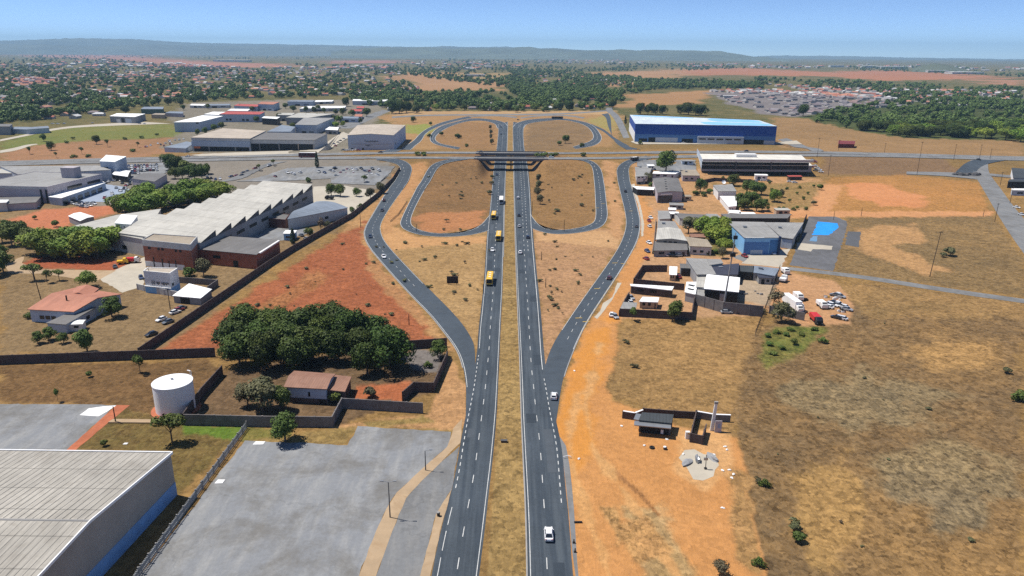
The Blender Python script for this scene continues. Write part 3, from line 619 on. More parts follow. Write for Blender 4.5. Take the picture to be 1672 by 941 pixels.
lot([(1118,758),(1108,748),(1118,735),(1134,734),(1149,742),(1169,743.5),(1174,760),(1165,778),(1148,785),(1132,783),(1126,772)], M['pave'], .02, 'broken pale concrete slab on the orange dirt', 'paved_patch')
lot([(1000,485),(1008,462),(1015,462),(998,492),(983,512),(975,521),(970,518),(980,508),(985,495)], M['pave'], .03, 'pale concrete footway along the right ramp', 'path')
lot([(1030,302),(1036,300),(1048,345),(1052,368),(1050,386),(1047,386),(1047,360),(1042,335)], M['pave'], .03, 'pale footway beside the upper right ramp', 'path')
lot([(470,1060),(475,1000),(480,1000),(478,1060)], M['lot'], .03, 'grey joint strip in the concrete lot', 'paved_patch')
road([(914,713),(921,764),(930,847),(934,901),(940,941),(955,1060)], [(924,728),(931,764),(938,840),(940,880),(944,941),(960,1060)], M['asphalt_old'], .012, 'pale dusty shoulder along the right carriageway', 40, flat, 'road_shoulder', 2)
# paint
rl = lambda p: 2.4 + .005 * p
def edgepaint(a, b, m=.5, w=.16, base=.06, dash=None, both=(1, 1)):
    if both[0]: pline(inset(a, b, m), w, base, dash)
    if both[1]: pline(inset(b, a, m), w, base, dash)
dl, dr = along(la), along(ra)
pline(inset(lb, la, .5), .15, .06); pline(inset(ra, rb, .5), .15, .06)
il = int(np.argmin(np.abs(la[:, 1] - P(779.5, 571)[1])))
pline(inset(la, lb, 1.1)[:il - 14], .15, .06, (6, 2)); pline(inset(la, lb, .8)[il:], .16, .06); pline(inset(la, lb, .8)[il - 14:il], .2, .06, (1.5, 1.5))
ir = int(np.argmin(np.abs(rb[:, 1] - P(889, 600)[1])))
pline(inset(rb, ra, 1.9)[:ir - 16], .15, .06, (9, 1)); pline(inset(rb, ra, 1.2)[ir:], .22, .06); pline(inset(rb, ra, 1.2)[ir - 12:ir], .2, .06, (1.5, 1.5))
pline(lerp(inset(la, lb, .9), inset(lb, la, .5), .5), .17, .06, (3.2, 6.2)); pline(lerp(inset(ra, rb, .5), inset(rb, ra, 1.6), .5), .17, .06, (3.2, 6.2))
far = rb[:, 1] > 330
pline(lerp(ra, rb, .66)[far], .2, .06, (3, 5))
for a, b, w in ((lra, lrb, .16), (rra, rrb, .16), (lla, llb, .22), (rla, rlb, .22), (u1a, u1b, .4), (u2a, u2b, .4), (u3a, u3b, .4)):
    n0 = 34 if a is lra else (14 if a is rra else 0)
    edgepaint(a[(6 if a is lra else n0):], b[(6 if a is lra else n0):], .4, w, .09 if w < .25 else .12, None, (1, 0))
    edgepaint(a[n0:], b[n0:], .4, w, .09 if w < .25 else .12, None, (0, 1))
    if a is not u3a: pline(lerp(a, b, .5)[n0:], w * .9, .1 if w < .25 else .12, (2.6, 4.5))
for px, py, t in ((1004,430,.3),(1018,431,.7),(975,472,.35),(945,520,.4),(957,526,.7),(1030,345,.5),(975,340,.4),(985,333,.7)):
    x, y, z = G(px, py); a = np.array([[x - 1.2, y], [x + 1.2, y + .3]]); pline(a, .5, .1, None, YB)
pline(inset(rrb, rra, .1)[18:40], .18, .1, (3, 3), YB); pline(inset(lrb, lra, .1)[62:90], .18, .1, (3, 3), YB)
tag(PB.build('road_markings', M['paint']), 'white edge lines and lane dashes on the dark asphalt', 'road markings', kind='structure')
tag(YB.build('road_markings', M['yellow_paint']), 'yellow marks on the ramps', 'road markings', kind='structure')
for k in range(16):       # resurfaced patches in the lanes
    c_, e_ = ((la, lb), (ra, rb))[k % 2]; m_ = lerp(c_, e_, RX.choice((.27, .7))); d_ = along(m_); s_ = RX.uniform(5, 330); pb_ = MB(); pline(m_, RX.uniform(1.4, 2.6), .04, None, pb_, s_, s_ + RX.uniform(4, 22))
    tag(pb_.build('road_patch', M['patch_dark'] if k % 3 else M['patch_pale']), 'resurfaced strip in the carriageway', 'road patch', kind='structure')
# raised kerbs beside the carriageways
KB = MB()
def kerb(p, w=.3, h=.13):
    d = np.gradient(p, axis=0); d /= np.linalg.norm(d, axis=1, keepdims=True); nn = np.stack([-d[:, 1], d[:, 0]], 1) * w
    a, b = p, p + nn
    for q0, q1, b0, b1 in zip(a[:-1], a[1:], b[:-1], b[1:]):
        z = hz(*q0); KB.hexa([(*q0, z - .05), (*q1, z - .05), (*b1, z - .05), (*b0, z - .05)], [(*q0, z + h), (*q1, z + h), (*b1, z + h), (*b0, z + h)])
kerb(lb[::-1][:120]); kerb(ra[:120]); kerb(lra[10:100]); kerb(rrb[8:100][::-1])
tag(KB.build('kerb', M['conc']), 'pale concrete kerbs along the carriageways and ramps', 'kerb', kind='structure')
# ------------------------------------------------------------------ buildings
def quadframe(px, h, f=None):
    q = [P(x, y, h)[:2] for x, y in px]
    cx = sum(p[0] for p in q) / 4; cy = sum(p[1] for p in q) / 4
    a = math.atan2(q[1][1] - q[0][1], q[1][0] - q[0][0]); c, s = math.cos(-a), math.sin(-a)
    loc = [((x - cx) * c - (y - cy) * s, (x - cx) * s + (y - cy) * c) for x, y in q]
    return (cx, cy), a, loc
def grow(q, d):
    cx = sum(p[0] for p in q) / 4; cy = sum(p[1] for p in q) / 4; o = []
    for i in range(4):
        a, b, c = Vector(q[i - 1]), Vector(q[i]), Vector(q[(i + 1) % 4])
        u = (b - a).normalized(); w = (b - c).normalized(); o.append(tuple(b + (u + w) * d))
    return o
def onwall(q, side, u0, u1, z0, z1, out, th=.12):
    a, b = Vector(q[side]), Vector(q[(side + 1) % 4]); d = b - a; n = Vector((d.y, -d.x)).normalized()
    p0, p1 = a + d * u0, a + d * u1
    A = [p0 + n * (out - th), p1 + n * (out - th), p1 + n * out, p0 + n * out]
    A = [A[3], A[2], A[1], A[0]]
    return [(p.x, p.y, z0) for p in A], [(p.x, p.y, z1) for p in A]
def bld(name, label, cat, px, h, wall, roof, kind='flat', rise=.8, wins=(), parapet=0, over=.3, base=None, group=None, rmat=None, bays=1, h0=-1.5, rname='roof', gable_mat=None, pmat=None):
    (cx, cy), a, q = quadframe(px, h)
    g = base if base is not None else hz(cx, cy)
    H_ = max(h - g, 2.2); root = thing(name, label, cat, (cx, cy, g), a, group)
    z0 = h0 if g > .2 else -.3
    wm = MB(); wm.prism(q, z0, H_ - (.05 if kind == 'flat' else 0)); wo = wm.build('wall', wall, root)
    rm = MB(); o = grow(q, over)
    if kind == 'flat':
        if parapet:
            i0 = grow(q, -.3)
            for k in range(4):
                k2 = (k + 1) % 4; e = grow(q, .04)
                wm2 = [e[k], e[k2], i0[k2], i0[k]]
                rm.hexa([(*p, H_ - .05) for p in wm2], [(*p, H_ + parapet) for p in wm2])
            pp = rm.build('parapet', pmat or wall, root); rm = MB(); rm.prism(grow(q, -.31), H_ - .04, H_ + .1)
        else: rm.prism(o, H_ - .04, H_ + .22)
    elif kind in ('gx', 'gy'):      # ridge along local x or across it
        k = 0 if kind == 'gx' else 1
        e = [o[(i + k) % 4] for i in range(4)]
        m0 = tuple((Vector(e[1]) + Vector(e[2])) / 2); m1 = tuple((Vector(e[3]) + Vector(e[0])) / 2); zr = H_ + rise
        for A, B, C, Dd in ((e[0], e[1], m0, m1), (e[2], e[3], m1, m0)):
            rm.hexa([(*A, H_ - .12), (*B, H_ - .12), (*C, zr - .12), (*Dd, zr - .12)], [(*A, H_ + .1), (*B, H_ + .1), (*C, zr + .1), (*Dd, zr + .1)])
        w = [q[(i + k) % 4] for i in range(4)]; g0 = tuple((Vector(w[1]) + Vector(w[2])) / 2); g1 = tuple((Vector(w[3]) + Vector(w[0])) / 2)
        gm = MB()
        for A, B, C in ((w[1], w[2], g0), (w[3], w[0], g1)):
            gm.add([(*A, H_ - .02), (*B, H_ - .02), (*C, zr - .14)], [(0, 1, 2)])
        gm.build('gable', gable_mat or wall, root)
    elif kind == 'mono':            # falls toward the front edge
        rm.hexa([(*o[0], H_ - .1), (*o[1], H_ - .1), (*o[2], H_ + rise - .1), (*o[3], H_ + rise - .1)], [(*o[0], H_ + .08), (*o[1], H_ + .08), (*o[2], H_ + rise + .08), (*o[3], H_ + rise + .08)])
        gm = MB(); gm.add([(*q[1], H_ - .02), (*q[2], H_ - .02), (*q[2], H_ + rise - .1)], [(0, 1, 2)]); gm.add([(*q[3], H_ - .02), (*q[0], H_ - .02), (*q[3], H_ + rise - .1)], [(0, 1, 2)])
        gm.add([(*q[2], H_ - .02), (*q[3], H_ - .02), (*q[3], H_ + rise - .1), (*q[2], H_ + rise - .1)], [(0, 1, 2, 3)]); gm.build('gable', wall, root)
    elif kind == 'vault':
        n = 8
        for i in range(n):
            t0, t1 = i / n, (i + 1) / n
            z_ = lambda t: H_ + rise * math.sin(math.pi * t)
            L = lambda A, B, t: tuple(Vector(A) * (1 - t) + Vector(B) * t)
            pts = [L(o[0], o[3], t0), L(o[1], o[2], t0), L(o[1], o[2], t1), L(o[0], o[3], t1)]; zz = [z_(t0), z_(t0), z_(t1), z_(t1)]
            rm.hexa([(*p, z - .15) for p, z in zip(pts, zz)], [(*p, z + .05) for p, z in zip(pts, zz)])
    elif kind == 'saw':             # rows of bays running along the front edge, steep face away from the front
        L = lambda A, B, t: tuple(Vector(A) * (1 - t) + Vector(B) * t); gm = MB()
        for i in range(bays):
            t0, t1 = i / bays, (i + 1) / bays
            A, B, C, Dd = L(o[0], o[3], t0), L(o[1], o[2], t0), L(o[1], o[2], t1), L(o[0], o[3], t1)
            zl, zh = H_ - rise * .35, H_ + rise * .65
            rm.hexa([(*A, zl - .15), (*B, zl - .15), (*C, zh - .15), (*Dd, zh - .15)], [(*A, zl), (*B, zl), (*C, zh), (*Dd, zh)])
            B_, C_, A_, D_ = L(q[1], q[2], t0), L(q[1], q[2], t1), L(q[0], q[3], t0), L(q[0], q[3], t1)
            m_ = L(B_, C_, .55)
            gm.add([(*B_, H_ - rise * .4), (*C_, H_ - rise * .4), (*C_, zh - .16), (*m_, H_ - rise * .0), (*B_, zl - .16)], [(0, 1, 2, 3, 4)])
            gm.add([(*A_, H_ - rise * .4), (*D_, H_ - rise * .4), (*D_, zh - .16), (*A_, zl - .16)], [(3, 2, 1, 0)])
            gm.add([(*C_, H_ - rise * .4), (*D_, H_ - rise * .4), (*D_, zh - .16), (*C_, zh - .16)], [(0, 1, 2, 3)])
        gm.build('gable', gable_mat or wall, root)
        wo.data.transform(Matrix.Translation((0, 0, -rise * .36)))
    ro = None
    if rm.v: ro = rm.build(rname, roof, root)
    for w in wins:
        nm, side, u0, u1, z0_, z1_, mt = w[:7]; out = w[7] if len(w) > 7 else .06; n_ = w[8] if len(w) > 8 else 1; gap = w[9] if len(w) > 9 else .35
        du = (u1 - u0) / n_
        for i in range(n_):
            b, t = onwall(q, side, u0 + du * i, u0 + du * (i + 1 - (gap if n_ > 1 else 0)), z0_, z1_, out, .12 + max(out - .06, 0))
            wb = MB(); wb.hexa(b, t); wb.build(nm, M[mt] if isinstance(mt, str) else mt, root)
    root['dims'] = H_
    return root, q, H_
def letters(root, q, side, u, z, size, text, mt, out=.08, w=None):
    a, b = Vector(q[side]), Vector(q[(side + 1) % 4]); d = b - a; n = Vector((d.y, -d.x)).normalized(); p = a + d * u + n * out
    cu = D.curves.new('lettering', 'FONT'); cu.body = text; cu.size = size; cu.extrude = .03; cu.align_x = 'CENTER'; cu.materials.append(mt)
    tmp = D.objects.new('lettering', cu); COL.objects.link(tmp); dg = bpy.context.evaluated_depsgraph_get(); me = D.meshes.new_from_object(tmp.evaluated_get(dg))
    D.objects.remove(tmp); o = link('lettering', me, root); o.location = (p.x, p.y, z)
    o.rotation_euler = (math.pi / 2, 0, math.atan2(d.y, d.x)); me.materials.clear(); me.materials.append(mt)
    if w: k = w / max(.01, o.dimensions.x); o.scale = (k, 1, 1)
    return o
def roofbox(root, fx, fy, sx, sy, sz, z, q, mt, name='roof_unit', mt2=None):
    p = Vector(q[0]) * (1 - fx) * (1 - fy) + Vector(q[1]) * fx * (1 - fy) + Vector(q[2]) * fx * fy + Vector(q[3]) * (1 - fx) * fy
    mb = MB(); mb.box(p.x - sx / 2, p.x + sx / 2, p.y - sy / 2, p.y + sy / 2, z, z + sz); mb.box(p.x - sx / 2 - .1, p.x + sx / 2 + .1, p.y - sy / 2 - .1, p.y + sy / 2 + .1, z + sz, z + sz + .12)
    return mb.build(name, mt, root)
W = lambda *a: a
# ---- big ribbed warehouse, bottom left
A_ = Vector(G(289, 808)[:2]); B_ = Vector(G(167, 941)[:2]); d1 = (B_ - A_).normalized(); E_ = Vector(P(272.5, 740.6, 10)[:2]); F_ = Vector(P(0, 737, 10)[:2]); d2 = (F_ - E_).normalized()
c0 = A_; rdg = Vector(P(163, 852, 12)[:2]); tr = (rdg - c0).dot(d1); Lw = tr * 2; c1 = c0 + d1 * Lw; c2 = c1 + d2 * 75; c3 = c0 + d2 * 75
root = thing('warehouse', 'huge warehouse with pale ribbed roof and blue strip along its shaded side wall', 'warehouse', (c0.x, c0.y, 0), math.atan2(d2.y, d2.x) + math.pi)
ca_, sa_ = math.cos(-root.rotation_euler[2]), math.sin(-root.rotation_euler[2])
lc = lambda v: ((v.x - c0.x) * ca_ - (v.y - c0.y) * sa_, (v.x - c0.x) * sa_ + (v.y - c0.y) * ca_)
q = [lc(c2), lc(c1), lc(c0), lc(c3)]; m0 = tuple((Vector(q[1]) + Vector(q[2])) / 2); m1 = tuple((Vector(q[3]) + Vector(q[0])) / 2)
mb = MB(); mb.prism(q, -.2, 9.9); mb.add([(*q[1], 9.9), (*q[2], 9.9), (*m0, 11.9)], [(0, 1, 2)]); mb.add([(*q[3], 9.9), (*q[0], 9.9), (*m1, 11.9)], [(0, 1, 2)])
mb.build('wall', mat('panel_wall', (.34, .305, .265), .9, .12, .15, dirt=(.25, .23, .205)), root)
mb = MB(); e = grow(q, .25); n0 = tuple((Vector(e[1]) + Vector(e[2])) / 2); n1 = tuple((Vector(e[3]) + Vector(e[0])) / 2)
for P0, P1, P2, P3 in ((e[0], e[1], n0, n1), (e[2], e[3], n1, n0)):
    mb.hexa([(*P0, 9.85), (*P1, 9.85), (*P2, 11.85), (*P3, 11.85)], [(*P0, 10.05), (*P1, 10.05), (*P2, 12.05), (*P3, 12.05)])
rf = mb.build('roof', M['r_fibre'], root)
rb_ = MB()
for P0, P3 in ((e[0], n1), (e[3], n1)):
    pass
dxv = Vector(e[1]) - Vector(e[0]); nrib = int(dxv.length / 1.3)
for i in range(nrib):
    t = i / nrib; s0 = Vector(e[0]) + dxv * t; s1 = Vector(n1) + (Vector(n0) - Vector(n1)) * t; s2 = Vector(e[3]) + (Vector(e[2]) - Vector(e[3])) * t
    for a, b, za, zb in ((s0, s1, 10.05, 12.05), (s1, s2, 12.05, 10.05)):
        dd = (b - a).normalized(); nn = Vector((-dd.y, dd.x)) * .09
        rb_.hexa([(*(a - nn), za - .01), (*(b - nn), zb - .01), (*(b + nn), zb - .01), (*(a + nn), za - .01)], [(*(a - nn * .5), za + .09), (*(b - nn * .5), zb + .05), (*(b + nn * .5), zb + .05), (*(a + nn * .5), za + .05)])
rb_.build('ribs', M['r_fibre'], rf)
tr_ = MB()
for a, b, za, zb in ((e[1], n0, 10, 12), (n0, e[2], 12, 10)):
    a, b = Vector(a), Vector(b); nn = Vector((.11, 0)); tr_.hexa([(*(a - nn), za - .3), (*(b - nn), zb - .3), (*(b + nn), zb - .3), (*(a + nn), za - .3)], [(*(a - nn), za + .22), (*(b - nn), zb + .22), (*(b + nn), zb + .22), (*(a + nn), za + .22)])
a, b = Vector(e[2]), Vector(e[3]); tr_.hexa([(a.x, a.y - .1, 9.75), (b.x, b.y - .1, 9.75), (b.x, b.y + .2, 9.75), (a.x, a.y + .2, 9.75)], [(a.x, a.y - .1, 10.2), (b.x, b.y - .1, 10.2), (b.x, b.y + .2, 10.2), (a.x, a.y + .2, 10.2)])
tr_.build('roof_trim', M['whitem'], root)
rc = MB(); a, b = Vector(n1), Vector(n0); rc.hexa([(a.x, a.y - .3, 12.0), (b.x, b.y - .3, 12.0), (b.x, b.y + .3, 12.0), (a.x, a.y + .3, 12.0)], [(a.x, a.y - .15, 12.2), (b.x, b.y - .15, 12.2), (b.x, b.y + .15, 12.2), (a.x, a.y + .15, 12.2)]); rc.build('ridge_cap', M['conc'], rf)
b, t = onwall(q, 1, 0, 1, -.2, 3.1, .1, .14); mb = MB(); mb.hexa(b, t); mb.build('painted_band', M['strip'], root)
# ---- left industrial block
bld('sawtooth_factory', 'long pale factory with saw toothed roof bays climbing away from the viewer', 'factory', [(193,377),(325,395),(510,306),(430,300)], 10, M['greywall'], M['r_pale'], 'saw', 2.8, bays=9, over=.1, gable_mat=M['dconc'],
    wins=[W('window', 1, .05, .97, 4.6, 6.2, 'dark', .06, 9, .4), W('door', 1, .2, .26, 0, 4, 'black'), W('door', 1, .62, .68, 0, 4, 'black')])
r_, q_, h_ = bld('shed', 'low pale flat roofed shed joined to the left end of the sawtooth factory', 'shed', [(121,370),(232,391),(262,342),(190,352)], 8, M['pale'], M['r_pale'], wins=[W('window', 0, .5, .56, 1.5, 3.4, 'dark'), W('window', 0, .7, .76, 1.5, 3.4, 'dark')])
r2, q2, h2 = bld('plant_room', 'small white plant room standing on the shed roof of the factory', 'plant room', [(188,365),(213,367),(224,353),(199,351)], 11, M['white'], M['r_white'], base=8.2, wins=[W('louvre', 0, .05, .28, .3, 2.2, 'dark'), W('window', 0, .55, .6, .8, 1.8, 'dark'), W('window', 0, .85, .9, .8, 1.8, 'dark')])
r_, q_, h_ = bld('brick_factory', 'red brick factory front with grey parapet and high small windows', 'factory', [(232,393),(311,401),(322,388),(250,383)], 11.5, M['brick'], M['r_tan'], parapet=.5, pmat=M['pale'],
    wins=[W('parapet_band', 0, 0, 1, 9.2, 11.9, 'pale', .12), W('base_band', 0, .0, .82, -.2, 2.4, 'white', .1), W('window', 0, .1, .16, 8.0, 9.0, 'dark'), W('window', 0, .3, .46, 7.9, 9.0, 'dark', .06, 2), W('window', 0, .66, .84, 7.9, 9.0, 'dark', .06, 2, .45), W('drainpipe', 0, .18, .2, 0, 4.5, 'black', .2), W('drainpipe', 0, .36, .38, 0, 4.2, 'black', .2), W('drainpipe', 0, .5, .515, 0, 3.5, 'black', .2), W('drainpipe', 0, .64, .655, 0, 4.2, 'black', .2), W('parapet_band', 1, 0, 1, 9.2, 11.9, 'pale', .12)])
bld('brick_shed', 'brick shed with wide dark grey roof beside the long perimeter wall', 'shed', [(317,407),(418,416.5),(456,392.5),(360,386)], 6.5, M['brick'], M['r_dgrey'], wins=[W('window', 0, .3, .42, 3.2, 4.6, 'dark'), W('door', 0, .62, .7, 0, 3, 'dark'), W('roof_panel', 1, .1, .95, 6.3, 6.85, 'white', .9)])
bld('vault_shed', 'grey shed with low curved roof beside the sawtooth factory', 'shed', [(470,358),(567,339.5),(517,329.5),(488,343)], 6, M['pale'], M['r_bgrey'], 'vault', 1.6, wins=[W('door', 1, .4, .7, 0, 3, 'white'), W('window', 0, .6, .66, 2, 3.4, 'dark')])
bld('brown_outhouse', 'small reddish brown walled outhouse below the saw teeth', 'outhouse', [(431,357),(466,360),(473,351),(442,348)], 4.5, mat('brown_render', (.12, .05, .04), .9), M['r_dgrey'], parapet=.4)
bld('blue_kiosk', 'small light blue kiosk in the concrete yard', 'kiosk', [(463,382),(480,382),(484,377),(467,377)], 3.4, M['lblue'], M['r_white'], wins=[W('window', 0, .2, .8, 1.2, 2.2, 'glass')])
# office block far left
r_, q_, h_ = bld('office_block', 'pale flat roofed office block at the left edge with a white roof tower', 'office', [(-45,303),(77,306),(166,285),(55,281)], 10, M['lilac'], M['r_grey'], parapet=.35,
    wins=[W('window_band', 1, .33, .6, 5.5, 7.6, 'glass'), W('window_band', 1, .7, .95, 5.5, 7.4, 'glass'), W('fascia', 0, 0, 1, 8.6, 10.2, 'pale', .15), W('window_band', 0, 0, .55, 2.4, 3.4, 'dark'), W('pillar', 0, .9, .915, 0, 8.6, 'black', .6), W('pillar', 0, .97, .985, 0, 8.6, 'black', .6)])
roofbox(r_, .78, .72, 9, 7, 6.5, h_ + .1, q_, M['lilac'], 'roof_tower')
bld('office_wing', 'low white wing with dark shopfronts along the office block', 'office', [(80,322),(100,324),(172,299),(158,293)], 4.6, M['bluegrey'], M['r_white'], wins=[W('shopfront', 1, .02, .95, .2, 2.8, 'glass', .06, 6, .3)])
bld('rear_hall', 'wide grey roofed hall behind the office block', 'hall', [(30,285),(181,278),(160,271),(0,272)], 7.5, M['bluegrey'], M['r_grey'], wins=[W('door', 1, .2, .5, 0, 4, 'dark')])
bld('hall_annex', 'blue walled annex at the far left edge beside the hall', 'annex', [(-40,283),(30,283.5),(46,277),(-30,276)], 6, M['bluegrey'], M['r_pale'])
bld('tower_house', 'tall white block with a sloping roof rising above the car lot', 'office', [(163,263.5),(187,264.5),(206,257.5),(174,255)], 12, M['bluegrey'], M['r_white'], 'mono', .8, wins=[W('window', 0, .2, .5, 6, 7.4, 'dark'), W('window', 1, .4, .5, 3, 4.2, 'dark')])
bld('oval_canopy', 'low dark fronted building with pale rounded roof beside the car lot', 'shop', [(183,285),(208,288.5),(213,279),(193,278)], 4.4, M['black'], M['r_white'], 'vault', .5)
bld('lilac_shed', 'low lilac shed with grey flat roof between car lot and tree clump', 'shed', [(215,292),(252,297),(272,285),(235,283)], 5, M['lilac'], M['r_dgrey'])
bld('white_canopy', 'white peaked canopy on the red soil garden', 'canopy', [(112,353),(131,361),(153,354),(131,347)], 3.6, M['greywall'], M['r_white'], 'gx', .5)
bld('lilac_outbuilding', 'low lilac outbuilding at the left edge in front of the office block', 'outbuilding', [(-50,337),(58,331),(66,322),(-40,324)], 4, M['lilac'], M['r_dgrey'])
bld('edge_shed', 'small white roofed shed at the left edge under the office block', 'shed', [(-40,333),(10,331),(14,327),(-36,327.5)], 5.2, M['pale'], M['r_white'])
# upper left sheds
bld('grey_depot', 'dark grey depot block at the far left edge by the trees', 'depot', [(-18,207),(15,207),(20,203),(-12,203)], 9, M['greywall'], M['r_dgrey'])
bld('depot_shed', 'blue grey shed with white roof beside the dark depot', 'shed', [(19,211),(48,212),(52,208),(24,207.5)], 5, M['bluegrey'], M['r_bgrey'])
bld('depot_shed', 'curved blue grey shed at the end of the depot row', 'shed', [(45,211.5),(80,209),(77,206),(50,208)], 5.5, M['bluegrey'], M['r_bgrey'], 'vault', .8)
bld('workshop', 'white roofed workshop with dark open bays above the green field', 'workshop', [(179,190),(220,191.3),(237,186.2),(191,185.5)], 8, M['greywall'], M['r_white'], wins=[W('bay_door', 0, .25, .4, 0, 4.5, 'white'), W('bay_door', 0, .45, .58, 0, 6, 'dark'), W('bay_door', 0, .62, .85, 0, 5.5, 'bluegrey')])
bld('green_shed', 'long green walled shed with a pale roof among trees', 'shed', [(230,178.5),(266,178.5),(267,174.8),(235,174.8)], 7, mat('green_wall', (.1, .15, .11), .9), M['r_bgrey'])
bld('brown_shed', 'grey brown shed right of the white roofed workshop', 'shed', [(247,187.5),(268,188),(270,185.5),(254,185.3)], 5, M['tanwall'], M['r_tan'])
bld('pale_shed', 'pale shed with light roof behind the white long warehouse', 'shed', [(270,184.8),(298,185.8),(299,182.8),(277,182.3)], 5, M['lilac'], M['r_bgrey'])
bld('white_warehouse', 'white warehouse with bright white roof at the end of the green field', 'warehouse', [(284,200),(326,199.5),(364,190),(331,188.7)], 11, M['bluegrey'], M['r_white'], wins=[W('louvre', 0, .85, .95, 9, 10.5, 'dark')])
bld('white_hall', 'white hall with bright roof behind the white warehouse', 'hall', [(333,187),(358,188),(371,183.4),(348,182.8)], 9, M['bluegrey'], M['r_white'])
bld('long_hall', 'long pale walled hall with a thin reddish roof edge', 'hall', [(358,186.8),(424,187.2),(432,183.2),(372,182.2)], 10, M['bluegrey'], M['r_rust'], wins=[W('window', 0, .15, .32, 2, 4.5, 'dark', .06, 2), W('window', 0, .55, .75, 1.5, 4, 'dark', .06, 2)])
bld('blue_shed', 'sloping blue grey shed left of the open fronted sheds', 'shed', [(268,241),(303,243),(317,234),(305,231.5)], 5.5, M['bluegrey'], M['r_bgrey'])
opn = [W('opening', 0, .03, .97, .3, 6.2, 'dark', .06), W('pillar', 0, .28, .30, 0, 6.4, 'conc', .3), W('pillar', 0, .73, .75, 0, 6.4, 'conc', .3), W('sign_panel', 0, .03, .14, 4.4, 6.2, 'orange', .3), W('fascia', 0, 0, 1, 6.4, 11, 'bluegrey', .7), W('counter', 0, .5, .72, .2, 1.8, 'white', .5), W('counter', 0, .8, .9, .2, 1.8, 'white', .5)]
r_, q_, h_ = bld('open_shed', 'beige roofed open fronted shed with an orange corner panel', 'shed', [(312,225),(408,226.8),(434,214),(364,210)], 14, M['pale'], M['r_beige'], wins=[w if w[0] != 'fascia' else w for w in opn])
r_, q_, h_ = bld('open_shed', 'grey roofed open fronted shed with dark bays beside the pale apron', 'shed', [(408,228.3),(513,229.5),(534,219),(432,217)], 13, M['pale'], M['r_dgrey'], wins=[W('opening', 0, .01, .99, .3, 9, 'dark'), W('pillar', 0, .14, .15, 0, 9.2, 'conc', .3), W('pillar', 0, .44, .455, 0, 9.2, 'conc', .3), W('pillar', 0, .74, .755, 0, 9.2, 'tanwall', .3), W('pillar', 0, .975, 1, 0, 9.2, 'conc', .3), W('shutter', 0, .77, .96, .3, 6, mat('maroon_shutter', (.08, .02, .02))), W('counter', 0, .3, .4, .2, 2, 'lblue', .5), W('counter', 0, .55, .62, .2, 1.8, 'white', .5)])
for lab, px, h, wl, rf_, kd in (
 ('grey roofed warehouse with a long shaded side wall behind the open sheds', [(482,204),(516.5,204.6),(545,193),(497,192.6)], 10, 'bluegrey', 'r_grey', 'flat'),
 ('pale roofed hall immediately behind the grey roofed warehouse', [(467,192.3),(502,192.8),(546,186.3),(488,184.8)], 9, 'greywall', 'r_pale', 'flat'),
 ('small pale roofed shed left of the pale roofed hall', [(453,188),(476,188.5),(482,185),(457,184.6)], 8, 'greywall', 'r_pale', 'flat'),
 ('dark walled shed with a bright white roof among the warehouses', [(427.6,193),(452,194.5),(457,191.4),(431,190.5)], 8, 'black', 'r_white', 'flat'),
 ('low grey shed tucked behind the open fronted sheds', [(436,215.5),(474,215.5),(482,207.5),(460,204.5)], 8, 'bluegrey', 'r_bgrey', 'flat'),
 ('red roofed shed behind the long pale hall', [(382,173),(419,174.5),(426,171.3),(389,170)], 7, 'bluegrey', 'r_rust', 'flat'),
 ('tall pale hall with salmon roof near the tree belt', [(421,170),(446,171),(456,167),(427,166.5)], 10, 'bluegrey', 'r_red', 'flat'),
 ('white flat shed in front of the red roofed shed', [(371,181),(404,181.5),(408,178.4),(378,178)], 5, 'pale', 'r_white', 'flat'),
 ('long low white roof at the edge of the tree belt, nearer the green shed', [(310,172.3),(332,172.8),(336,170.4),(313,170)], 4, 'pale', 'r_white', 'flat'),
 ('low white roof right of the long low white roof by the tree belt', [(334,172.8),(374,172.3),(376,170),(341,170.3)], 4, 'pale', 'r_bgrey', 'flat'),
 ('blue grey hall with pale roof left of the dark round tree', [(469,166.2),(510,166.7),(514,164.2),(474,164.2)], 7, 'bluegrey', 'r_bgrey', 'flat'),
 ('white low sheds between blue grey hall and dark round tree', [(513,166.8),(542,166),(545,163.8),(516,164.2)], 4, 'pale', 'r_white', 'flat'),
 ('long white roofed shed with dark blue wall below the tree belt', [(575.5,165),(628,165.6),(634,162.8),(577,162.4)], 7, 'bluegrey', 'r_white', 'flat'),
 ('long white roof in a row of round dark trees', [(489,177.5),(562,176.5),(565,173.4),(500,173.6)], 5, 'pale', 'r_white', 'flat'),
 ('pale low shed left of the grey street behind the lettered warehouse', [(554,193.5),(584,194),(586,191),(558,190.6)], 5, 'bluegrey', 'r_bgrey', 'flat'),
 ('white kiosk roof beside the bright shrubs near the lettered warehouse', [(531,212),(551,213),(553,208.5),(538,207.5)], 5, 'greywall', 'r_white', 'flat'),
 ('small red roofed shop near the grey climbing street', [(571,181.5),(590,182),(592,178.8),(574,178.5)], 4, 'pale', 'r_rust', 'gx'),
 ('bright red roofed shop beyond the small red roofed shop', [(582,176.5),(594,177),(595,174),(584,173.7)], 4, 'pale', 'r_rust', 'gx'),
 ('orange roofed house beside the grey climbing street', [(579,190.5),(591,190.5),(592,186.8),(581,186.8)], 4, 'pale', 'r_red', 'gx')):
    sd_ = bld('shed', lab, 'shed', px, h, M[wl], M[rf_], kd, wins=[W('door', 0, .3, .5, 0, 3, 'dark'), W('window', 0, .65, .85, 1.6, 2.8, 'dark')])
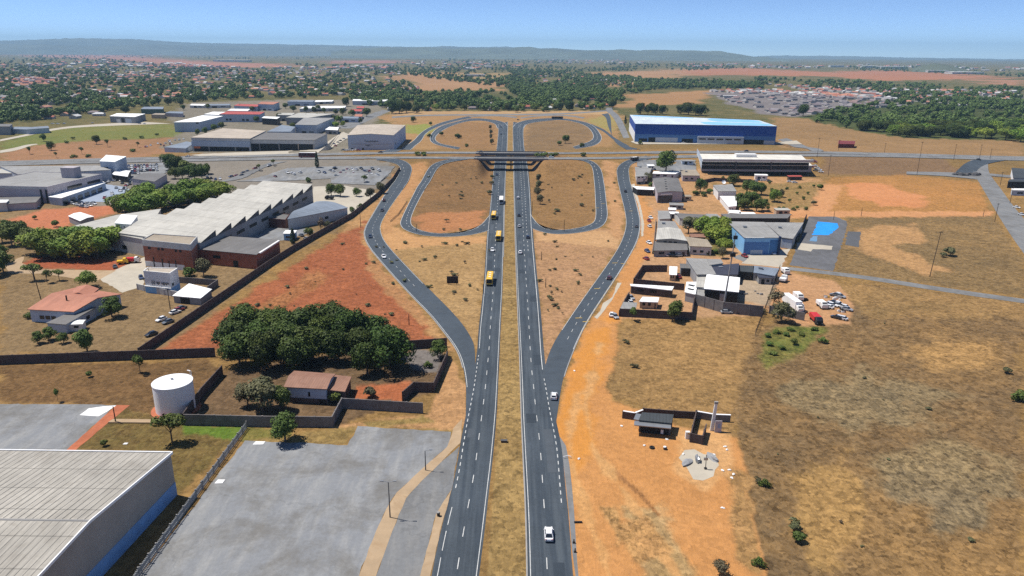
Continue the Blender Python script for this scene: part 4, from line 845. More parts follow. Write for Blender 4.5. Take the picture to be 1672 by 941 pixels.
r_, q_, h_ = bld('lettered_warehouse', 'white warehouse with black lettering on its front beside the crossing road', 'warehouse', [(567.5,221),(642.5,221),(662,204.6),(583.5,205)], 15, mat('blue_white_cladding', (.46, .53, .63), .7, .05, .2), M['r_beige'], 'gy', 1.3, over=.2,
    wins=[W('trim_line', 0, .06, .96, 6.6, 6.95, 'greywall', .1), W('window', 1, .12, .16, 4, 7, 'dark'), W('door', 0, .05, .1, 0, 3, 'dark'), W('door', 0, .3, .34, 0, 3, 'dark'), W('window', 0, .48, .72, .6, 1.6, 'dark', .06, 4, .5)])
letters(r_, q_, 0, .51, 8.5, 3.0, 'Toonabobaboa', M['black'], .1, 13); letters(r_, q_, 0, .45, 5.1, 2.2, 'augor t', M['black'], .12, 6.5)
r_, q_, h_ = bld('blue_warehouse', 'huge deep blue warehouse with pale roof and white office front', 'warehouse', [(1037.6,202.5),(1268.7,206.5),(1239.5,197),(1028.5,188)], 19, M['blue'], roofmat('blue_grey_white_roof', (.50, .56, .6), 0, 2.2, .05), over=.15,
    wins=[W('lower_band', 0, 0, 1, .2, 8.5, 'blue2', .1), W('sign_panel', 0, .15, .31, .3, 5.4, 'bluegrey', .25), W('dock', 0, .1, .15, .2, 5.2, 'dark', .2), W('dock', 0, .03, .09, 1, 4, 'dark', .2), W('dock', 0, .34, .42, .3, 4.5, 'dark', .2), W('office_front', 0, .45, .775, .2, 7.6, 'bluegrey', 3.0), W('window_band', 0, .46, .77, 4.2, 5.6, 'glass', 3.1, 5, .25), W('dock', 0, .78, .92, .2, 4.8, 'dark', .2), W('end_panel', 0, .92, .995, .2, 4.2, 'bluegrey', .2), W('lower_band', 3, 0, 1, .2, 10, 'white', .15)])
for x0, x1, y0, y1 in ((.5, .99, .02, .42), (.02, .5, .84, .98), (.6, .98, .5, .98)):
    mb = MB(); L = lambda fx, fy: Vector(q_[0]) * (1 - fx) * (1 - fy) + Vector(q_[1]) * fx * (1 - fy) + Vector(q_[2]) * fx * fy + Vector(q_[3]) * (1 - fx) * fy
    pts = []
    for k in range(14):
        an = 6.283 * k / 14; ex = .5 + .5 * max(-1, min(1, 1.25 * math.cos(an))); ey = .5 + .5 * max(-1, min(1, 1.25 * math.sin(an))); pts.append(tuple(L(x0 + (x1 - x0) * ex, y0 + (y1 - y0) * ey)))
    mb.prism(pts, h_ + .21, h_ + .26); mb.build('painted_patch', M['lblue'], r_)
# ---- right side cluster
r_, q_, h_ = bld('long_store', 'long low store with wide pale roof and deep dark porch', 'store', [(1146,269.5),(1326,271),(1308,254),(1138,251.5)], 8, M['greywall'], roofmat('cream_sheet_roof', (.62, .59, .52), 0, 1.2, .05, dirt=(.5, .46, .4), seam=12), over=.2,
    wins=[W('opening', 0, .0, .97, .2, 5.8, 'dark', .06), W('fascia', 0, 0, 1, 6.2, 8.1, 'pale', 2.2), W('gable_panel', 3, 0, 1, .5, 7.8, 'bluegrey', .1), W('pillar', 0, .3, .308, 0, 6.2, 'dconc', 2.0), W('pillar', 0, .62, .628, 0, 6.2, 'dconc', 2.0)])  # near-black sheet on the front wall stands in for the deep porch shade
b_, t_ = onwall(q_, 0, -.05, 1, 0, .12, 9, 11); 
roofbox(r_, .45, .75, 17, 6, 2.4, h_ + .2, q_, M['white'], 'roof_sign')
rows = (
 ('grey_house', 'low grey roofed house beside the upper right ramp', [(1039,292.5),(1057,291.5),(1068,269.5),(1036,268)], 4, 'white', 'r_grey', 'flat'),
 ('white_shed', 'long narrow white roofed shed behind the grey roofed house', [(1066,284),(1102,284.6),(1110,281),(1068,280.3)], 4, 'bluegrey', 'r_white', 'flat'),
 ('beige_house', 'beige flat roofed house below the big round tree', [(1115,287),(1142.5,287.3),(1136,278),(1111,278)], 4.2, 'lilac', 'r_tan', 'flat'),
 ('dark_shelter', 'dark open shelter with white roof edge near the ramp', [(1041,309.5),(1067,310.5),(1068,306.5),(1033,304.5)], 4, 'black', 'r_white', 'flat'),
 ('roadside_store', 'grey and tan roofed store with dark blue glass front', [(1074,315),(1114.5,313.5),(1107,291.5),(1066,291.8)], 6.5, 'lilac', 'r_dgrey', 'gy'),
 ('white_villa', 'white villa with grey flat roof and satellite dish', [(1173,313),(1202,313),(1195,301.5),(1165,303)], 5.5, 'white', 'r_grey', 'flat'),
 ('white_terrace', 'low bright white terrace block below the white villa', [(1190,338),(1202,337),(1202,321),(1176,321)], 3.4, 'white', 'r_white', 'flat'),
 ('white_awning', 'small white awning roof left of the long dark shed', [(1192,348.3),(1209,349.3),(1208,344.6),(1189,343.5)], 3, 'white', 'r_white', 'flat'),
 ('white_awning', 'wider white awning roof touching the long dark shed', [(1208,350),(1234,350.5),(1230,347.4),(1208,347)], 3, 'white', 'r_white', 'flat'),
 ('long_dark_shed', 'long narrow shed with dark shaded front beside the court', [(1186,356.5),(1285,357),(1291,350.5),(1178,350)], 4.4, 'black', 'r_dgrey', 'flat'),
 ('blue_workshop', 'light blue workshop with pale roof and blue front doors', [(1216,388.8),(1273,388.8),(1247,363.5),(1188,362.5)], 8, 'lblue', 'r_grey', 'flat'),
 ('workshop_annex', 'grey roofed annex on the right of the blue workshop', [(1277,388.5),(1294,390.5),(1311,364.5),(1250,364)], 5, 'greywall', 'r_grey', 'flat'),
 ('small_house', 'small light grey roofed house nearest the dirt verge', [(1077.5,358.5),(1094,357.5),(1091.5,345),(1074.5,345)], 4, 'pale', 'r_grey', 'flat'),
 ('gabled_house', 'pale gabled house with ridge pointing toward the viewer', [(1071.6,391.5),(1121,393.5),(1110,374.5),(1074,373.5)], 5, 'tanwall', 'r_pale', 'gy'),
 ('flat_house', 'grey flat roof adjoining the back of the gabled house', [(1074,374),(1108,374.5),(1101,362.5),(1075,361.5)], 4.6, 'pale', 'r_grey', 'flat'),
 ('lean_to', 'wide lilac grey lean to roof below the gabled house', [(1068,409.5),(1122,408.5),(1121,398),(1070,397)], 3, 'greywall', 'r_dgrey', 'mono'),
 ('brown_roof_house', 'brown roofed house behind the olive tree', [(1110,356.5),(1144,362),(1152,351),(1102,348.5)], 4, 'pale', 'r_dgrey', 'gx'),
 ('light_roof_house', 'light grey roofed house left of the long dark shed', [(1156,362),(1184,362.4),(1170,350.5),(1153,350)], 5, 'white', 'r_grey', 'flat'),
 ('tan_roof_house', 'tan roofed house in front of the bright green trees', [(1127,402.5),(1162,404),(1154,392),(1120,387.5)], 4, 'pale', 'r_tan', 'flat'),
 ('grey_roof_house', 'broad light grey roof left of the slate roofed house', [(1139,449),(1168,448.5),(1154,424),(1121,422.5)], 5, 'greywall', 'r_grey', 'flat'),
 ('grey_roof_annex', 'small pale roof behind the slate roofed house', [(1159,433.5),(1180,430.5),(1176,424.5),(1155,424)], 5.2, 'pale', 'r_grey', 'flat'),
 ('slate_house', 'slate blue roofed house behind the white roofed workshop', [(1169,449.3),(1204,448.5),(1206,431),(1161,434.5)], 4.2, 'greywall', 'r_slate', 'gx'),
 ('white_workshop', 'bright white roofed workshop with black open front', [(1150.5,472),(1205,477.5),(1207,454.5),(1155,449)], 5, 'black', 'r_white', 'flat'),
 ('pale_annex', 'narrow pale annex on the left of the white workshop', [(1137.5,469),(1149,470),(1153,449.5),(1139,448.5)], 4, 'pale', 'r_pale', 'flat'),
 ('skylight_shed', 'small white roofed shed with two dark skylights', [(1119,477.5),(1134.5,481),(1138,461.5),(1122,461.5)], 3.6, 'greywall', 'r_white', 'flat'),
 ('grey_annex', 'low grey flat annex below the pale annex', [(1135,483),(1149,484),(1150,472),(1137,471)], 3, 'greywall', 'r_grey', 'flat'),
 ('low_store', 'long low store with white roof edge inside the dark walled yards', [(1031,467.5),(1096,474.5),(1099,469),(1030,465)], 3, 'wallbrown', 'r_white', 'flat'),
 ('corner_shed', 'small grey roofed shed in the corner of the lower walled yard', [(1014,504.5),(1037,505),(1039,495.5),(1019,494.5)], 2.8, 'pale', 'r_grey', 'flat'),
 ('black_garage', 'black open garage beside the gravel yard', [(1206,443.5),(1229,445.3),(1230,435.5),(1206,434)], 3.4, 'black', 'r_black', 'flat'),
 ('grey_garage', 'grey flat garage right of the black garage', [(1230.5,445.5),(1264,451),(1271,439.5),(1231,435)], 3.4, 'greywall', 'r_bgrey', 'flat'),
 ('yard_canopy', 'white slab canopy in the upper walled yard', [(1094,449),(1104,449.5),(1105,436.5),(1094,436)], 2.6, 'tanwall', 'r_white', 'flat'),
 ('patio_cover', 'white patio cover in the lower walled yard', [(1045,493),(1073,494),(1075,487),(1050,486)], 2.6, 'tanwall', 'r_white', 'flat'),
 ('white_store', 'white store at the right edge beside the junction', [(1655,291),(1710,292),(1712,280),(1652,276)], 5, 'white', 'r_black', 'mono'),
 ('black_store', 'long black fronted store with white corner at the right edge', [(1646,297),(1712,298),(1714,294),(1649,293.5)], 4.5, 'black', 'r_black', 'flat'),
 ('low_white_store', 'low white store below the black fronted store at the right edge', [(1653,311),(1712,312),(1714,309),(1652,308.5)], 3.5, 'bluegrey', 'r_white', 'flat'))
extra = {'roadside_store': [W('shopfront', 0, .03, .6, .3, 4.6, mat('blue_glass', (.01, .03, .06), .15, .1, .4, .6), .1), W('sign_board', 0, .12, .58, 5.0, 5.9, 'white', .3)],
 'blue_workshop': [W('door', 0, .02, .72, .2, 6, 'blue2', .1), W('panel', 0, .74, .96, .2, 7, mat('panel_blue', (.05, .16, .36), .6), .12), W('panel', 0, .2, .55, .2, 2.2, 'bluegrey', .16), W('tower_post', 0, .97, 1.03, 0, 8.8, mat('navy_post', (.02, .04, .1), .6), .9), W('roof_panel', 0, .02, .55, 8.15, 8.3, 'white', .4)],
 'workshop_annex': [W('wall_panel', 0, 0, 1, .1, 4.4, 'bluegrey', .08)],
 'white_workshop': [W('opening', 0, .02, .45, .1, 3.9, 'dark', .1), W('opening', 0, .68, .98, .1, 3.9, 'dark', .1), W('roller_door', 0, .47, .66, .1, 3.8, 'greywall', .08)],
 'skylight_shed': [], 'gabled_house': [W('window', 0, .25, .75, 3.2, 4.4, 'dark', .06, 3, .4)], 'long_dark_shed': []}
for nm, lab, px, h, wl, rf_, kd in rows:
    wn = extra.get(nm, [W('window', 0, .15, .8, 1.2, 2.3, 'dark', .06, 2, .5), W('door', 0, .86, .93, 0, 2.1, 'wood')])
    r_, q_, h_ = bld(nm, lab, nm.split('_')[-1], px, h, M[wl], M[rf_], kd, wins=wn)
    if nm == 'skylight_shed':
        for fy in (.3, .65): roofbox(r_, .5, fy, 2.2, 1, .1, h_ + .2, q_, M['dark'], 'skylight')
    if nm in ('grey_house', 'blue_workshop', 'flat_house', 'slate_house', 'beige_house', 'grey_garage', 'workshop_annex'): roofbox(r_, .3, .6, 1.6, 1.2, .9, h_ + .1, q_, M['steel'], 'roof_unit')
    if nm == 'roadside_store':
        for k in range(5): roofbox(r_, .38 + .02 * k, .15 + .17 * k, 1.0, 1.2, .4, h_ + .5, q_, M['black'], 'roof_vent')
# ---- house with the salmon roof, left
r_, q_, h_ = bld('salmon_house', 'house with broad salmon tiled roof and a grey lean to', 'house', [(48,505),(120,509),(196,481),(124,471)], 4.6, M['bluegrey'], M['r_red'], 'gx', 1.8, over=.5, wins=[W('window', 0, .2, .6, 1.2, 2.5, 'glass', .06, 3, .2), W('door', 0, .7, .76, 0, 2.1, 'wood')])
mb = MB(); mb.tube((0, -4, h_), (0, -4, h_ + 3.2), .25, .25); mb.build('chimney', M['black'], r_)
bld('salmon_wing', 'small salmon roofed wing behind the salmon tiled house', 'house', [(112,482),(146,484),(160,472),(126,469)], 5.2, M['bluegrey'], M['r_red'], 'gy', 1.2, over=.3)
bld('lean_to_house', 'low grey roofed house against the salmon tiled house', 'house', [(77,527.5),(107,530),(155,504.5),(139,502)], 3.2, M['bluegrey'], M['r_dgrey'], 'mono', .5, wins=[W('window', 1, .2, .9, 1, 2.2, 'dark', .06, 3, .5)])
r_, q_, h_ = bld('caravan', 'white rounded caravan parked by the grey lean to house', 'caravan', [(108,530),(134,529),(139,523),(114,523)], 2.6, M['white'], M['r_white'], 'vault', .3, wins=[W('window', 0, .45, .75, 1.2, 2, 'dark')])
# white sign block, carports
r_, q_, h_ = bld('sign_building', 'white block with black lettering and pale blue base', 'shop', [(234,443.5),(277,447.5),(290,439),(241,438)], 8.5, M['white'], M['r_beige'], parapet=.35, wins=[W('base_band', 0, 0, 1, -.1, 2.6, 'lblue', .35), W('base_band', 1, 0, 1, -.1, 2.6, 'lblue', .1), W('fascia', 0, 0, 1, 2.6, 2.9, 'white', .6), W('window', 1, .1, .3, 3.4, 4.4, 'dark')])
letters(r_, q_, 0, .33, 3.9, 2.3, '(\u0131)', M['black'], .1, 1.5); letters(r_, q_, 0, .52, 4.0, 1.9, 'apr', M['black'], .1, 1.8); letters(r_, q_, 0, .78, 4.0, 1.9, 'ngypn', M['black'], .1, 3.3)
bld('carport', 'white panelled carport roof near the lettered block', 'carport', [(283,483),(327,487),(345,474),(309,465)], 2.8, M['greywall'], M['r_white'], 'mono', .3, wins=[W('opening', 0, .25, .6, 0, 2.3, 'dark')])
# walled compound house
bld('brown_roof_house', 'house with rusty brown roof among the big dark trees', 'house', [(466,631.5),(532,635),(545.5,612),(482,607)], 4.6, M['bluegrey'], M['r_brown'], 'gx', .9, over=.4, wins=[W('base_band', 0, 0, 1, -.2, 1.5, 'wallbrown', .1), W('window', 0, .55, .6, 2.0, 3.4, 'dark'), W('window', 0, .82, .98, .2, 1.4, 'dark', .14)])
bld('brown_annex', 'small rusty brown flat annex right of the brown roofed house', 'annex', [(535,637),(562,640),(572,617),(547,614)], 3.6, M['wallbrown'], M['r_brown'], wins=[W('door', 0, .2, .5, 0, 2.2, 'dark')])
# tank
x, y, z = G(286, 677); root = thing('water_tank', 'white cylindrical water tank beside the walled compound', 'water tank', (x - 1, y + 3, 0))
def ring(mb, r0, r1, z0, z1, n=48, cap=True):
    vs = [(r0 * math.cos(6.28318 * i / n), r0 * math.sin(6.28318 * i / n), z0) for i in range(n)] + [(r1 * math.cos(6.28318 * i / n), r1 * math.sin(6.28318 * i / n), z1) for i in range(n)]
    return mb.add(vs, [(i, (i + 1) % n, n + (i + 1) % n, n + i) for i in range(n)] + ([tuple(range(n, 2 * n))] if cap else []))
mb = MB(); ring(mb, 4.9, 4.9, 0, 7.8, cap=False); tk = mb.build('shell', mat('tank_paint', (.78, .78, .78), .55, .04, .2, dirt=(.62, .61, .58)), root)
mb = MB(); ring(mb, 5.0, 5.0, 7.7, 8.0, cap=False); ring(mb, 5.0, .2, 8.0, 8.6); mb.build('lid', mat('tank_paint', (.78,) * 3), root)
mb = MB(); ring(mb, .35, .35, 8.5, 8.9, 12); mb.build('hatch', M['steel'], root)
mb = MB()
for s in (-.3, .3): mb.tube((3.2 + s, 3.95 - s, 0), (3.2 + s, 3.95 - s, 9.3), .05, n=5)
for k in range(14): mb.tube((2.9, 4.25, .5 + k * .6), (3.5, 3.65, .5 + k * .6), .03, n=4)
mb.tube((3.2, 3.95, 9.2), (2.2, 4.4, 9.2), .12); mb.build('ladder', M['whitem'], root)
mb = MB(); ring(mb, 6.1, 6.1, 0, .25, 32); mb.build('plinth', mat('brick_paving', (.3, .2, .1)), root)
# roadside shack
r_, q_, h_ = bld('shack', 'small roadside shack with charcoal roof and pale awning on orange dirt', 'shack', [(1044,687),(1095.6,692),(1099,678.5),(1049,675)], 3.2, M['dconc'], M['r_black'], 'flat', over=.15, wins=[W('awning', 0, -.16, 1.0, 2.75, 2.95, 'steel', 2.0), W('opening', 0, .05, .95, .05, 2.5, 'dark', .05), W('counter', 0, .7, .78, .3, 1.4, 'white', .3), W('awning', 3, 0, .8, 2.7, 2.9, 'steel', 1.6), W('side_panel', 3, .0, .3, 0, 2.7, 'bluegrey', 1.5)])
# dish
x, y, z = P(1181, 302, 5.5); root = thing('satellite_dish', 'white satellite dish on the white villa roof', 'satellite dish', (x, y, 5.7))
mb = MB(); mb.tube((0, 0, 0), (0, 0, 1.4), .08); mb.build('mast', M['steel'], root)
mb = MB()
for k in range(5):
    t0, t1 = k / 5, (k + 1) / 5; ring(mb, 1.4 * t0 + .02, 1.4 * t1, .5 * t0 * t0, .5 * t1 * t1, 16, False)
o = mb.build('reflector', M['whitem'], root); o.location = (0, -.2, 1.5); o.rotation_euler = (R(50), 0, 0)

ex = (
 ('lean_to', 'small rusty lean to between the low grey house and the dark shelter', 1046, 300, 6, 4, 'greywall', 'r_brown'), ('hut', 'tiny white hut between grey house and white narrow shed', 1062, 276, 5, 4, 'white', 'r_white'),
 ('shed', 'small grey shed by the brown roofed house on the dirt lane', 1104, 341, 8, 5, 'greywall', 'r_grey'), ('shed', 'low pale shed between the brown roofed house and light roofed house', 1148, 372, 7, 5, 'pale', 'r_grey'),
 ('hut', 'white tank hut beside the small light grey house', 1097, 350, 4, 4, 'white', 'r_white'), ('hut', 'second white hut below the first one near the small light grey house', 1100, 356, 5, 4, 'white', 'r_white'),
 ('shed', 'long tan shed along the lower edge of the roadside store yard', 1116, 327, 9, 4, 'tanwall', 'r_tan'), ('shed', 'brown sheet shed at the foot of the olive brown tree', 1138, 394, 7, 5, 'wood', 'r_brown'),
 ('hut', 'small dark hut in the gravel yard beside the grey garage', 1247, 462, 5, 4, 'greywall', 'r_slate'), ('shed', 'grey store behind the black wall by the grey roofed house', 1124, 448, 7, 5, 'greywall', 'r_dgrey'),
 ('shed', 'tan walled shed by the pale scrub lot corner', 1276, 350, 8, 4, 'tanwall', 'r_pale'), ('shed', 'maroon stall in front of the long store porch', 1297, 294, 10, 3, 'wood', 'r_rust'), ('shed', 'white stall left of the maroon stall before the porch', 1242, 293, 9, 3, 'white', 'r_white'),
 ('shed', 'blue grey canopy at the left of the long store', 1122, 268, 9, 5, 'bluegrey', 'r_grey'))
for nm, lab, px, py, w, d_, wl, rf_ in ex:
    x, y, z = G(px, py); root = thing(nm, lab, nm.replace('_', ' '), (x, y, z), RX.uniform(-.25, .1)); h = RX.uniform(2.6, 3.4)
    MB().box(-w / 2, w / 2, -d_ / 2, d_ / 2, -1, h).build('wall', M[wl], root)
    mb = MB(); mb.hexa([(-w / 2 - .3, -d_ / 2 - .3, h - .1), (w / 2 + .3, -d_ / 2 - .3, h - .1), (w / 2 + .3, d_ / 2 + .3, h + .3), (-w / 2 - .3, d_ / 2 + .3, h + .3)], [(-w / 2 - .3, -d_ / 2 - .3, h + .05), (w / 2 + .3, -d_ / 2 - .3, h + .05), (w / 2 + .3, d_ / 2 + .3, h + .45), (-w / 2 - .3, d_ / 2 + .3, h + .45)]); mb.build('roof', M[rf_], root)
    MB().box(-w * .3, -w * .05, -d_ / 2 - .05, -d_ / 2 + .02, 0, 2.1).build('door', M['dark'], root); MB().box(w * .1, w * .32, -d_ / 2 - .05, -d_ / 2 + .02, 1, 2).build('window', M['dark'], root)
# ------------------------------------------------------------------ bridge
def overpass(sgn, label):
    xa, xb = -29.0, 26.0; yc = float(Yc(0)) + sgn * 16; y0, y1 = yc - 6.5, yc + 6.5; zt = 9.15
    root = thing('overpass', label, 'bridge', (-1.5, yc, 0)); X = lambda x: x + 1.5
    mb = MB(); mb.box(X(xa), X(xb), -6.5, 6.5, zt - .5, zt); mb.build('deck', M['asphalt_old'], root)
    for k in range(5):
        mb = MB(); yy = -5.2 + k * 2.6; mb.box(X(-26), X(23), yy - .35, yy + .35, zt - 1.5, zt - .52); mb.build('girder', M['dconc'], root)
    for s in (-1, 1):
        mb = MB(); mb.box(X(xa - 2), X(xb + 2), s * 6.5 - .2, s * 6.5 + .2, zt - .6, zt + .95); mb.build('parapet', mat('bridge_parapet', (.2, .19, .19), .9, .15, .3), root)
        mb = MB(); mb.box(X(xa), X(xb), s * 6.32 - .04 - s * .25, s * 6.32 + .04 - s * .25, zt + .01, zt + .03); mb.build('edge_line', M['paint'], root)
    for x_, w in ((-1.5, 1),):
        pier = MB(); pier.box(X(x_) - .6, X(x_) + .6, -6, 6, zt - 2.3, zt - 1.52); pb = pier.build('pier', M['dconc'], root)
        cm = MB()
        for yy in (-4, 0, 4): cm.tube((X(x_), yy, -.2), (X(x_), yy, zt - 2.3), .45, n=10)
        cm.build('columns', M['dconc'], pb)
    for s, x0, x1 in ((-1, -27.5, -18.5), (1, 24.5, 15.5)):
        mb = MB(); mb.add([(X(x0), -7.5, zt - .6), (X(x1), -7.5, -.1), (X(x1), 7.5, -.1), (X(x0), 7.5, zt - .6), (X(x0 + s * 2), -7.5, zt - .6), (X(x0 + s * 2), 7.5, zt - .6), (X(x0 + s * 2), -7.5, -.5), (X(x0 + s * 2), 7.5, -.5)],
            [(0, 1, 2, 3), (4, 0, 3, 5), (6, 1, 0, 4), (7, 5, 3, 2), (6, 4, 5, 7), (6, 7, 2, 1)]); mb.build('abutment', M['dconc'], root)
overpass(-1, 'nearer concrete bridge span over the highway'); overpass(1, 'farther concrete bridge span over the highway')
# ------------------------------------------------------------------ walls and fences
def wall(pts, h, label, mt, name='boundary_wall', th=.25, pier=4.0, cope=None, f=G, cat='wall'):
    q = PP(pts, f); x0, y0 = q[0]; g = hz(x0, y0); root = thing(name, label, cat, (x0, y0, 0))
    pm, bm, cm = MB(), MB(), MB()
    for (ax, ay), (bx, by) in zip(q[:-1], q[1:]):
        L = math.hypot(bx - ax, by - ay); n = max(1, round(L / pier))
        for i in range(n):
            t0, t1 = i / n, (i + 1) / n
            p = (ax + (bx - ax) * t0 - x0, ay + (by - ay) * t0 - y0); r = (ax + (bx - ax) * t1 - x0, ay + (by - ay) * t1 - y0)
            z = min(hz(p[0] + x0, p[1] + y0), hz(r[0] + x0, r[1] + y0))
            bm.bar(p, r, th, z - .4, z + h)
            if cope: cm.bar(p, r, th + .25, z + h, z + h + .14)
            pm.box(p[0] - th * .8, p[0] + th * .8, p[1] - th * .8, p[1] + th * .8, z - .3, z + h + .08)
    bm.build('panels', mt, root); pm.build('piers', mt, root)
    if cope: cm.build('coping', cope, root)
    return root
wall([(-60,596),(0,595.5),(223,587.5),(352,582.5)], 3.0, 'long dark block wall running across from the left edge to the tree clump', M['wallbrown'])
wall([(228,583),(443,434),(474,414),(520,387),(574.5,356),(617,322),(645,290),(653,278)], 3.0, 'long diagonal wall between the factories and the red soil field', M['wallbrown'])
wall([(300,694),(430,697),(543,698),(559,667),(691,675)], 3.0, 'grey block wall along the front of the tree compound', M['wallgrey'])
wall([(658,656),(676,640),(708,641),(731,588)], 3.0, 'stepped brown wall around the gravel corner of the compound', M['wallbrown'])
wall([(641,572),(690,569),(730,566)], 3.0, 'low brown wall behind the gravel corner', M['wallbrown'])
wall([(300,694),(330,650),(364,612)], 3.0, 'side wall of the tree compound next to the water tank', M['wallbrown'])
wall([(1012,517),(1129,523),(1134.5,486)], 3.0, 'dark brown wall enclosing the lower yard on the right', M['wallbrown'])
wall([(1034.5,466),(1117,474.5)], 2.8, 'dark brown wall in front of the upper yard', M['wallbrown'])
wall([(1034.5,466),(1049,444),(1089,444)], 3.0, 'dark wall round the back corner of the upper yard', M['wallbrown'])
wall([(1114,451),(1134,452),(1139,462)], 3.2, 'black wall beside the grey roofed house', M['black'])
wall([(1135,498),(1180,511),(1245,518)], 4.2, 'tall grey wall below the white roofed workshop', M['wallgrey'])
wall([(1256,512),(1313,524)], 3.0, 'short grey wall beside the parked trucks', M['wallgrey'])
wall([(1011,517),(1020,498),(1027,486)], 2.4, 'short brown wall on the road side of the lower yard', M['wallbrown'])
wall([(1190,340),(1166,308)], 1.6, 'white garden wall beside the white villa', M['white'])
wall([(225,473),(258,480),(292,486)], 2.4, 'pale panel fence below the lettered block', M['pale'], 'panel_fence', cat='fence')
wall([(292,462),(356,467),(340,478)], 2.6, 'grey wall right of the lettered block', M['wallgrey'])
wall([(1017,683),(1036,686),(1049,681)], 2.0, 'low brown wall with white coping left of the shack', M['wallbrown'], cope=M['whitem'])
wall([(1050,678),(1100,682),(1136,684)], 2.0, 'ruined dark wall behind the shack', M['wallbrown'])
wall([(1138,683),(1166,688),(1192,689)], 1.9, 'low wall with white coping right of the shack', M['wallgrey'], cope=M['whitem'])
wall([(1136,684),(1127,722),(1146,726),(1152,706)], 2.4, 'roofless brown brick stall beside the shack', M['wallbrown'])
wall([(1071,362),(1069,390),(1065,415)], 1.2, 'low wall along the verge beside the small houses', M['wallgrey'])
wall([(1180,355),(1288,362)], 1.6, 'dark low wall below the long dark shed', M['black'])
wall([(1316,358),(1300,398)], 2.6, 'dark fence wall on the left side of the court', M['black'])
# palisade
q = PP([(403,700),(330,800),(228,942),(190,1000)]); x0, y0 = q[0]; root = thing('palisade_fence', 'pale concrete palisade fence along the edge of the empty lot', 'fence', (x0, y0, 0))
sl_, po, ra_ = MB(), MB(), MB()
for (ax, ay), (bx, by) in zip(q[:-1], q[1:]):
    L = math.hypot(bx - ax, by - ay); n = int(L / .42)
    for i in range(n):
        t = i / n; x, y = ax + (bx - ax) * t - x0, ay + (by - ay) * t - y0
        if i % 7 == 0: MB().box(x - .12, x + .12, y - .12, y + .12, -.2, 2.1).build('post', M['conc'], root)
        else: sl_.box(x - .11, x + .11, y - .04, y + .04, .1, 1.85)
    for z in (.5, 1.5): ra_.bar((ax - x0, ay - y0), (bx - x0, by - y0), .1, z, z + .12)
pm_ = mat('palisade_concrete', (.4, .4, .39), .9, .15, .8)
sl_.build('pales', pm_, root); ra_.build('rails', pm_, root)
# mesh fence lines
def fence(pts, h, label, step=2.5):
    q = PP(pts); x0, y0 = q[0]; root = thing('wire_fence', label, 'fence', (x0, y0, 0)); po, ra = MB(), MB()
    for (ax, ay), (bx, by) in zip(q[:-1], q[1:]):
        L = math.hypot(bx - ax, by - ay); n = max(1, int(L / step))
        for i in range(n):
            t = i / n; x, y = ax + (bx - ax) * t - x0, ay + (by - ay) * t - y0; MB().tube((x, y, 0), (x, y, h), .07, n=5).build('post', M['black'], root)
        for k in range(6): ra.bar((ax - x0, ay - y0), (bx - x0, by - y0), .03, h * (.15 + .16 * k), h * (.15 + .16 * k) + .05)
    ra.build('wires', M['black'], root)
fence([(1273,440),(1252,499),(1232,551)], 2.2, 'dark slanting wire fence between the workshop yard and parked trucks')
fence([(665,330),(650,352),(637,363)], 1.0, 'dark roadside barrier between the left ramp and loop')
fence([(1266,232),(1290,241),(1308,247)], 2.0, 'pale wire fence at the corner of the blue warehouse yard')
# ------------------------------------------------------------------ poles, lamps, boards
def pole(px, py, h, label, arm=0, group=None, name='utility_pole', mt='wood', lean=0):
    x, y, z = G(px, py); root = thing(name, label, 'pole', (x, y, z), 0, group); mb = MB()
    mb.tube((0, 0, -.3), (lean, 0, h), .17, .11, 8); mb.build('post', M[mt], root)
    if arm:
        mb = MB(); mb.box(lean - arm, lean + arm, -.07, .07, h - .7, h - .5)
        for s in (-.8, 0, .8): mb.tube((lean + s * arm, 0, h - .5), (lean + s * arm, 0, h - .25), .05, n=6)
        mb.build('crossarm', M[mt], root)
    return root
def lamp(px, py, h, label, double=True):
    x, y, z = G(px, py); root = thing('street_lamp', label, 'street lamp', (x, y, z)); mb = MB(); mb.tube((0, 0, 0), (0, 0, h), .14, .08, 8); mb.build('post', M['dconc'], root)
    for s in ((-1, 1) if double else (1,)):
        mb = MB(); mb.tube((0, 0, h), (s * 1.3, 0, h + .25), .05, n=6); ar = mb.build('arm', M['steel'], root)
        mb = MB(); mb.box(s * 1.3 - .35, s * 1.3 + .35, -.14, .14, h + .18, h + .34); mb.build('lamp_head', M['steel'], root)
lamp(637, 845, 8.2, 'tall street lamp on the tan path beside the concrete lot'); lamp(695, 768, 5.0, 'thin street lamp at the far end of the tan path', False)
pole(189, 690, 4.5, 'dark post at the corner of the brick strip', 0)
pole(67, 489, 14, 'tall leaning utility pole left of the salmon roofed house', 1.2, lean=-1.2)
pole(248, 477, 9.5, 'dark pole in front of the lettered block', 0)
pole(278, 505, 8, 'thin pole in the dirt yard by the long diagonal wall', .8)
pole(589, 372, 9, 'thin pole beside the left ramp', .8)
x, y, z = G(1181, 504); root = thing('radio_mast', 'tall thin radio mast beside the white roofed workshop', 'mast', (x, y, 0)); mb = MB(); mb.tube((0, 0, 0), (1.8, 0, 29), .38, .16, 8); mb.build('post', M['greywall'], root)
mb = MB(); mb.box(.6, 2.4, -.5, .5, 20, 21.4); mb.box(1.1, 2.5, -.4, .4, 26.5, 27.8); mb.build('antenna', M['black'], root)
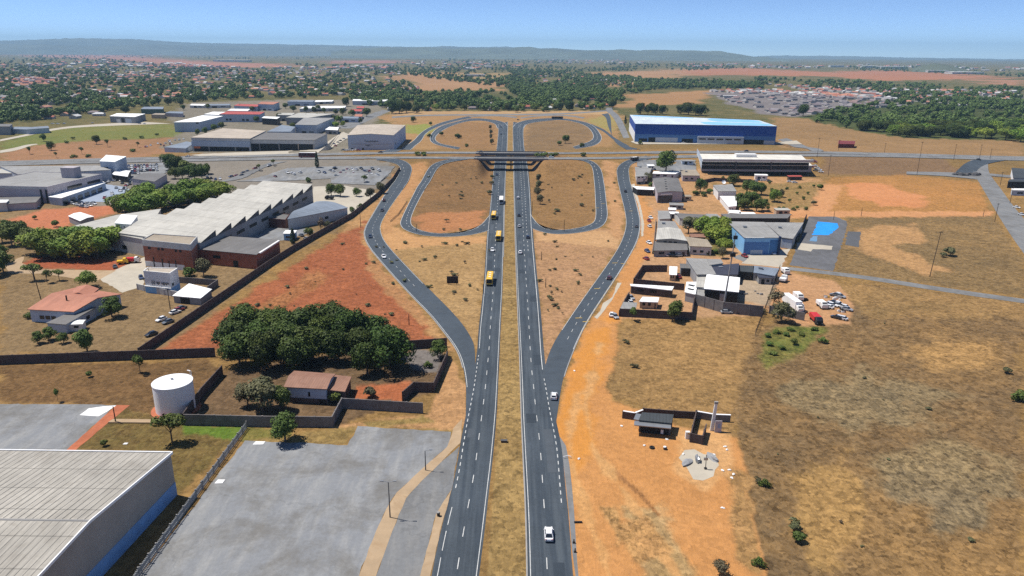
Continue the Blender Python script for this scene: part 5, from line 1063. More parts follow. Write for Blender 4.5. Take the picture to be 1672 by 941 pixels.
for i, (bx, by, h, lb_) in enumerate(((1497,286,26,'tallest pole beside the road at the dark field'),(1334,258,17,'slim pole near the end of the long store roof'),(1352,289,17,'pole where the dirt track meets the lane'),(1557,262,14,'pole by the far road behind the dark field'),(1599,260,13,'pole left of the short pole near the junction mouth'),(1616,261,10,'short pole near the junction mouth'),(1444,250,9,'pole between red shed and tall pole on the far verge'),(1369,246,10,'pole under the red roadside shed'),(1518,452,20,'leaning pole alone in the dry field'),(1624,363,11,'pole where the dirt lane meets the grey street'),(1633,303,10,'dark pole opposite the white store'),(1649,332,11,'pole below the low white store'),(1361,359,5,'short post at the top corner of the court'),(1406,353,5,'short post on the dirt lane right of the court'),(1605,354,4,'dark stub post near the grey street'))):
    pole(bx, by, h, lb_, .9 if h > 8 else 0, lean=1.2 if h == 20 else 0)
for px, py, lb_ in ((869,345,'tall thin post on the right mound near the highway'),(921,378,'tall thin post at the bottom of the right mound'),(1046,472,'short post on the verge by the right ramp'),(789,480,'short post left of the bus lane'),(891,470,'thin post in the right dry island'),(884,425,'dark short post at the tip of the loop road'),(680,378,'thin dark post on the outer edge of the left loop'),(668,531,'thin post in the red soil near the ramp'),(1242,382,'slim post at the right of the workshop annex')):
    pole(px, py, 6 if 'tall' in lb_ else 4, lb_, 0, name='roadside_post', mt='black')
# billboard seen from behind
x, y, z = G(739, 465); root = thing('billboard', 'dark blank board standing in the dry grass island', 'billboard', (x, y, 0)); mb = MB()
mb.box(-2.3, 2.3, -.12, .12, .7, 3.4); mb.build('panel', mat('dark_board', (.03, .024, .022), .8, .25, .8), root)
mb = MB()
for p in ((-2.4, 2.4, 3.4, 3.55), (-2.4, 2.4, .55, .7)): mb.box(p[0], p[1], -.16, .16, p[2], p[3])
mb.build('frame', M['wood'], root)
for s in (-1.6, 1.6):
    mb = MB(); mb.tube((s, .3, 0), (s, .3, 3.3), .1); mb.tube((s, 1.6, 0), (s, .3, 2.6), .06); mb.build('leg', M['wood'], root)
x, y, z = G(823, 722); root = thing('drain_cover', 'small dark drain box on the grass median', 'drain box', (x, y, 0)); mb = MB(); mb.box(-.75, .75, -.35, .35, 0, .5); mb.build('body', M['wood'], root); mb = MB(); mb.box(-.82, .82, -.42, .42, .5, .58); mb.build('lid', M['dconc'], root)
# white slab post by the shack with painted panel
x, y, z = G(1162, 703); root = thing('sign_pylon', 'tall leaning white pylon rising beside the shack', 'pylon', (x, y, 0)); mb = MB(); mb.hexa([(-.45, -.2, 0), (.45, -.2, 0), (.45, .2, 0), (-.45, .2, 0)], [(.1, -.2, 7.4), (.75, -.2, 7.4), (.75, .2, 7.4), (.1, .2, 7.4)]); mb.build('post', M['white'], root)
mb = MB(); mb.box(.0, .9, -.25, .25, 7.4, 8.0); mb.build('cap', M['conc'], root)
x, y, z = G(1169, 706); root = thing('sign_board', 'pale board with blue painted letters next to the white pylon', 'sign', (x, y, 0)); mb = MB(); mb.box(-.4, 1.3, -.1, .1, 0, 3.2); mb.build('panel', M['lilac'], root)
mb = MB()
for z_ in (1.15, 1.75):
    mb.box(.3, .45, -.13, -.1, z_, z_ + .5); mb.box(.55, .95, -.13, -.1, z_ + .36, z_ + .5); mb.box(.55, .7, -.13, -.1, z_, z_ + .36); mb.box(.82, .95, -.13, -.1, z_, z_ + .36)
mb.build('lettering', M['strip'], root)
# gateposts / fridge / tyres / rubble on the dirt
x, y, z = G(1122, 716); root = thing('fridge', 'old white fridge with a yellow sticker beside the shack', 'fridge', (x, y, 0)); mb = MB(); mb.box(-.5, .5, -.4, .4, 0, 1.9); mb.build('body', M['white'], root); mb = MB(); mb.box(-.42, .42, -.45, -.41, .9, 1.8); mb.build('door', M['white'], root); mb = MB(); mb.box(.0, .38, -.48, -.455, 1.35, 1.75); mb.build('sticker', M['yellow'], root)
def torus(mb, R0, r, n=18, m=8):
    vs = [((R0 + r * math.cos(6.28318 * j / m)) * math.cos(6.28318 * i / n), (R0 + r * math.cos(6.28318 * j / m)) * math.sin(6.28318 * i / n), r + r * math.sin(6.28318 * j / m)) for i in range(n) for j in range(m)]
    return mb.add(vs, [(i * m + j, ((i + 1) % n) * m + j, ((i + 1) % n) * m + (j + 1) % m, i * m + (j + 1) % m) for i in range(n) for j in range(m)])
x, y, z = G(1064.6, 732); mb = MB(); torus(mb, .45, .22); tag(mb.build('tyre', M['tyre'], None, (x, y, 0)), 'black tyre lying flat on the orange dirt below the shack', 'tyre')
x, y, z = G(1086, 734); root = thing('drum', 'white topped black drum lying on the dirt right of the tyre', 'drum', (x, y, 0)); mb = MB(); mb.tube((0, 0, 0), (0, 0, .6), .45, .45, 14); mb.build('body', M['black'], root); mb = MB(); mb.tube((-.1, .1, .6), (-.1, .1, .72), .4, .36, 14); mb.build('lid', M['white'], root)
x, y, z = G(1152, 766); root = thing('signal_post', 'dark post standing on the broken slab', 'post', (x, y, 0)); mb = MB(); mb.tube((0, 0, 0), (-.1, 0, 3.6), .09, .07); mb.build('shaft', M['black'], root); mb = MB(); mb.box(-.6, .3, -.15, .15, 2.3, 2.9); mb.build('bracket', M['steel'], root); mb = MB(); mb.box(-.3, .3, -.3, .3, 0, .3); mb.build('foot', M['black'], root)
rb0 = {}
def rock(px, py, r, seed, mt, label, group, nm='rock', sq=(1, .8, .55)):
    x, y, z = G(px, py); mb = MB(); mb.blob((0, 0, r * sq[2] * .6), r, seed, 9, 6, sq, .3); tag(mb.build(nm, M[mt], None, (x, y, z), seed), label, nm, group)
rock(1139, 753, 1.0, 3, 'steel', 'grey scrap boulder leaning on the broken slab', None, sq=(.6, 1.2, .9)); rock(1122, 757, 1.3, 4, 'greywall', 'heap of grey rubble on the left of the broken slab', None, 'rubble_heap', (1.4, .7, .35)); rock(1162, 748, 1.4, 5, 'greywall', 'heap of grey rubble on the right of the broken slab', None, 'rubble_heap', (1.5, .6, .35))
for k, (px, py) in enumerate(((1116,742),(1166,743),(1184,730),(1187,735),(1180,769),(1191,768),(1198,775),(1195,781),(1089,718),(1052,728),(1015,696),(1180,830),(945,750),(938,606))): rock(px, py, .42, 20 + k, 'white', 'pale chunk of debris scattered on the orange dirt', 'debris on the dirt', 'debris', (1, .7, .4))
x, y, z = G(1580, 287); mb = MB()
for k in range(9): mb.blob((-9 + k * 2.3, RX.uniform(-2, 2), .8), RX.uniform(2, 3.4), k, 8, 5, (1, .8, .6), .3)
tag(mb.build('rubble_heap', M['dconc'], None, (x, y, 0)), 'long dark grey rubble heap beside the junction mouth', 'rubble heap')
x, y, z = G(250, 689); mb = MB(); mb.prism([(-8, -.9), (4, -.9), (4.4, .8), (-7.6, .9)], 0, .3); tag(mb.build('concrete_slab', M['tan'], None, (x - 3, y, 0)), 'pale concrete slab left of the water tank', 'slab')
for px, py, w, d_, lb_ in ((359,787,.9,.8,'white square cover on the lot by the palisade fence'),(423,724,1.3,.8,'white scrap sheet at the top left of the empty lot'),(205,725,.5,.4,'white scrap on the grass behind the warehouse')):
    x, y, z = G(px, py); mb = MB(); mb.prism([(-w, -d_), (w * .9, -d_ * .8), (w, d_), (-w * .8, d_)], .02, .1); tag(mb.build('cover_plate', M['white'], None, (x, y, 0)), lb_, 'cover plate')
# red shed far right, bins
r_, q_, h_ = bld('red_shed', 'dark red roadside shed on the far verge right of the blue warehouse', 'shed', [(1369,235.5),(1395,236),(1396,231),(1370,230)], 5, mat('maroon_wall', (.12, .02, .02)), mat('maroon_roof', (.16, .03, .03)), base=0)
x, y, z = G(716, 843); root = thing('litter_bin', 'dark litter bin on the verge wedge by the highway', 'bin', (x, y, 0)); mb = MB(); mb.tube((0, 0, 0), (0, 0, .9), .3, .34, 12); mb.build('body', M['black'], root); mb = MB(); mb.tube((0, 0, .9), (0, 0, 1.0), .36, .3, 12); mb.build('lid', M['conc'], root)
for px, py, lb_ in ((939,902,'black marker post at the dirt edge near the white car'),(937,887,'small black stake above the black marker post')):
    x, y, z = G(px, py); root = thing('marker_post', lb_, 'marker post', (x, y, 0)); mb = MB(); mb.tube((0, 0, 0), (0, 0, .9), .16, .1); mb.build('post', M['black'], root); mb = MB(); mb.box(-.25, .25, -.2, .2, 0, .2); mb.build('foot', M['black'], root)
x, y, z = G(944, 854); mb = MB(); mb.tube((-.8, 0, .2), (.8, .05, .2), .2, .2, 10); tag(mb.build('pipe', M['black'], None, (x, y, 0)), 'short dark pipe lying beside the dirt verge', 'pipe')
x, y, z = G(926, 748); root = thing('barrier_rail', 'bent white rail at the edge of the orange dirt', 'rail', (x, y, 0)); mb = MB(); mb.tube((-.9, -.2, .5), (.1, .1, .6), .07); mb.tube((.1, .1, .6), (.9, -.1, .5), .07); mb.build('rail', M['whitem'], root); mb = MB(); mb.tube((-.9, -.2, 0), (-.9, -.2, .5), .06); mb.tube((.9, -.1, 0), (.9, -.1, .5), .06); mb.build('posts', M['whitem'], root)

wall([(1146,300),(1166,296),(1200,298),(1228,299)], 2.6, 'dark hedge topped wall under the long store porch', M['wallbrown'])
# ------------------------------------------------------------------ trees
LF = {'dark': leafmat('leaves_dark', (.020, .036, .007), (.075, .11, .018)), 'mid': leafmat('leaves_mid', (.052, .080, .016), (.13, .17, .036)),
      'bright': leafmat('leaves_bright', (.09, .15, .018), (.21, .28, .04)), 'olive': leafmat('leaves_olive', (.075, .08, .034), (.16, .15, .07)), 'dry': leafmat('leaves_dry', (.10, .08, .045), (.19, .15, .09)),
      'cyp': leafmat('leaves_cypress', (.012, .028, .010), (.035, .06, .02)), 'far': leafmat('leaves_far', (.055, .088, .020), (.125, .17, .042), .012, .35)}
def crown_arrays(seed, lobes, rad, n, leaf, zc, flat=.8, gap=0.0):
    r = np.random.default_rng(seed); C = []; RR = []
    for i in range(lobes):
        u = r.normal(size=3); u /= np.linalg.norm(u); k = r.uniform(.35, .95) if i else 0
        c = u * np.array([rad * .74, rad * .74, rad * .55 * flat]) * k
        if c[2] > 0: c[:2] *= 1 - .25 * c[2] / (rad * .55)
        C.append(c); RR.append(rad * r.uniform(.32, .48))
    C = np.array(C); RR = np.array(RR); w = RR ** 2 / np.sum(RR ** 2); li = r.choice(lobes, n, p=w)
    d = r.normal(size=(n, 3)); d[:, 2] += .25; d /= np.linalg.norm(d, axis=1, keepdims=True)
    # clumps: pull leaves toward twig tips on each lobe
    tips = r.normal(size=(lobes, 26, 3)); tips[:, :, 2] += .3; tips /= np.linalg.norm(tips, axis=2, keepdims=True)
    ti = r.integers(0, 26, n); d = d * .5 + tips[li, ti] * .75; d /= np.linalg.norm(d, axis=1, keepdims=True)
    bump = r.uniform(.82, 1.16, (lobes, 26))[li, ti]
    p = C[li] + d * (RR[li] * bump * r.uniform(.78, 1.04, n))[:, None] * np.array([1, 1, flat]); p[:, 2] += zc
    nn = d + r.normal(size=(n, 3)) * .42 + np.array([0, 0, .2]); nn /= np.linalg.norm(nn, axis=1, keepdims=True)
    a = np.cross(nn, r.normal(size=(n, 3))); a /= np.linalg.norm(a, axis=1, keepdims=True); b = np.cross(nn, a)
    s = (leaf * r.uniform(.6, 1.35, n))[:, None] * .5
    v = np.stack([p - a * s, p - b * s * .8, p + a * s, p + b * s * .8], 1).reshape(-1, 3)
    return v, np.arange(n * 4).reshape(-1, 4), C, RR
def trunk_mb(zc, rad, r0, C, RR, base=0, k=6):
    mb = MB(); fork = zc * .45; mb.tube((0, 0, -.3), (.1 * r0, 0, fork), r0, r0 * .75, 7)
    for i in range(min(k, len(C))): mb.tube((.1 * r0, 0, fork * .92), (C[i][0] * .85, C[i][1] * .85, zc + C[i][2] * .7), r0 * .5, r0 * .14, 5)
    return mb
PT = {}
def proto(kind):
    K = {'mango': (15, 6.4, 6500, .6, 6.2, 1.0, .38, 'dark'), 'broad': (11, 4.6, 3400, .56, 4.9, .95, .28, 'mid'), 'bright': (11, 5.2, 3800, .58, 4.9, .9, .28, 'bright'),
         'sparse': (7, 2.7, 900, .46, 4.6, .85, .13, 'mid'), 'olive': (9, 4.4, 2500, .52, 4.8, .95, .25, 'olive'), 'dry': (7, 3.0, 800, .45, 3.6, .9, .13, 'dry'), 'shrub': (6, 1.6, 480, .4, 1.05, .8, .06, 'mid'),
         'oshrub': (6, 1.6, 420, .38, 1.05, .8, .06, 'olive'), 'cyp': (1, 1, 900, .5, 0, 1, .15, 'cyp'), 'fartree': (9, 6.6, 420, 1.75, 5.4, .92, .35, 'far')}[kind]
    out = []
    for s in range(3 if kind != 'fartree' else 6):
        lobes, rad, n, leaf, zc, fl, tr_, lf = K
        if kind == 'cyp':
            r = np.random.default_rng(s + 40); h = r.uniform(0.6, 9.5, n) ; th = r.uniform(0, 6.283, n); rr = (1.5 * np.minimum(1, h / 1.5) * (1 - (h / 10) ** 1.6) + .1) * r.uniform(.8, 1.15, n)
            p = np.stack([rr * np.cos(th), rr * np.sin(th), h], 1); nn = np.stack([np.cos(th), np.sin(th), .5 + 0 * th], 1) + r.normal(size=(n, 3)) * .4; nn /= np.linalg.norm(nn, axis=1, keepdims=True)
            a = np.cross(nn, r.normal(size=(n, 3))); a /= np.linalg.norm(a, axis=1, keepdims=True); b = np.cross(nn, a); q = leaf * .5
            v = np.stack([p - a * q, p - b * q, p + a * q, p + b * q], 1).reshape(-1, 3); f = np.arange(n * 4).reshape(-1, 4); C = np.zeros((0, 3)); RR = []; zc = 4
        else: v, f, C, RR = crown_arrays(100 + s * 7 + len(kind), lobes, rad, n, leaf, zc, fl)
        out.append((rawmesh('crown', v, f, [LF[lf]]), trunk_mb(zc, rad, tr_, C, RR).mesh('trunk', M['bark'])))
    PT[kind] = out
for k_ in ('mango', 'broad', 'bright', 'sparse', 'olive', 'dry', 'shrub', 'oshrub', 'cyp', 'fartree'): proto(k_)
NOM = {'mango': 11.5, 'broad': 9, 'bright': 9, 'sparse': 7, 'olive': 9, 'dry': 6, 'shrub': 2.4, 'oshrub': 2.4, 'cyp': 10, 'fartree': 10.5}
NT = [0]
def tree(kind, px, py, h, label, group=None, name=None, wide=1.0, cat=None, xyz=None):
    NT[0] += 1; x, y, z = xyz or G(px, py); s = h / NOM[kind]; nm = name or {'shrub': 'shrub', 'oshrub': 'shrub', 'cyp': 'cypress_tree'}.get(kind, 'tree')
    root = thing(nm, label, cat or ('shrub' if nm == 'shrub' else 'tree'), (x, y, z), RX.uniform(0, 6.28), group); root.scale = (s * wide, s * wide, s)
    c, t = PT[kind][RX.randrange(len(PT[kind]))]
    link('crown', c, root); link('trunk', t, root); return root
def grove(kind, pts, h, label, group, wide=1.0, jit=.15):
    for p in pts: tree(kind, p[0], p[1], h * RX.uniform(1 - jit, 1 + jit), label, group, None, wide * RX.uniform(.9, 1.12))
# the dense clump: one tree at a time
grove('mango', [(392,598),(432,603),(478,606),(600,612),(636,604),(385,575),(425,580),(468,584),(508,590),(548,592),(588,590),(625,585),(405,556),(445,562),(488,566),(530,568),(572,566),(608,564),(550,552),(512,553)], 12.5,
      'big dark green tree in the dense clump behind the brown roofed house', 'big dark trees of the walled compound', 1.0)
T = tree
T('olive', 430, 674, 11, 'sprawling grey green tree inside the compound left of the brown roofed house', wide=1.25); T('olive', 405, 664, 8, 'smaller grey green tree at the left of the sprawling compound tree'); T('mid' if 0 else 'broad', 460, 668, 8, 'green tree touching the left end of the brown house roof')
T('broad', 466, 721, 8, 'round bushy green tree in front of the grey compound wall', wide=1.1); T('sparse', 281, 722, 9, 'slender light green tree below the water tank', wide=1.25); T('sparse', 229, 609, 6.5, 'small dark tree standing above the water tank', wide=.9)
T('sparse', 95, 656, 4.5, 'thin sapling at the top edge of the grey yard', wide=.6); T('broad', 143, 575, 9, 'round dark tree just behind the long dark wall', wide=.95); T('broad', 183, 518, 8.5, 'dark round tree at the right of the salmon roofed house')
T('bright', 143, 470, 8, 'broad leafed tree behind the salmon roof ridge'); T('sparse', 56, 458, 8.5, 'flat crowned tree by the leaning utility pole', wide=1.3); T('sparse', 97, 458, 5.5, 'small sparse tree right of the flat crowned one', wide=1.3); T('sparse', 77, 462, 6.5, 'thin tree between the flat crowned tree and the small sparse one')
T('shrub', 148, 615, 2.2, 'lone shrub on the brown lot behind the grey yard'); T('shrub', 173, 728, 2, 'dark shrub behind the ribbed warehouse roof'); T('broad', 715, 584, 6.5, 'dark tree at the corner of gravel patch and ramp'); T('shrub', 650, 566, 4, 'dark bush between tree clump and low brown wall')
T('shrub', 552, 656, 4.5, 'green bush in front of the rusty brown annex'); T('oshrub', 606, 648, 4, 'green bush on the red patch inside the compound'); T('shrub', 700, 600, 2.5, 'small bush on the gravel corner')
grove('bright', [(86,421),(112,424),(136,424),(160,422),(178,410),(104,408),(98,416),(124,412),(148,414),(66,414)], 13, 'bright green spreading tree left of the brick factory', 'bright trees by the tan drive', 1.2)
grove('broad', [(4,396),(20,402),(36,398),(52,405),(70,404),(12,386),(30,388)], 11, 'dark green tree at the left edge above the tan drive', 'trees at the left edge above the drive'); grove('broad', [(-4,452),(6,446),(2,430)], 10, 'dark tree cut by the left edge below the tan drive', 'trees cut by the left edge')
grove('bright', [(205,350),(220,352),(238,348),(255,345),(225,338),(245,334),(310,336),(328,334),(345,330),(362,326),(300,330),(318,322),(270,340),(212,344),(230,330),(292,338),(336,326),(355,322),(282,332),(264,334)], 13, 'bright green tree in the row behind the sawtooth roof', 'bright trees behind the sawtooth roof', 1.25)
grove('mango', [(278,279),(290,281)], 14, 'dark tall tree at the near side of the crossing road on the left', 'dark trees below the crossing road'); grove('broad', [(303,284),(315,286),(328,286),(340,284),(298,292),(318,294),(286,292),(330,292),(308,288)], 10.5, 'olive green tree in the clump below the crossing road on the left', 'green clump below the crossing road')
grove('cyp', [(336,387),(363,376),(382,366),(398,358),(412,351),(428,345),(444,339),(458,333),(472,328),(488,324),(500,320)], 8.5, 'dark columnar tree against the shaded saw tooth wall', 'columnar trees by the sawtooth wall', 1.5)
T('broad', 541, 320, 9, 'round tree in the pale yard right of the sawtooth factory'); T('broad', 556, 321, 9, 'second round tree beside the dark pickup in the pale yard'); T('shrub', 505, 298, 5, 'bush behind the far end of the sawtooth roof'); T('broad', 582, 321, 6.5, 'small round tree near the right end of the pale yard'); T('olive', 605, 326, 8.5, 'bushy tree near the bend of the diagonal wall'); T('olive', 620, 316, 8.5, 'pale bushy tree where the diagonal wall meets the ramp', wide=1.2); T('shrub', 588, 341, 4, 'bush in front of the white gate of the diagonal wall'); T('shrub', 576, 346, 4, 'bush at the end of the vault roofed shed')
T('dry', 524, 376, 7, 'bare brown tree beside the vault roofed shed'); T('olive', 536, 374, 5, 'dull green bush right of the bare brown tree'); T('broad', 505, 388, 6, 'green bush at the edge of the concrete yard'); T('cyp', 479, 398, 8, 'dark conical tree beside the blue kiosk', wide=1.3); T('olive', 333, 452, 9, 'tall olive tree between brick factory and brick shed'); T('shrub', 309, 452, 5, 'bush at the right foot of the brick factory'); T('shrub', 270, 478, 4, 'dark bush on the panel fence of the lettered block')
T('cyp', 518, 274, 13, 'lone dark cypress beside the dark red coach', wide=.8); T('sparse', 424, 279, 6, 'small roadside tree on the car park bank'); T('sparse', 447, 271, 6, 'small tree nearer the coach on the car park bank'); T('sparse', 595, 300, 7, 'pale tree among the parked cars by the left ramp', wide=1.2)
T('sparse', 63, 380, 3, 'palm like shrub on the red garden'); T('shrub', 57, 359, 3, 'dark hedge bush on the red garden'); T('shrub', 92, 371, 4.5, 'dark round hedge under the white canopy'); T('shrub', 33, 371, 3, 'round dark bush at the lower edge of the red garden')
grove('broad', [(62,561),(80,556),(104,560)], 4.5, 'grey green garden bush before the salmon roofed house', 'garden bushes of the salmon roofed house'); T('shrub', 46, 521, 3, 'green bush at the left corner of the salmon roofed house')
for px, py, h, lb in ((72,231,9,'dark tree pair in the green field'),(84,246,10,'leaning dark tree between green field and brown slope'),(158,236,10,'dark tree at the middle edge of the green field'),(176,240,8.5,'round dark tree right of the middle field tree'),(134,252,7.5,'small flat topped tree on the brown slope'),(49,252,8,'green tree low on the brown slope'),(92,258,6,'thin tree at the foot of the brown slope'),(225,241,6.5,'small tree near the pale yard beyond the brown slope')): T('sparse' if h < 9 else 'broad', px, py, h, lb, wide=.9)
for px, py in ((118,228),(205,228),(232,226),(255,222),(120,258),(145,257),(110,234),(217,248)): T('shrub', px, py, 3.5, 'low dark bush on the green field and brown slope', 'bushes on the green field', wide=1.6)
grove('broad', [(322,222),(336,219),(350,214),(362,211)], 9, 'green tree along the side of the white warehouse', 'trees beside the white warehouse'); grove('mango', [(240,182),(205,186),(294,172),(275,172)], 13, 'big dark tree behind the white roofed workshop', 'big trees behind the workshop')
grove('mango', [(652,185),(640,186),(664,184)], 22, 'tall very dark tree at the edge of the belt beyond the lettered warehouse', 'tall dark trees of the belt', .85); T('mango', 566, 174, 17, 'dark round tree behind the long white sheds'); T('mango', 680, 185, 13, 'round dark tree right of the tall very dark trees'); T('broad', 599, 191, 14, 'green tree beside the grey climbing street')
grove('broad', [(479,183),(500,184),(512,183),(530,185),(548,188),(560,188),(575,190),(520,182)], 11, 'round green tree in the row between the warehouses', 'row of trees between warehouses'); grove('bright', [(549,209),(560,207),(553,200)], 9, 'bright shrub like tree near the white kiosk roof', 'bright shrubs near the kiosk'); T('broad', 588, 202, 8, 'dark tree at the foot of the grey climbing street')
T('mango', 929, 181, 18, 'big dark tree beyond the far right loop'); T('mango', 916, 180, 14, 'dark tree left of the big dark tree beyond the loop'); T('mango', 1000, 178, 17, 'lone dark round tree beside the winding slip road', wide=.85); T('broad', 948, 176, 11, 'green tree between the two dark trees beyond the loop'); T('bright', 960, 177, 9, 'light green tree right of the green one beyond the loop')
grove('mango', [(1046,187),(1058,187),(1070,187),(1082,187),(1064,184)], 17, 'dark tree in the clump behind the left end of the blue warehouse', 'trees behind blue warehouse, left clump'); grove('mango', [(1112,187),(1124,188),(1136,189),(1146,189),(1120,184)], 18, 'dark tree in the clump behind the middle of the blue warehouse', 'trees behind blue warehouse, middle clump'); T('sparse', 1150, 190, 9, 'single small tree above the blue warehouse roof')
T('cyp', 1021, 203, 12, 'dark narrow tree at the left corner of the blue warehouse'); T('broad', 1087, 283, 19, 'big round green tree below the crossing road', wide=1.05); T('olive', 1057, 299, 9, 'grey leafed tree beside the low grey house'); T('shrub', 1063, 305, 4, 'green bush under the grey leafed tree'); T('broad', 1143, 314, 10.5, 'round dark tree between store and villa', wide=.95)
for px, py, lb in ((1136,319,'yellow green bush left of the villa'),(1150,321,'dark bush nearer the villa path'),(1160,317,'rounded bush beside the villa wall')): T('shrub', px, py, 4.5, lb, wide=1.1)
for px, py, h, lb in ((1198,304,8,'dark tree at the back of the white villa'),(1219,316,9,'dark tree in the garden right of the villa'),(1231,318,8,'second garden tree right of the villa'),(1243,318,8,'third garden tree near the scrub lot'),(1208,338,8,'tree beside the white terrace block'),(1226,338,9,'tall garden tree below the dark group'),(1244,345,7,'low dark tree at the bottom of the villa garden'),(1235,345,7,'low green tree beside the bottom garden tree'),(1215,344,7,'dark tree hiding the terrace corner')): T('broad', px, py, h * 1.2, lb, wide=1.15)
T('bright', 1264, 330, 9, 'pale green tree standing in the scrub lot'); T('olive', 1275, 322, 6, 'olive bush right of the pale green tree'); T('shrub', 1337, 310, 5, 'dark bush by the dirt track bend'); T('oshrub', 1328, 335, 4, 'olive bush beside the dirt track')
for px, py in ((1272,343),(1280,343),(1296,344),(1302,342),(1316,343),(1252,288),(1256,300),(1260,312),(1270,316),(1285,310),(1300,318),(1312,326),(1290,330),(1305,308),(1320,318),(1328,306),(1215,308),(1238,322),(1252,330),(1255,343),(1222,330),(1180,292),(1195,292)): T('shrub', px, py, 2.6, 'small dark bush in the scrub lot by the dirt lane', 'bushes of the scrub lot')
T('olive', 1124, 381, 11, 'big olive brown tree behind the gabled house', wide=1.2); T('dry', 1140, 383, 5, 'rust coloured bush beside the big olive brown tree'); T('broad', 1161, 380, 8, 'dark tree before the light roofed house'); grove('bright', [(1153,386),(1166,389),(1178,385),(1172,398),(1185,392),(1162,380),(1176,380),(1160,394)], 10.5, 'bright green tree left of the blue workshop', 'bright trees left of the blue workshop', 1.1); T('bright', 1181, 412, 8, 'light green tree below the bright group'); T('olive', 1180, 422, 6.5, 'dark olive bush near the grey ramp'); T('shrub', 1193, 404, 4, 'bush touching the blue workshop wall')
for px, py in ((1132,412),(1145,414),(1158,416),(1168,414)): T('shrub', px, py, 3, 'low green bush in the strip below the tan roof', 'bushes below the tan roof', wide=1.3)
for px, py in ((1070,416),(1080,417),(1090,417),(1232,453),(1240,454),(1252,455)): T('oshrub', px, py, 2.2, 'olive hedge bush at a yard edge on the right', 'hedge bushes of the right yards', wide=1.3)
T('broad', 1098, 524, 8.5, 'dark tree with forked crown before the lower yard wall', wide=1.0); T('sparse', 1032, 524, 5.5, 'sapling at the left of the lower yard wall'); T('dry', 1263, 500, 7, 'bare greyish tree by the slanting fence', wide=1.2); T('olive', 1275, 527, 9, 'thin olive tree beside the white truck'); T('oshrub', 1244, 512, 3, 'bush at the foot of the tall grey wall')
for px, py, h, lb in ((1552,418,5.5,'lone small tree in the dry field by the leaning pole'),(1541,420,3,'olive bush beside the lone small tree'),(1298,864,2.6,'olive shrub low in the big dry field'),(1308,886,2.6,'greener shrub below the olive shrub in the big dry field'),(1666,656,4,'dark shrub at the right edge of the big dry field'),(1644,609,2.5,'small shrub left of the right edge one'),(1237,924,2,'dark tuft near the bottom of the dirt'),(1247,794,2,'lone dark tuft at the dirt edge'),(1238,788,1.6,'smaller tuft at the dirt edge'),(1177,945,4.2,'leafless brownish bush at the bottom edge of the dirt'),(1345,560,2.5,'green bush on the green patch'),(1298,562,2.5,'left green bush on the green patch')):
    T('shrub' if 'green' in lb or 'dark' in lb else ('dry' if 'leafless' in lb else 'oshrub'), px, py, h, lb, name='shrub', wide=1.15)
for px, py in ((1255,550),(1268,545),(1282,548),(1292,540),(1310,548),(1330,540),(1275,570),(1262,580),(1258,565)): T('shrub', px, py, 1.6, 'fresh green bush on the green patch below the trucks', 'bushes of the green patch', wide=1.7)
for px, py, h, lb in ((923,234,10,'dark green tree on the far right mound'),(912,238,6,'bush left of the tree on the far right mound'),(748,226,7,'green bush on the far left mound'),(720,222,6,'small tree at the top of the far left mound'),(675,200,9,'thin dark tree on the dry field beyond the lettered warehouse'),(704,205,6,'small dark tree right of the thin one'),(702,224,5,'dark bush between the far left roads'),(762,240,4,'bush at the near edge of the far left mound'),(1046,236,5,'bush on the island of the winding slip road'),(950,240,5,'bush by the crossing road right of the bridge')): T('broad' if h > 8 else 'shrub', px, py, h, lb)
for px, py in ((801,212),(801,220),(802,228),(803,236)): T('olive', px, py, 7, 'olive tree in the row on the far highway bank', 'row on the far highway bank', wide=.8)
for px, py in ((878,298),(880,310),(877,322),(882,334)): T('olive', px, py, 7.5, 'tall olive shrub on the right mound beside the highway', 'tall shrubs on the right mound', wide=.9)
for px, py in ((804,292),(803,302),(800,318)): T('oshrub', px, py, 4, 'olive bush on the left bank below the bridge', 'bushes on the left bank')
for px, py in ((889,250),(897,250),(905,250),(872,247),(880,249),(945,254),(700,252),(690,252)): T('shrub', px, py, 4, 'dark bush on the verge between the crossing carriageways', 'bushes between the crossing carriageways', wide=1.4, xyz=(G(px, 246)[0], float(Yc(G(px, 246)[0])) + RX.uniform(-2, 2), float(Zr(G(px, 246)[0])) if abs(G(px, 246)[0]) > 40 else 8.6 ))
for px, py in ((724,376),(752,376),(700,290),(745,300),(960,300),(950,320),(968,345),(905,350),(890,384),(905,396),(800,410),(640,430),(702,470),(660,460),(560,400),(500,440),(610,430),(1003,300),(1004,330),(880,460),(905,500),(1022,560),(1035,600),(900,490),(470,470),(420,500),(380,505),(600,500),(640,515)): T('oshrub', px, py, 1.5, 'low dry tuft like bush on open ground by the ramps', 'low bushes on open ground', wide=1.5)
for px, py in ((660,181),(690,180),(712,181),(735,180),(758,181),(782,180),(806,181),(830,181),(852,180),(872,181),(890,180),(906,181),(965,181),(980,180)): T('broad' if px % 4 else 'bright', px, py, RX.uniform(10, 14), 'green tree in the belt just beyond the far loops', 'tree belt beyond the far loops', wide=1.1)
for px, py in ((392,178),(412,182),(440,181),(455,196),(500,198),(420,200),(380,197),(340,178),(300,180),(466,178),(478,212),(545,198),(520,197)): T('broad', px, py, RX.uniform(8, 11), 'green tree squeezed between the sheds of the warehouse quarter', 'trees among the warehouses', wide=1.1)
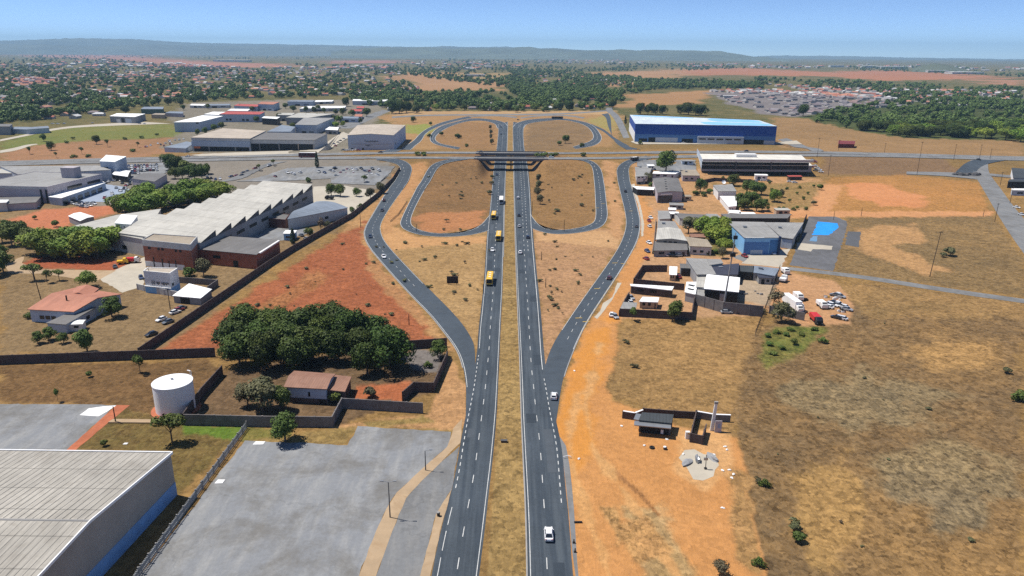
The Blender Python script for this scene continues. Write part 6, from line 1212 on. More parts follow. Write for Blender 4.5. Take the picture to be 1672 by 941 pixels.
for poly, n, h, lb, gr in (([(606,405),(629,398),(780,392),(780,500),(741,505),(666,435)], 22, 1.3, 'low straw coloured bush in the left dry island', 'bushes of the left dry island'), ([(880,392),(1005,392),(980,440),(915,520),(892,520)], 20, 1.3, 'low straw coloured bush in the right dry island', 'bushes of the right dry island'),
  ([(1250,620),(1420,520),(1660,520),(1660,930),(1290,930)], 12, .8, 'knee high dry bush in the big dry field', 'bushes of the big dry field'), ([(360,520),(470,450),(590,400),(680,510),(640,550)], 18, 1.1, 'small olive bush on the red soil field', 'bushes of the red field'), ([(690,290),(790,280),(785,360),(690,370)], 9, 2.0, 'low bush on the left mound', 'bushes of the left mound'), ([(880,280),(960,280),(960,350),(890,360)], 9, 2.0, 'low bush on the right mound', 'bushes of the right mound')):
    k = 0; xs = [p[0] for p in poly]; ys = [p[1] for p in poly]
    while k < n:
        x, y = RX.uniform(min(xs), max(xs)), RX.uniform(min(ys), max(ys)); s_ = False
        for i in range(len(poly)):
            (ax, ay), (bx, by) = poly[i], poly[i - 1]
            if (ay > y) != (by > y) and x < (bx - ax) * (y - ay) / (by - ay) + ax: s_ = not s_
        if s_: k += 1; tree('oshrub' if RX.random() < .75 else 'dry', x, y, h * RX.uniform(.5, 1.3), lb, gr, 'shrub', RX.uniform(1.2, 2.0))
# ------------------------------------------------------------------ woods in the distance
FOREST = [([(0,132),(60,118),(230,112),(420,112),(560,116),(650,128),(700,152),(840,150),(840,182),(640,182),(560,162),(440,160),(300,168),(180,182),(0,205)], 1750),
 ([(0,92),(120,90),(240,104),(330,112),(420,118),(200,124),(60,122),(0,128)], 560), ([(480,106),(640,108),(830,112),(940,118),(985,132),(1000,160),(840,165),(830,145),(650,122),(560,118)], 1100),
 ([(830,112),(1000,124),(1060,130),(1120,140),(1060,150),(960,168),(840,176)], 800), ([(840,160),(1000,150),(1020,165),(990,180),(840,184)], 90), ([(980,128),(1100,132),(1240,135),(1250,146),(1120,146),(1000,140)], 420),
 ([(1230,127),(1420,136),(1672,144),(1672,182),(1500,170),(1400,150),(1240,140)], 480), ([(640,104),(800,106),(1000,112),(1060,116),(900,119),(700,116)], 260), ([(1300,114),(1450,112),(1672,122),(1672,127),(1480,118)], 120), ([(940,112),(1060,108),(1240,112),(1060,118)], 120),
 ([(0,84),(300,88),(600,92),(600,97),(300,97),(0,90)], 160), ([(640,92),(900,98),(1000,104),(1300,108),(1672,113),(1672,118),(1200,111),(700,102)], 320)]
def inpoly(x, y, p):
    c = False
    for i in range(len(p)):
        (ax, ay), (bx, by) = p[i], p[i - 1]
        if (ay > y) != (by > y) and x < (bx - ax) * (y - ay) / (by - ay) + ax: c = not c
    return c
pts = []
for poly, n in FOREST:
    xs = [p[0] for p in poly]; ys = [p[1] for p in poly]; k = 0
    while k < n:
        x, y = RX.uniform(min(xs), max(xs)), RX.uniform(min(ys), max(ys))
        if inpoly(x, y, poly) and math.sin(x * .045 + y * .11) + math.sin(x * .021 - y * .17 + 2) + RX.uniform(-1.2, 1.2) > -.75: k += 1; pts.append(P(x, y))
RW = [(1312,196),(1345,188),(1400,178),(1470,166),(1540,168),(1672,172),(1672,233),(1600,226),(1540,226),(1470,226),(1400,212),(1340,204)]
near = []
while len(near) < 330:
    x, y = RX.uniform(1300, 1690), RX.uniform(166, 234)
    if inpoly(min(x, 1671), y, RW): near.append((x, y))
near.sort(key=lambda q: -q[1]); pts += [P(x, y) for x, y in near[68:]]
for x, y in near[:68]: tree('mango' if RX.random() < .6 else 'bright', x, y, RX.uniform(11, 16), 'dense green tree of the wood along the right side beyond the dry field', 'wood right of the blue warehouse', None, 1.4)
tree('mango', 1311, 190, 19, 'tallest dark tree standing at the left tip of the right wood')
pts = [p for p in pts if p[1] > 800]; pts.sort(key=lambda p: p[1])
npr = len(PT['fartree']); fc, ff = [], []
for p in pts:
    i = RX.randrange(npr); c = PT['fartree'][i][0]; k = len(c.vertices); v = np.empty(k * 3, np.float32); c.vertices.foreach_get('co', v); fc.append((v.reshape(-1, 3), p))
ind = fc[:0]
for i, (v, p) in enumerate(ind):
    s = RX.uniform(.75, 1.35); x, y, z = p
    pm = [(0, 0, -.2), (0, 0, 5)]; tree('fartree', 0, 0, 10.5 * s, 'tree on the nearest edge of the distant woods beyond the warehouses', 'trees edging the distant woods', 'tree', RX.uniform(.9, 1.2), xyz=p)
V, Fc, o = [], [], 0
for v, p in fc:
    s = RX.uniform(.75, 1.5) * (1 if p[1] < 5000 else 1.3); a = RX.uniform(0, 6.28); ca_, sa_ = math.cos(a) * s, math.sin(a) * s
    step = 1 if p[1] < 2200 else (2 if p[1] < 4000 else 4)
    q = v.reshape(-1, 4, 3)[::step]
    if step > 1: m_ = q.mean(1, keepdims=True); q = m_ + (q - m_) * math.sqrt(step)
    q = q.reshape(-1, 3); w = np.stack([q[:, 0] * ca_ - q[:, 1] * sa_ + p[0], q[:, 0] * sa_ + q[:, 1] * ca_ + p[1], q[:, 2] * s * RX.uniform(.8, 1.1) - .5], 1); V.append(w)
V = np.concatenate(V); tag(link('woods', rawmesh('woods', V, np.arange(len(V)).reshape(-1, 4), [LF['far']])), 'dark green woods spreading through the suburbs toward the horizon', 'woods', kind='stuff')
print('TREES', NT[0], 'far', len(pts))
# ------------------------------------------------------------------ vehicles
CPAINT = {k: mat('car_' + k, c, .3, .03, 1, .5, 0, coat=.6) for k, c in (('white', (.78, .78, .78)), ('silver', (.42, .43, .45)), ('black', (.015, .015, .017)), ('navy', (.02, .03, .06)), ('grey', (.1, .105, .11)), ('wine', (.1, .012, .016)), ('red', (.45, .02, .02)), ('blue', (.03, .1, .3)))}
LAMP = mat('headlight_glass', (.6, .6, .58), .15, .02, 1, .6); TAIL = mat('tail_light_red', (.35, .01, .01), .25, .02, 1, .5)
def section_loft(mb, secs):
    n = len(secs[0]); vs = [p for s in secs for p in s]; fs = []
    for i in range(len(secs) - 1):
        for j in range(n): fs.append((i * n + j, i * n + (j + 1) % n, (i + 1) * n + (j + 1) % n, (i + 1) * n + j))
    fs.append(tuple(range(n - 1, -1, -1))); fs.append(tuple(range((len(secs) - 1) * n, len(secs) * n))); return mb.add(vs, fs)
def make_car(paint, loc, rz, label, body='sedan', group=None):
    root = thing('car', label, 'car', loc, rz, group); mb = MB()
    ys = [(-2.12, .42, .72, .70), (-2.0, .26, .86, .80), (-1.45, .24, .93, .86), (-.6, .24, .90, .88), (.6, .24, .90, .88), (1.2, .24, .88, .87), (1.85, .26, .76, .82), (2.08, .32, .62, .74), (2.15, .4, .55, .66)]
    if body == 'hatch': ys[0] = (-1.85, .4, .9, .72); ys[1] = (-1.78, .26, .95, .8)
    sec = []
    for y, z0, z1, w in ys: sec.append([(-w, y, z0), (w, y, z0), (w * 1.01, y, (z0 + z1) / 2), (w * .95, y, z1 - .06), (w * .82, y, z1), (-w * .82, y, z1), (-w * .95, y, z1 - .06), (-w * 1.01, y, (z0 + z1) / 2)])
    section_loft(mb, sec)
    yb0, yt0, yt1, yb1 = (-1.75, -1.1, .25, 1.0) if body == 'sedan' else (-1.8, -1.5, .25, 1.05)
    # roof and pillars
    mb.hexa([(-.58, yt0, 1.38), (.58, yt0, 1.38), (.58, yt1, 1.40), (-.58, yt1, 1.40)], [(-.52, yt0 + .06, 1.45), (.52, yt0 + .06, 1.45), (.52, yt1 - .06, 1.46), (-.52, yt1 - .06, 1.46)])
    for s in (-1, 1):
        for (ya, yb_) in ((yb0, yt0), (yb1, yt1)): mb.tube((s * .76, ya, .88), (s * .57, yb_, 1.4), .05, n=4)
        mb.tube((s * .78, -.35, .88), (s * .59, -.35, 1.4), .04, n=4)
    mb.build('body', CPAINT[paint], root)
    g = MB(); g.add([(-.7, yb1, .89), (.7, yb1, .89), (.54, yt1, 1.39), (-.54, yt1, 1.39)], [(0, 1, 2, 3)]); g.build('windscreen', M['glass'], root)
    g = MB(); g.add([(.7, yb0, .89), (-.7, yb0, .89), (-.54, yt0, 1.37), (.54, yt0, 1.37)], [(0, 1, 2, 3)]); g.build('rear_window', M['glass'], root)
    for s in (-1, 1):
        g = MB(); g.add([(s * .755, yb0, .88), (s * .755, yb1, .88), (s * .565, yt1, 1.39), (s * .565, yt0, 1.38)], [(0, 1, 2, 3)]); g.build('side_window', M['glass'], root)
        g = MB(); g.box(s * .6 - .16, s * .6 + .16, 2.02, 2.13, .56, .7); g.build('headlight', LAMP, root)
        g = MB(); yy = -2.14 if body == 'sedan' else -1.88; g.box(s * .6 - .15, s * .6 + .15, yy, yy + .1, .6, .78); g.build('tail_light', TAIL, root)
        g = MB(); g.box(s * .9 - .08, s * .9 + .08, .72, .86, .88, 1.0); g.build('mirror', CPAINT[paint], root)
        for y in (-1.3, 1.33):
            wh = thing('wheel', '', None, (0, 0, 0)); del wh['label']; wh.parent = root
            g = MB(); g.tube((s * .7, y, .31), (s * .9, y, .31), .31, .31, 14); g.build('tyre', M['tyre'], wh); g = MB(); g.tube((s * .88, y, .31), (s * .915, y, .31), .19, .19, 10); g.build('rim', M['steel'], wh)
    g = MB(); g.box(-.3, .3, -2.15 if body == 'sedan' else -1.9, -2.08 if body == 'sedan' else -1.8, .45, .56); g.build('number_plate', M['whitem'], root)
    return root
def heading(px, py, px2, py2):
    a, b = G(px, py), G(px2, py2); return math.atan2(b[1] - a[1], b[0] - a[0]) - math.pi / 2
AWAY, TOWARD = 0.0, math.pi
for px, py, px2, py2, paint, bd, lb in (
 (896,876,893,800,'white','sedan','white saloon car driving away, nearest the viewer'), (904.5,650,908,612,'white','hatch','white hatchback passing the dirt on the right ramp merge'), (849.5,414,848,380,'white','sedan','white saloon on the right carriageway just below the loop exit'),
 (862,389,862,370,'navy','hatch','dark hatchback at the loop exit on the right carriageway'), (848,371,847,350,'silver','sedan','silver saloon left of the dark hatchback'), (847,353,846,330,'black','sedan','black saloon ahead of the silver saloon'), (846,325,845,300,'white','hatch','small white car ahead of the black saloon'),
 (804,410,806,440,'white','sedan','white saloon between the yellow buses'), (811,287,810,300,'navy','sedan','dark saloon emerging below the bridge'), (626.5,421,640,440,'white','sedan','white saloon descending the left ramp'), (624,345,612,362,'black','hatch','black hatchback high on the left ramp'), (604.5,388,606,400,'navy','sedan','dark saloon rounding the left ramp bend'), (627,329,640,312,'wine','sedan','dark red car near the top of the left ramp'),
 (995,456,1005,440,'wine','hatch','dark red hatchback climbing the right ramp'), (1021,314,1016,300,'black','sedan','black saloon high on the right ramp'), (1039,371,1038,355,'grey','sedan','grey saloon in the middle of the right ramp'), (818,208,818,214,'black','hatch','dark car leaving the far loop on the highway'), (818,220,818,226,'black','hatch','dark van like car nearer the bridge on the far highway'),
 (999,516,1003,505,'white','sedan','white saloon parked on the verge by the lower walled yard'), (846,196.5,852,196,'black','hatch','dark car on the far right loop entrance')):
    x, y, z = G(px, py); make_car(paint, (x, y, z + (.06 if abs(y - 600) > 150 else .3)), heading(px, py, px2, py2), lb, bd)
for k, (px, sgn, paint, lb) in enumerate(((622, 1, 'black', 'dark car on the far crossing carriageway near the lettered warehouse'), (897, -.99, 'white', 'white car on the crossing road right of the bridge'), (785, 1, 'grey', 'grey car on the crossing road left of the bridge'), (1098, 1, 'wine', 'dark red car on the crossing road before the blue warehouse'), (331, 1, 'silver', 'pale car on the crossing road by the open sheds'), (1222, 1, 'grey', 'grey car on the crossing road past the blue warehouse'))):
    x = G(px, 250)[0]; xx = x; make_car(paint, (xx, float(Yc(xx)) + sgn * float(itp(SEP, xx)) + 2, float(Zr(xx)) + .5), math.pi / 2 * (1 if sgn > 0 else -1), lb, 'sedan')
def rounded_box_sections(mb, L, w, z0, z1, r=.22):
    secs = []
    for y, k in ((-L / 2, .9), (-L / 2 + .15, 1), (L / 2 - .35, 1), (L / 2, .92)):
        ww = w * (1 if k == 1 else .96); t = z1 - (0 if k == 1 else .15)
        secs.append([(-ww, y, z0), (ww, y, z0), (ww, y, t - r), (ww - r * .6, y, t - r * .25), (ww - r * 1.4, y, t), (-ww + r * 1.4, y, t), (-ww + r * .6, y, t - r * .25), (-ww, y, t - r)])
    return section_loft(mb, secs)
def make_bus(loc, rz, label, paint, L=11.0, h=3.15, name='bus', lower=None):
    root = thing(name, label, 'bus', loc, rz); mb = MB(); w = 1.27; rounded_box_sections(mb, L, w, .42, h); mb.build('body', paint, root)
    g = MB(); g.box(-1.1, 1.1, L / 2 - .02, L / 2 + .03, 1.25, 2.65); g.build('windscreen', M['glass'], root)
    g = MB(); g.box(-1.0, 1.0, -L / 2 - .03, -L / 2 + .02, 1.6, 2.6); g.build('rear_window', M['glass'], root)
    g = MB(); g.box(-.85, .85, L / 2 + .0, L / 2 + .05, 2.72, 2.98); g.build('destination_sign', M['black'], root)
    for s in (-1, 1):
        for k in range(5):
            y0 = -L / 2 + .7 + k * (L - 1.6) / 5; g = MB(); g.box(s * w - .02, s * w + .02, y0, y0 + (L - 1.6) / 5 - .15, 1.55, 2.5); g.build('side_window', M['glass'], root)
        if lower: g = MB(); g.box(s * w - .015, s * w + .015, -L / 2 + .3, L / 2 - .5, .6, 1.5); g.build('lower_panel', lower, root)
        g = MB(); g.box(s * .95 - .18, s * .95 + .18, L / 2 - .02, L / 2 + .04, .7, .95); g.build('headlight', LAMP, root)
        g = MB(); g.box(s * .95 - .15, s * .95 + .15, -L / 2 - .04, -L / 2 + .02, .8, 1.2); g.build('tail_light', TAIL, root)
        g = MB(); g.box(s * 1.5 - .1, s * 1.5 + .1, L / 2 - .05, L / 2 + .1, 1.9, 2.4); g.build('mirror', M['black'], root)
        for y in (-L / 2 + 2.6, L / 2 - 2.2):
            g = MB(); g.tube((s * .98, y, .5), (s * 1.3, y, .5), .5, .5, 14); g.build('wheel', M['tyre'], root)
    g = MB(); g.box(-1.2, 1.2, L / 2 - .05, L / 2 + .1, .38, .7); g.build('bumper', M['black'], root)
    for y in (-2.6, .2, 2.8):
        g = MB(); g.box(-.45, .45, y - .4, y + .4, h - .02, h + .12); g.build('roof_hatch', M['whitem'] if name == 'bus' else paint, root)
    return root
for px, py, lb in ((799.5,466,'yellow bus nearest the viewer on the left carriageway'), (814,394,'yellow bus in the lane nearest the median, second from the viewer'), (806,359,'yellow bus behind the white van bus, highest on the road')):
    x, y, z = G(px, py); make_bus((x, y + 4, .05), TOWARD - .02, lb, M['yellow'])
x, y, z = G(818.5, 334); make_bus((x, y + 5, .05), TOWARD, 'white bus leading the yellow buses below the bridge', M['white'], 12, 3.3)
x = G(495, 262)[0]; make_bus((x, float(Yc(x)) - 8, float(Zr(x)) + .45), math.pi / 2, 'dark red coach with white roof on the crossing road', mat('coach_maroon', (.09, .02, .025), .4), 14, 3.8, 'coach', mat('coach_red', (.2, .02, .03), .4))
mb = MB(); co_ = [o for o in D.objects if o.name.startswith('coach')][0]; mb.box(-1.2, 1.2, -6.8, 6.6, 3.81, 3.98); mb.build('roof', M['whitem'], co_)
x, y, z = G(1036, 263); make_bus((x, y, z + .4), -.9, 'dark minibus with white roof entering the right ramp', M['black'], 7, 2.7, 'minibus', None)
mb = MB(); o_ = [o for o in D.objects if o.name.startswith('minibus')][0]; mb.box(-1.15, 1.15, -3.3, 3.2, 2.71, 2.8); mb.build('roof', M['whitem'], o_)
x = G(912, 192)[0]; q_ = G(910, 195); make_bus((q_[0], q_[1], .4), math.pi / 2, 'dark long bus on the far right loop', M['black'], 16, 3.4, 'long_bus', None)
def make_truck(loc, rz, label, cab, box_, L=9.0, h=3.6, cat='truck', name='truck'):
    root = thing(name, label, cat, loc, rz); mb = MB(); mb.box(-1.25, 1.25, -L / 2, L / 2 - 2.2, .9, h); mb.build('cargo_box', box_, root)
    mb = MB(); y0 = L / 2 - 2.0; section_loft(mb, [[(-1.15, y, .55), (1.15, y, .55), (1.15, y, t - .2), (.95, y, t), (-.95, y, t), (-1.15, y, t - .2)] for y, t in ((y0, 2.6), (y0 + 1.1, 2.65), (y0 + 1.7, 2.0), (y0 + 2.0, 1.6))]); cb = mb.build('cab', cab, root)
    g = MB(); g.add([(-.95, y0 + 1.95, 1.68), (.95, y0 + 1.95, 1.68), (.85, y0 + 1.2, 2.6), (-.85, y0 + 1.2, 2.6)], [(0, 1, 2, 3)]); g.build('windscreen', M['glass'], cb)
    mb = MB(); mb.box(-.5, .5, -L / 2, L / 2 - .3, .5, .85); mb.build('chassis', M['black'], root)
    for s in (-1, 1):
        g = MB(); g.box(s * .85 - .16, s * .85 + .16, L / 2 - .05, L / 2 + .04, .75, .98); g.build('headlight', LAMP, root)
        for y in (-L / 2 + 1.2, L / 2 - 1.2): g = MB(); g.tube((s * .85, y, .48), (s * 1.2, y, .48), .48, .48, 12); g.build('wheel', M['tyre'], root)
    return root
for px, py, rz, lb, cb, bx, L, h in ((1294,503,.1 + math.pi,'long white box truck parked in the dirt yard','white','whitem',13,3.8),(1303,489,math.pi,'small white van behind the long white truck','white','whitem',5.5,2.4),(1303,505,math.pi,'white van with open shaded end beside the long truck','white','whitem',6,2.6),(1332,526,math.pi - .05,'black truck with red load bed at the front of the dirt yard','black','red',7.5,2.4),(1341.5,502,math.pi,'white pickup right of the long truck','white','whitem',5.6,2.2),(1282,447,math.pi,'white van by the slanting fence, nearer the court','white','whitem',4.8,2.2),(1279,460,-.6,'white pickup by the slanting fence, below the white van','white','whitem',4.8,1.8),(415,378,2.6,'white box truck in the shade of the saw tooth wall','white','whitem',7,3.6),(218,429,-1.4,'white and red van in front of the brick factory','white','red',5.6,2.3),(201,431,-1.2,'small yellow loader by the red lot','yellow','yellow',4.5,1.6),(1231,230.5,1.2,'white truck at the dock of the blue warehouse','white','whitem',9,3.6),(1243,231,1.2,'white tank truck beside the dock of the blue warehouse','white','whitem',8,3.4),(1181,233.5,1.57,'dark lorry before the white office front','black','black',9,3.4),(538,326,1.4,'dark pickup in the pale yard of the sawtooth factory','black','black',5.5,1.8)):
    x, y, z = G(px, py); make_truck((x, y, z + (.35 if z > .2 else .04)), rz, lb, M[cb], M[bx], L, h)
# small parked cars: one mesh each, copies keep their own colour
RP = rampmat('parked_car_paint', [(.75, .75, .75), (.6, .61, .63), (.78, .78, .78), (.75, .75, .76), (.12, .13, .14), (.3, .31, .33), (.05, .07, .14), (.74, .73, .7), (.25, .03, .03), (.02, .02, .022)], .3, .5, .02)
mb = MB(); secs = []
for y, z0, z1, w in ((-2.1, .4, .8, .74), (-1.9, .26, .92, .84), (0, .24, .92, .88), (1.3, .26, .86, .86), (2.1, .36, .6, .7)): secs.append([(-w, y, z0), (w, y, z0), (w, y, z1 - .06), (w * .85, y, z1), (-w * .85, y, z1), (-w, y, z1 - .06)])
section_loft(mb, secs); mb.hexa([(-.58, -1.2, 1.36), (.58, -1.2, 1.36), (.58, .3, 1.38), (-.58, .3, 1.38)], [(-.54, -1.15, 1.46), (.54, -1.15, 1.46), (.54, .25, 1.47), (-.54, .25, 1.47)])
mb.mat(1); mb.hexa([(-.76, -1.75, .9), (.76, -1.75, .9), (.76, 1.0, .9), (-.76, 1.0, .9)], [(-.57, -1.2, 1.37), (.57, -1.2, 1.37), (.57, .3, 1.37), (-.57, .3, 1.37)])
mb.mat(2)
for s in (-.8, .8):
    for y in (-1.3, 1.3): mb.tube((s - .12, y, .31), (s + .12, y, .31), .31, .31, 10)
pcar = mb.mesh('parked_car', [RP, M['glass'], M['tyre']])
def parked(px, py, rz, label, group):
    x, y, z = G(px, py); o = link('parked_car', pcar, None, (x, y, z + (.33 if z > .15 else .05)), rz); tag(o, label, 'car', group); return o
LOTS = [
 ([(x, 276 + (x - 205) * -.05 + r) for r in (-3, 0, 3, 6) for x in range(206, 260, 5)] + [(x, 285) for x in range(212, 232, 5)], 'small parked car crowded in the lot behind the office block', 'cars behind the office block', .4),
 ([(106,332),(112,333),(119,334),(126,336),(133,337),(140,339),(147,337),(120,330),(130,332),(142,333),(152,333)], 'small car parked along the front of the office block', 'cars before the office block', 1.0),
 ([(172,324),(180,326),(188,326),(195,323),(183,318),(190,308),(196,312),(200,300),(206,304),(178,298),(186,296),(172,300),(168,304),(163,308),(158,312),(198,296),(208,296),(212,302),(203,309),(207,314)], 'small car parked on the pale forecourt beside the office block', 'cars on the office forecourt', .3),
 ([(30,341),(42,339),(55,337),(60,339)], 'small white car under the lilac outbuilding wall', 'cars by the lilac outbuilding', 1.2),
 ([(548,276),(556,284),(552,290),(562,281),(568,279),(575,278),(582,279),(590,277),(596,281),(603,281),(606,285),(565,286),(577,284),(599,288),(615,287),(585,290),(520,282),(530,284),(540,280),(470,284),(480,286),(490,283),(450,290),(608,277),(618,279)], 'small car parked below the crossing road on the grey car park', 'cars on the grey car park', .7),
 ([(378,290),(385,289),(397,284),(405,281),(416,277),(394,288),(440,272)], 'small car parked on the sloping car park lane', 'cars on the sloping lane', -.6),
 ([(283,268),(345,292),(352,294),(360,293),(338,290)], 'small car parked near the tree clump below the road', 'cars near the tree clump', .4),
 ([(525,241),(532,239),(538,237),(545,236),(552,234),(556,231),(562,228),(520,244),(548,239)], 'small car parked beside the grey open shed', 'cars beside the open shed', .9),
 ([(560,246.5),(566,247),(573,247),(580,246.5),(586,247)], 'small dark car parked before the lettered warehouse', 'cars before the lettered warehouse', 1.5),
 ([(238,241),(246,238),(262,237),(270,235),(278,232),(286,230),(292,229),(300,228),(280,236),(268,239)], 'car parked in the yard left of the beige open shed', 'cars in the yard left of the sheds', .5),
 ([(86,203),(95,203),(104,202.5),(150,202),(228,202.5),(236,202.5)], 'small car parked on the pale road by the workshop', 'cars by the workshop', 1.4),
 ([(1326,263),(1331,266),(1330,272),(1326,274),(1334,276),(1338,279),(1331,280),(1341,282)], 'white car parked at the right end of the long store', 'cars at the long store end', 1.1),
 ([(1225,296),(1232,297),(1246,296),(1256,297),(1240,295),(1290,298),(1297,299)], 'car parked behind the villa garden below the dark porch', 'cars below the dark porch', 1.5),
 ([(1116,234),(1168,234),(1176,234),(1190,234),(1214,234.5),(1140,233)], 'small car parked in front of the blue warehouse', 'cars before the blue warehouse', 1.5),
 ([(1060,362),(1061,371),(1063,357)], 'pale car parked on the dirt verge beside the upper right ramp', 'cars on the dirt verge', .1),
 ([(1055,424),(1057,412),(1060,398)], 'pale car parked on the dirt verge beside the lean to', 'cars beside the lean to', .3),
 ([(1092,419),(1099,420),(1106,419),(1114,418)], 'white car in the row under the lean to', 'cars under the lean to', 1.5),
 ([(1186,512),(1194,511),(1203,512),(1212,513),(1221,514)], 'white stripped car in the row under the tall grey wall', 'cars under the tall grey wall', 1.4),
 ([(1216,420),(1262,415)], 'black car on the apron of the blue workshop', 'cars on the workshop apron', .2),
 ([(1366,483),(1372,486),(1362,497),(1368,500),(1356,499),(1376,503),(1366,520),(1374,522),(1352,503),(1383,507)], 'wrecked car in the scrap yard right of the trucks', 'wrecks in the scrap yard', .8),
 ([(264,524),(274,528),(286,512),(292,508),(248,548),(297,505)], 'car parked in the dirt yard along the diagonal wall', 'cars along the diagonal wall', -.5),
 ([(188,437),(230,455)], 'small dark car on the pale drive before the factory', 'cars on the pale drive', .5),
 ([(478,385),(492,386),(500,391),(470,390)], 'car parked on the concrete yard by the kiosk', 'cars by the kiosk', .7),
 ([(100,530)], 'white car beside the caravan', None, .6),
 ([(1598,262),(1667,296),(1664,279),(1660,340),(1668,352)], 'car near the white stores at the right edge', 'cars at the right edge', .4),
 ([(1031,497),(1030,488),(1005,519),(1107,454)], 'dark car squeezed beside the walled yards', 'cars beside the walled yards', .2)]
for ps, lb, gr, a in LOTS:
    for px, py in ps + ([(px_ + RX.uniform(-4, 4), py_ + RX.uniform(-1.5, 1.5)) for px_, py_ in ps[::2]] if 9 < len(ps) < 40 else []): parked(px + RX.uniform(-.6, .6), py + RX.uniform(-.3, .3), a + RX.uniform(-.12, .12) + (math.pi if RX.random() < .5 else 0), lb, gr)
# scrap
def scrap(px, py, r, seed, label, mt):
    x, y, z = G(px, py); rr = random.Random(seed); mb = MB()
    for k in range(9):
        c = (rr.uniform(-r, r), rr.uniform(-r, r) * .7, 0); s = rr.uniform(.3, .9); mb.mat(rr.randrange(len(mt))); mb.hexa([(c[0] - s, c[1] - s * .6, 0), (c[0] + s, c[1] - s * .5, 0), (c[0] + s * .9, c[1] + s * .6, 0), (c[0] - s, c[1] + s * .5, 0)], [(c[0] - s * .8, c[1] - s * .4, s), (c[0] + s * .7, c[1] - s * .5, s * 1.2), (c[0] + s * .6, c[1] + s * .5, s * .9), (c[0] - s, c[1] + s * .4, s * 1.1)])
    tag(mb.build('scrap_heap', [M[m_] for m_ in mt], None, (x, y, z)), label, 'scrap heap')
scrap(1360, 488, 3, 1, 'scrap heap with yellow and black pieces in the dirt yard', ['yellow', 'black', 'steel', 'white']); scrap(1378, 508, 3, 2, 'grey and white scrap heap at the right of the dirt yard', ['greywall', 'black', 'white']); scrap(1316, 490, 1.5, 3, 'narrow dark scrap stack between truck and pickup', ['black', 'tyre']); scrap(1225, 478, 4, 4, 'pale scrap heap in the gravel yard right of the white workshop', ['white', 'greywall', 'conc', 'dconc']); scrap(1060, 470, 2, 5, 'dark scrap in the upper walled yard', ['black', 'greywall', 'steel']); scrap(1312, 511, 2, 6, 'orange and dark scrap by the short grey wall', ['orange', 'black', 'wood'])
# ------------------------------------------------------------------ distant houses
FR = rampmat('far_roof', [(.30, .10, .07), (.42, .17, .11), (.5, .5, .49), (.26, .25, .25), (.36, .13, .08), (.6, .6, .58), (.2, .16, .16), (.4, .2, .14)], .8, 0, .1, .2)
FRG = rampmat('estate_roof', [(.17, .14, .15), (.22, .17, .17), (.2, .18, .19), (.14, .13, .14), (.24, .16, .15), (.22, .2, .2)], .8, 0, .1, .2)
FWL = mat('far_wall', (.5, .46, .42), .9, .1, .1)
def farhouse(mr, s, kind):
    mb = MB(); w, d, h, r = 6, 4.2, 3, 1.8
    mb.mat(1); mb.prism([(-w, -d), (w, -d), (w, d), (-w, d)], -.5, h); mb.add([(w, -d, h), (w, d, h), (w, 0, h + r)], [(0, 1, 2)]); mb.add([(-w, d, h), (-w, -d, h), (-w, 0, h + r)], [(0, 1, 2)])
    mb.mat(0); e = .5; k = 0 if kind == 'gable' else 3.0
    mb.add([(-w - e, -d - e, h - .2), (w + e, -d - e, h - .2), (w + e - k, 0, h + r), (-w - e + k, 0, h + r), (w + e, d + e, h - .2), (-w - e, d + e, h - .2)], [(0, 1, 2, 3), (4, 5, 3, 2)] + ([(1, 4, 2), (5, 0, 3)] if k else []))
    mb.mat(2)
    for x in (-3.5, -.5, 2.5): mb.box(x, x + 1.3, -d - .04, -d + .02, .9, 2.1)
    return mb.mesh('house', [mr, FWL, M['dark']])
HM = [farhouse(FR, 1, 'gable'), farhouse(FR, 1, 'hip')]; HE = [farhouse(FRG, 1, 'gable'), farhouse(FRG, 1, 'hip')]
AREAS = [([(0,140),(260,118),(420,120),(560,122),(640,128),(700,150),(640,160),(440,158),(200,176),(0,190)], 70, HM, 'small house half hidden in the tree belt behind the left warehouses', 'houses in the left tree belt', .0),
 ([(640,172),(760,172),(900,166),(990,172),(985,180),(640,182)], 26, HM, 'small red roofed house in the row beyond the far loops', 'houses beyond the far loops', .05),
 ([(840,160),(1000,150),(1010,164),(860,172)], 12, HM, 'house among the trees beyond the big dark tree', 'houses among trees beyond the loop', .2),
 ([(1160,153),(1240,148),(1330,153),(1450,168),(1500,176),(1400,180),(1300,190),(1240,184)], 130, HE, 'grey roofed house in the dense estate beyond the blue warehouse', 'houses of the dense grey estate', .35),
 ([(1440,158),(1672,158),(1672,180),(1560,174),(1480,170)], 40, HM, 'small house among trees behind the right wood', 'houses behind the right wood', .3),
 ([(120,180),(180,186),(150,196),(60,200),(100,188)], 6, HM, 'small reddish house beside the upper left trees', 'houses beside the upper left trees', .2)]
stuffpts = []
FARA = [([(0,108),(180,98),(280,104),(420,112),(420,122),(200,128),(0,134)], 420), ([(240,100),(380,112),(440,118),(330,116)], 60), ([(420,112),(640,108),(660,122),(560,124),(440,120)], 150), ([(640,100),(830,102),(900,110),(720,116)], 70), ([(840,92),(1000,98),(1060,104),(900,106)], 90), ([(1100,104),(1300,106),(1400,110),(1300,113),(1120,110)], 80), ([(1240,138),(1440,146),(1660,150),(1672,166),(1500,160),(1330,150)], 260), ([(1150,150),(1240,147),(1330,152),(1440,160),(1480,166),(1350,160),(1250,156)], 160), ([(0,130),(260,116),(420,120),(640,128),(690,148),(560,158),(300,160),(0,180)], 520), ([(860,120),(1000,128),(1080,134),(900,150)], 60), ([(20,86),(200,88),(400,92),(200,94)], 60), ([(1370,104),(1672,112),(1672,118),(1400,110)], 40)]
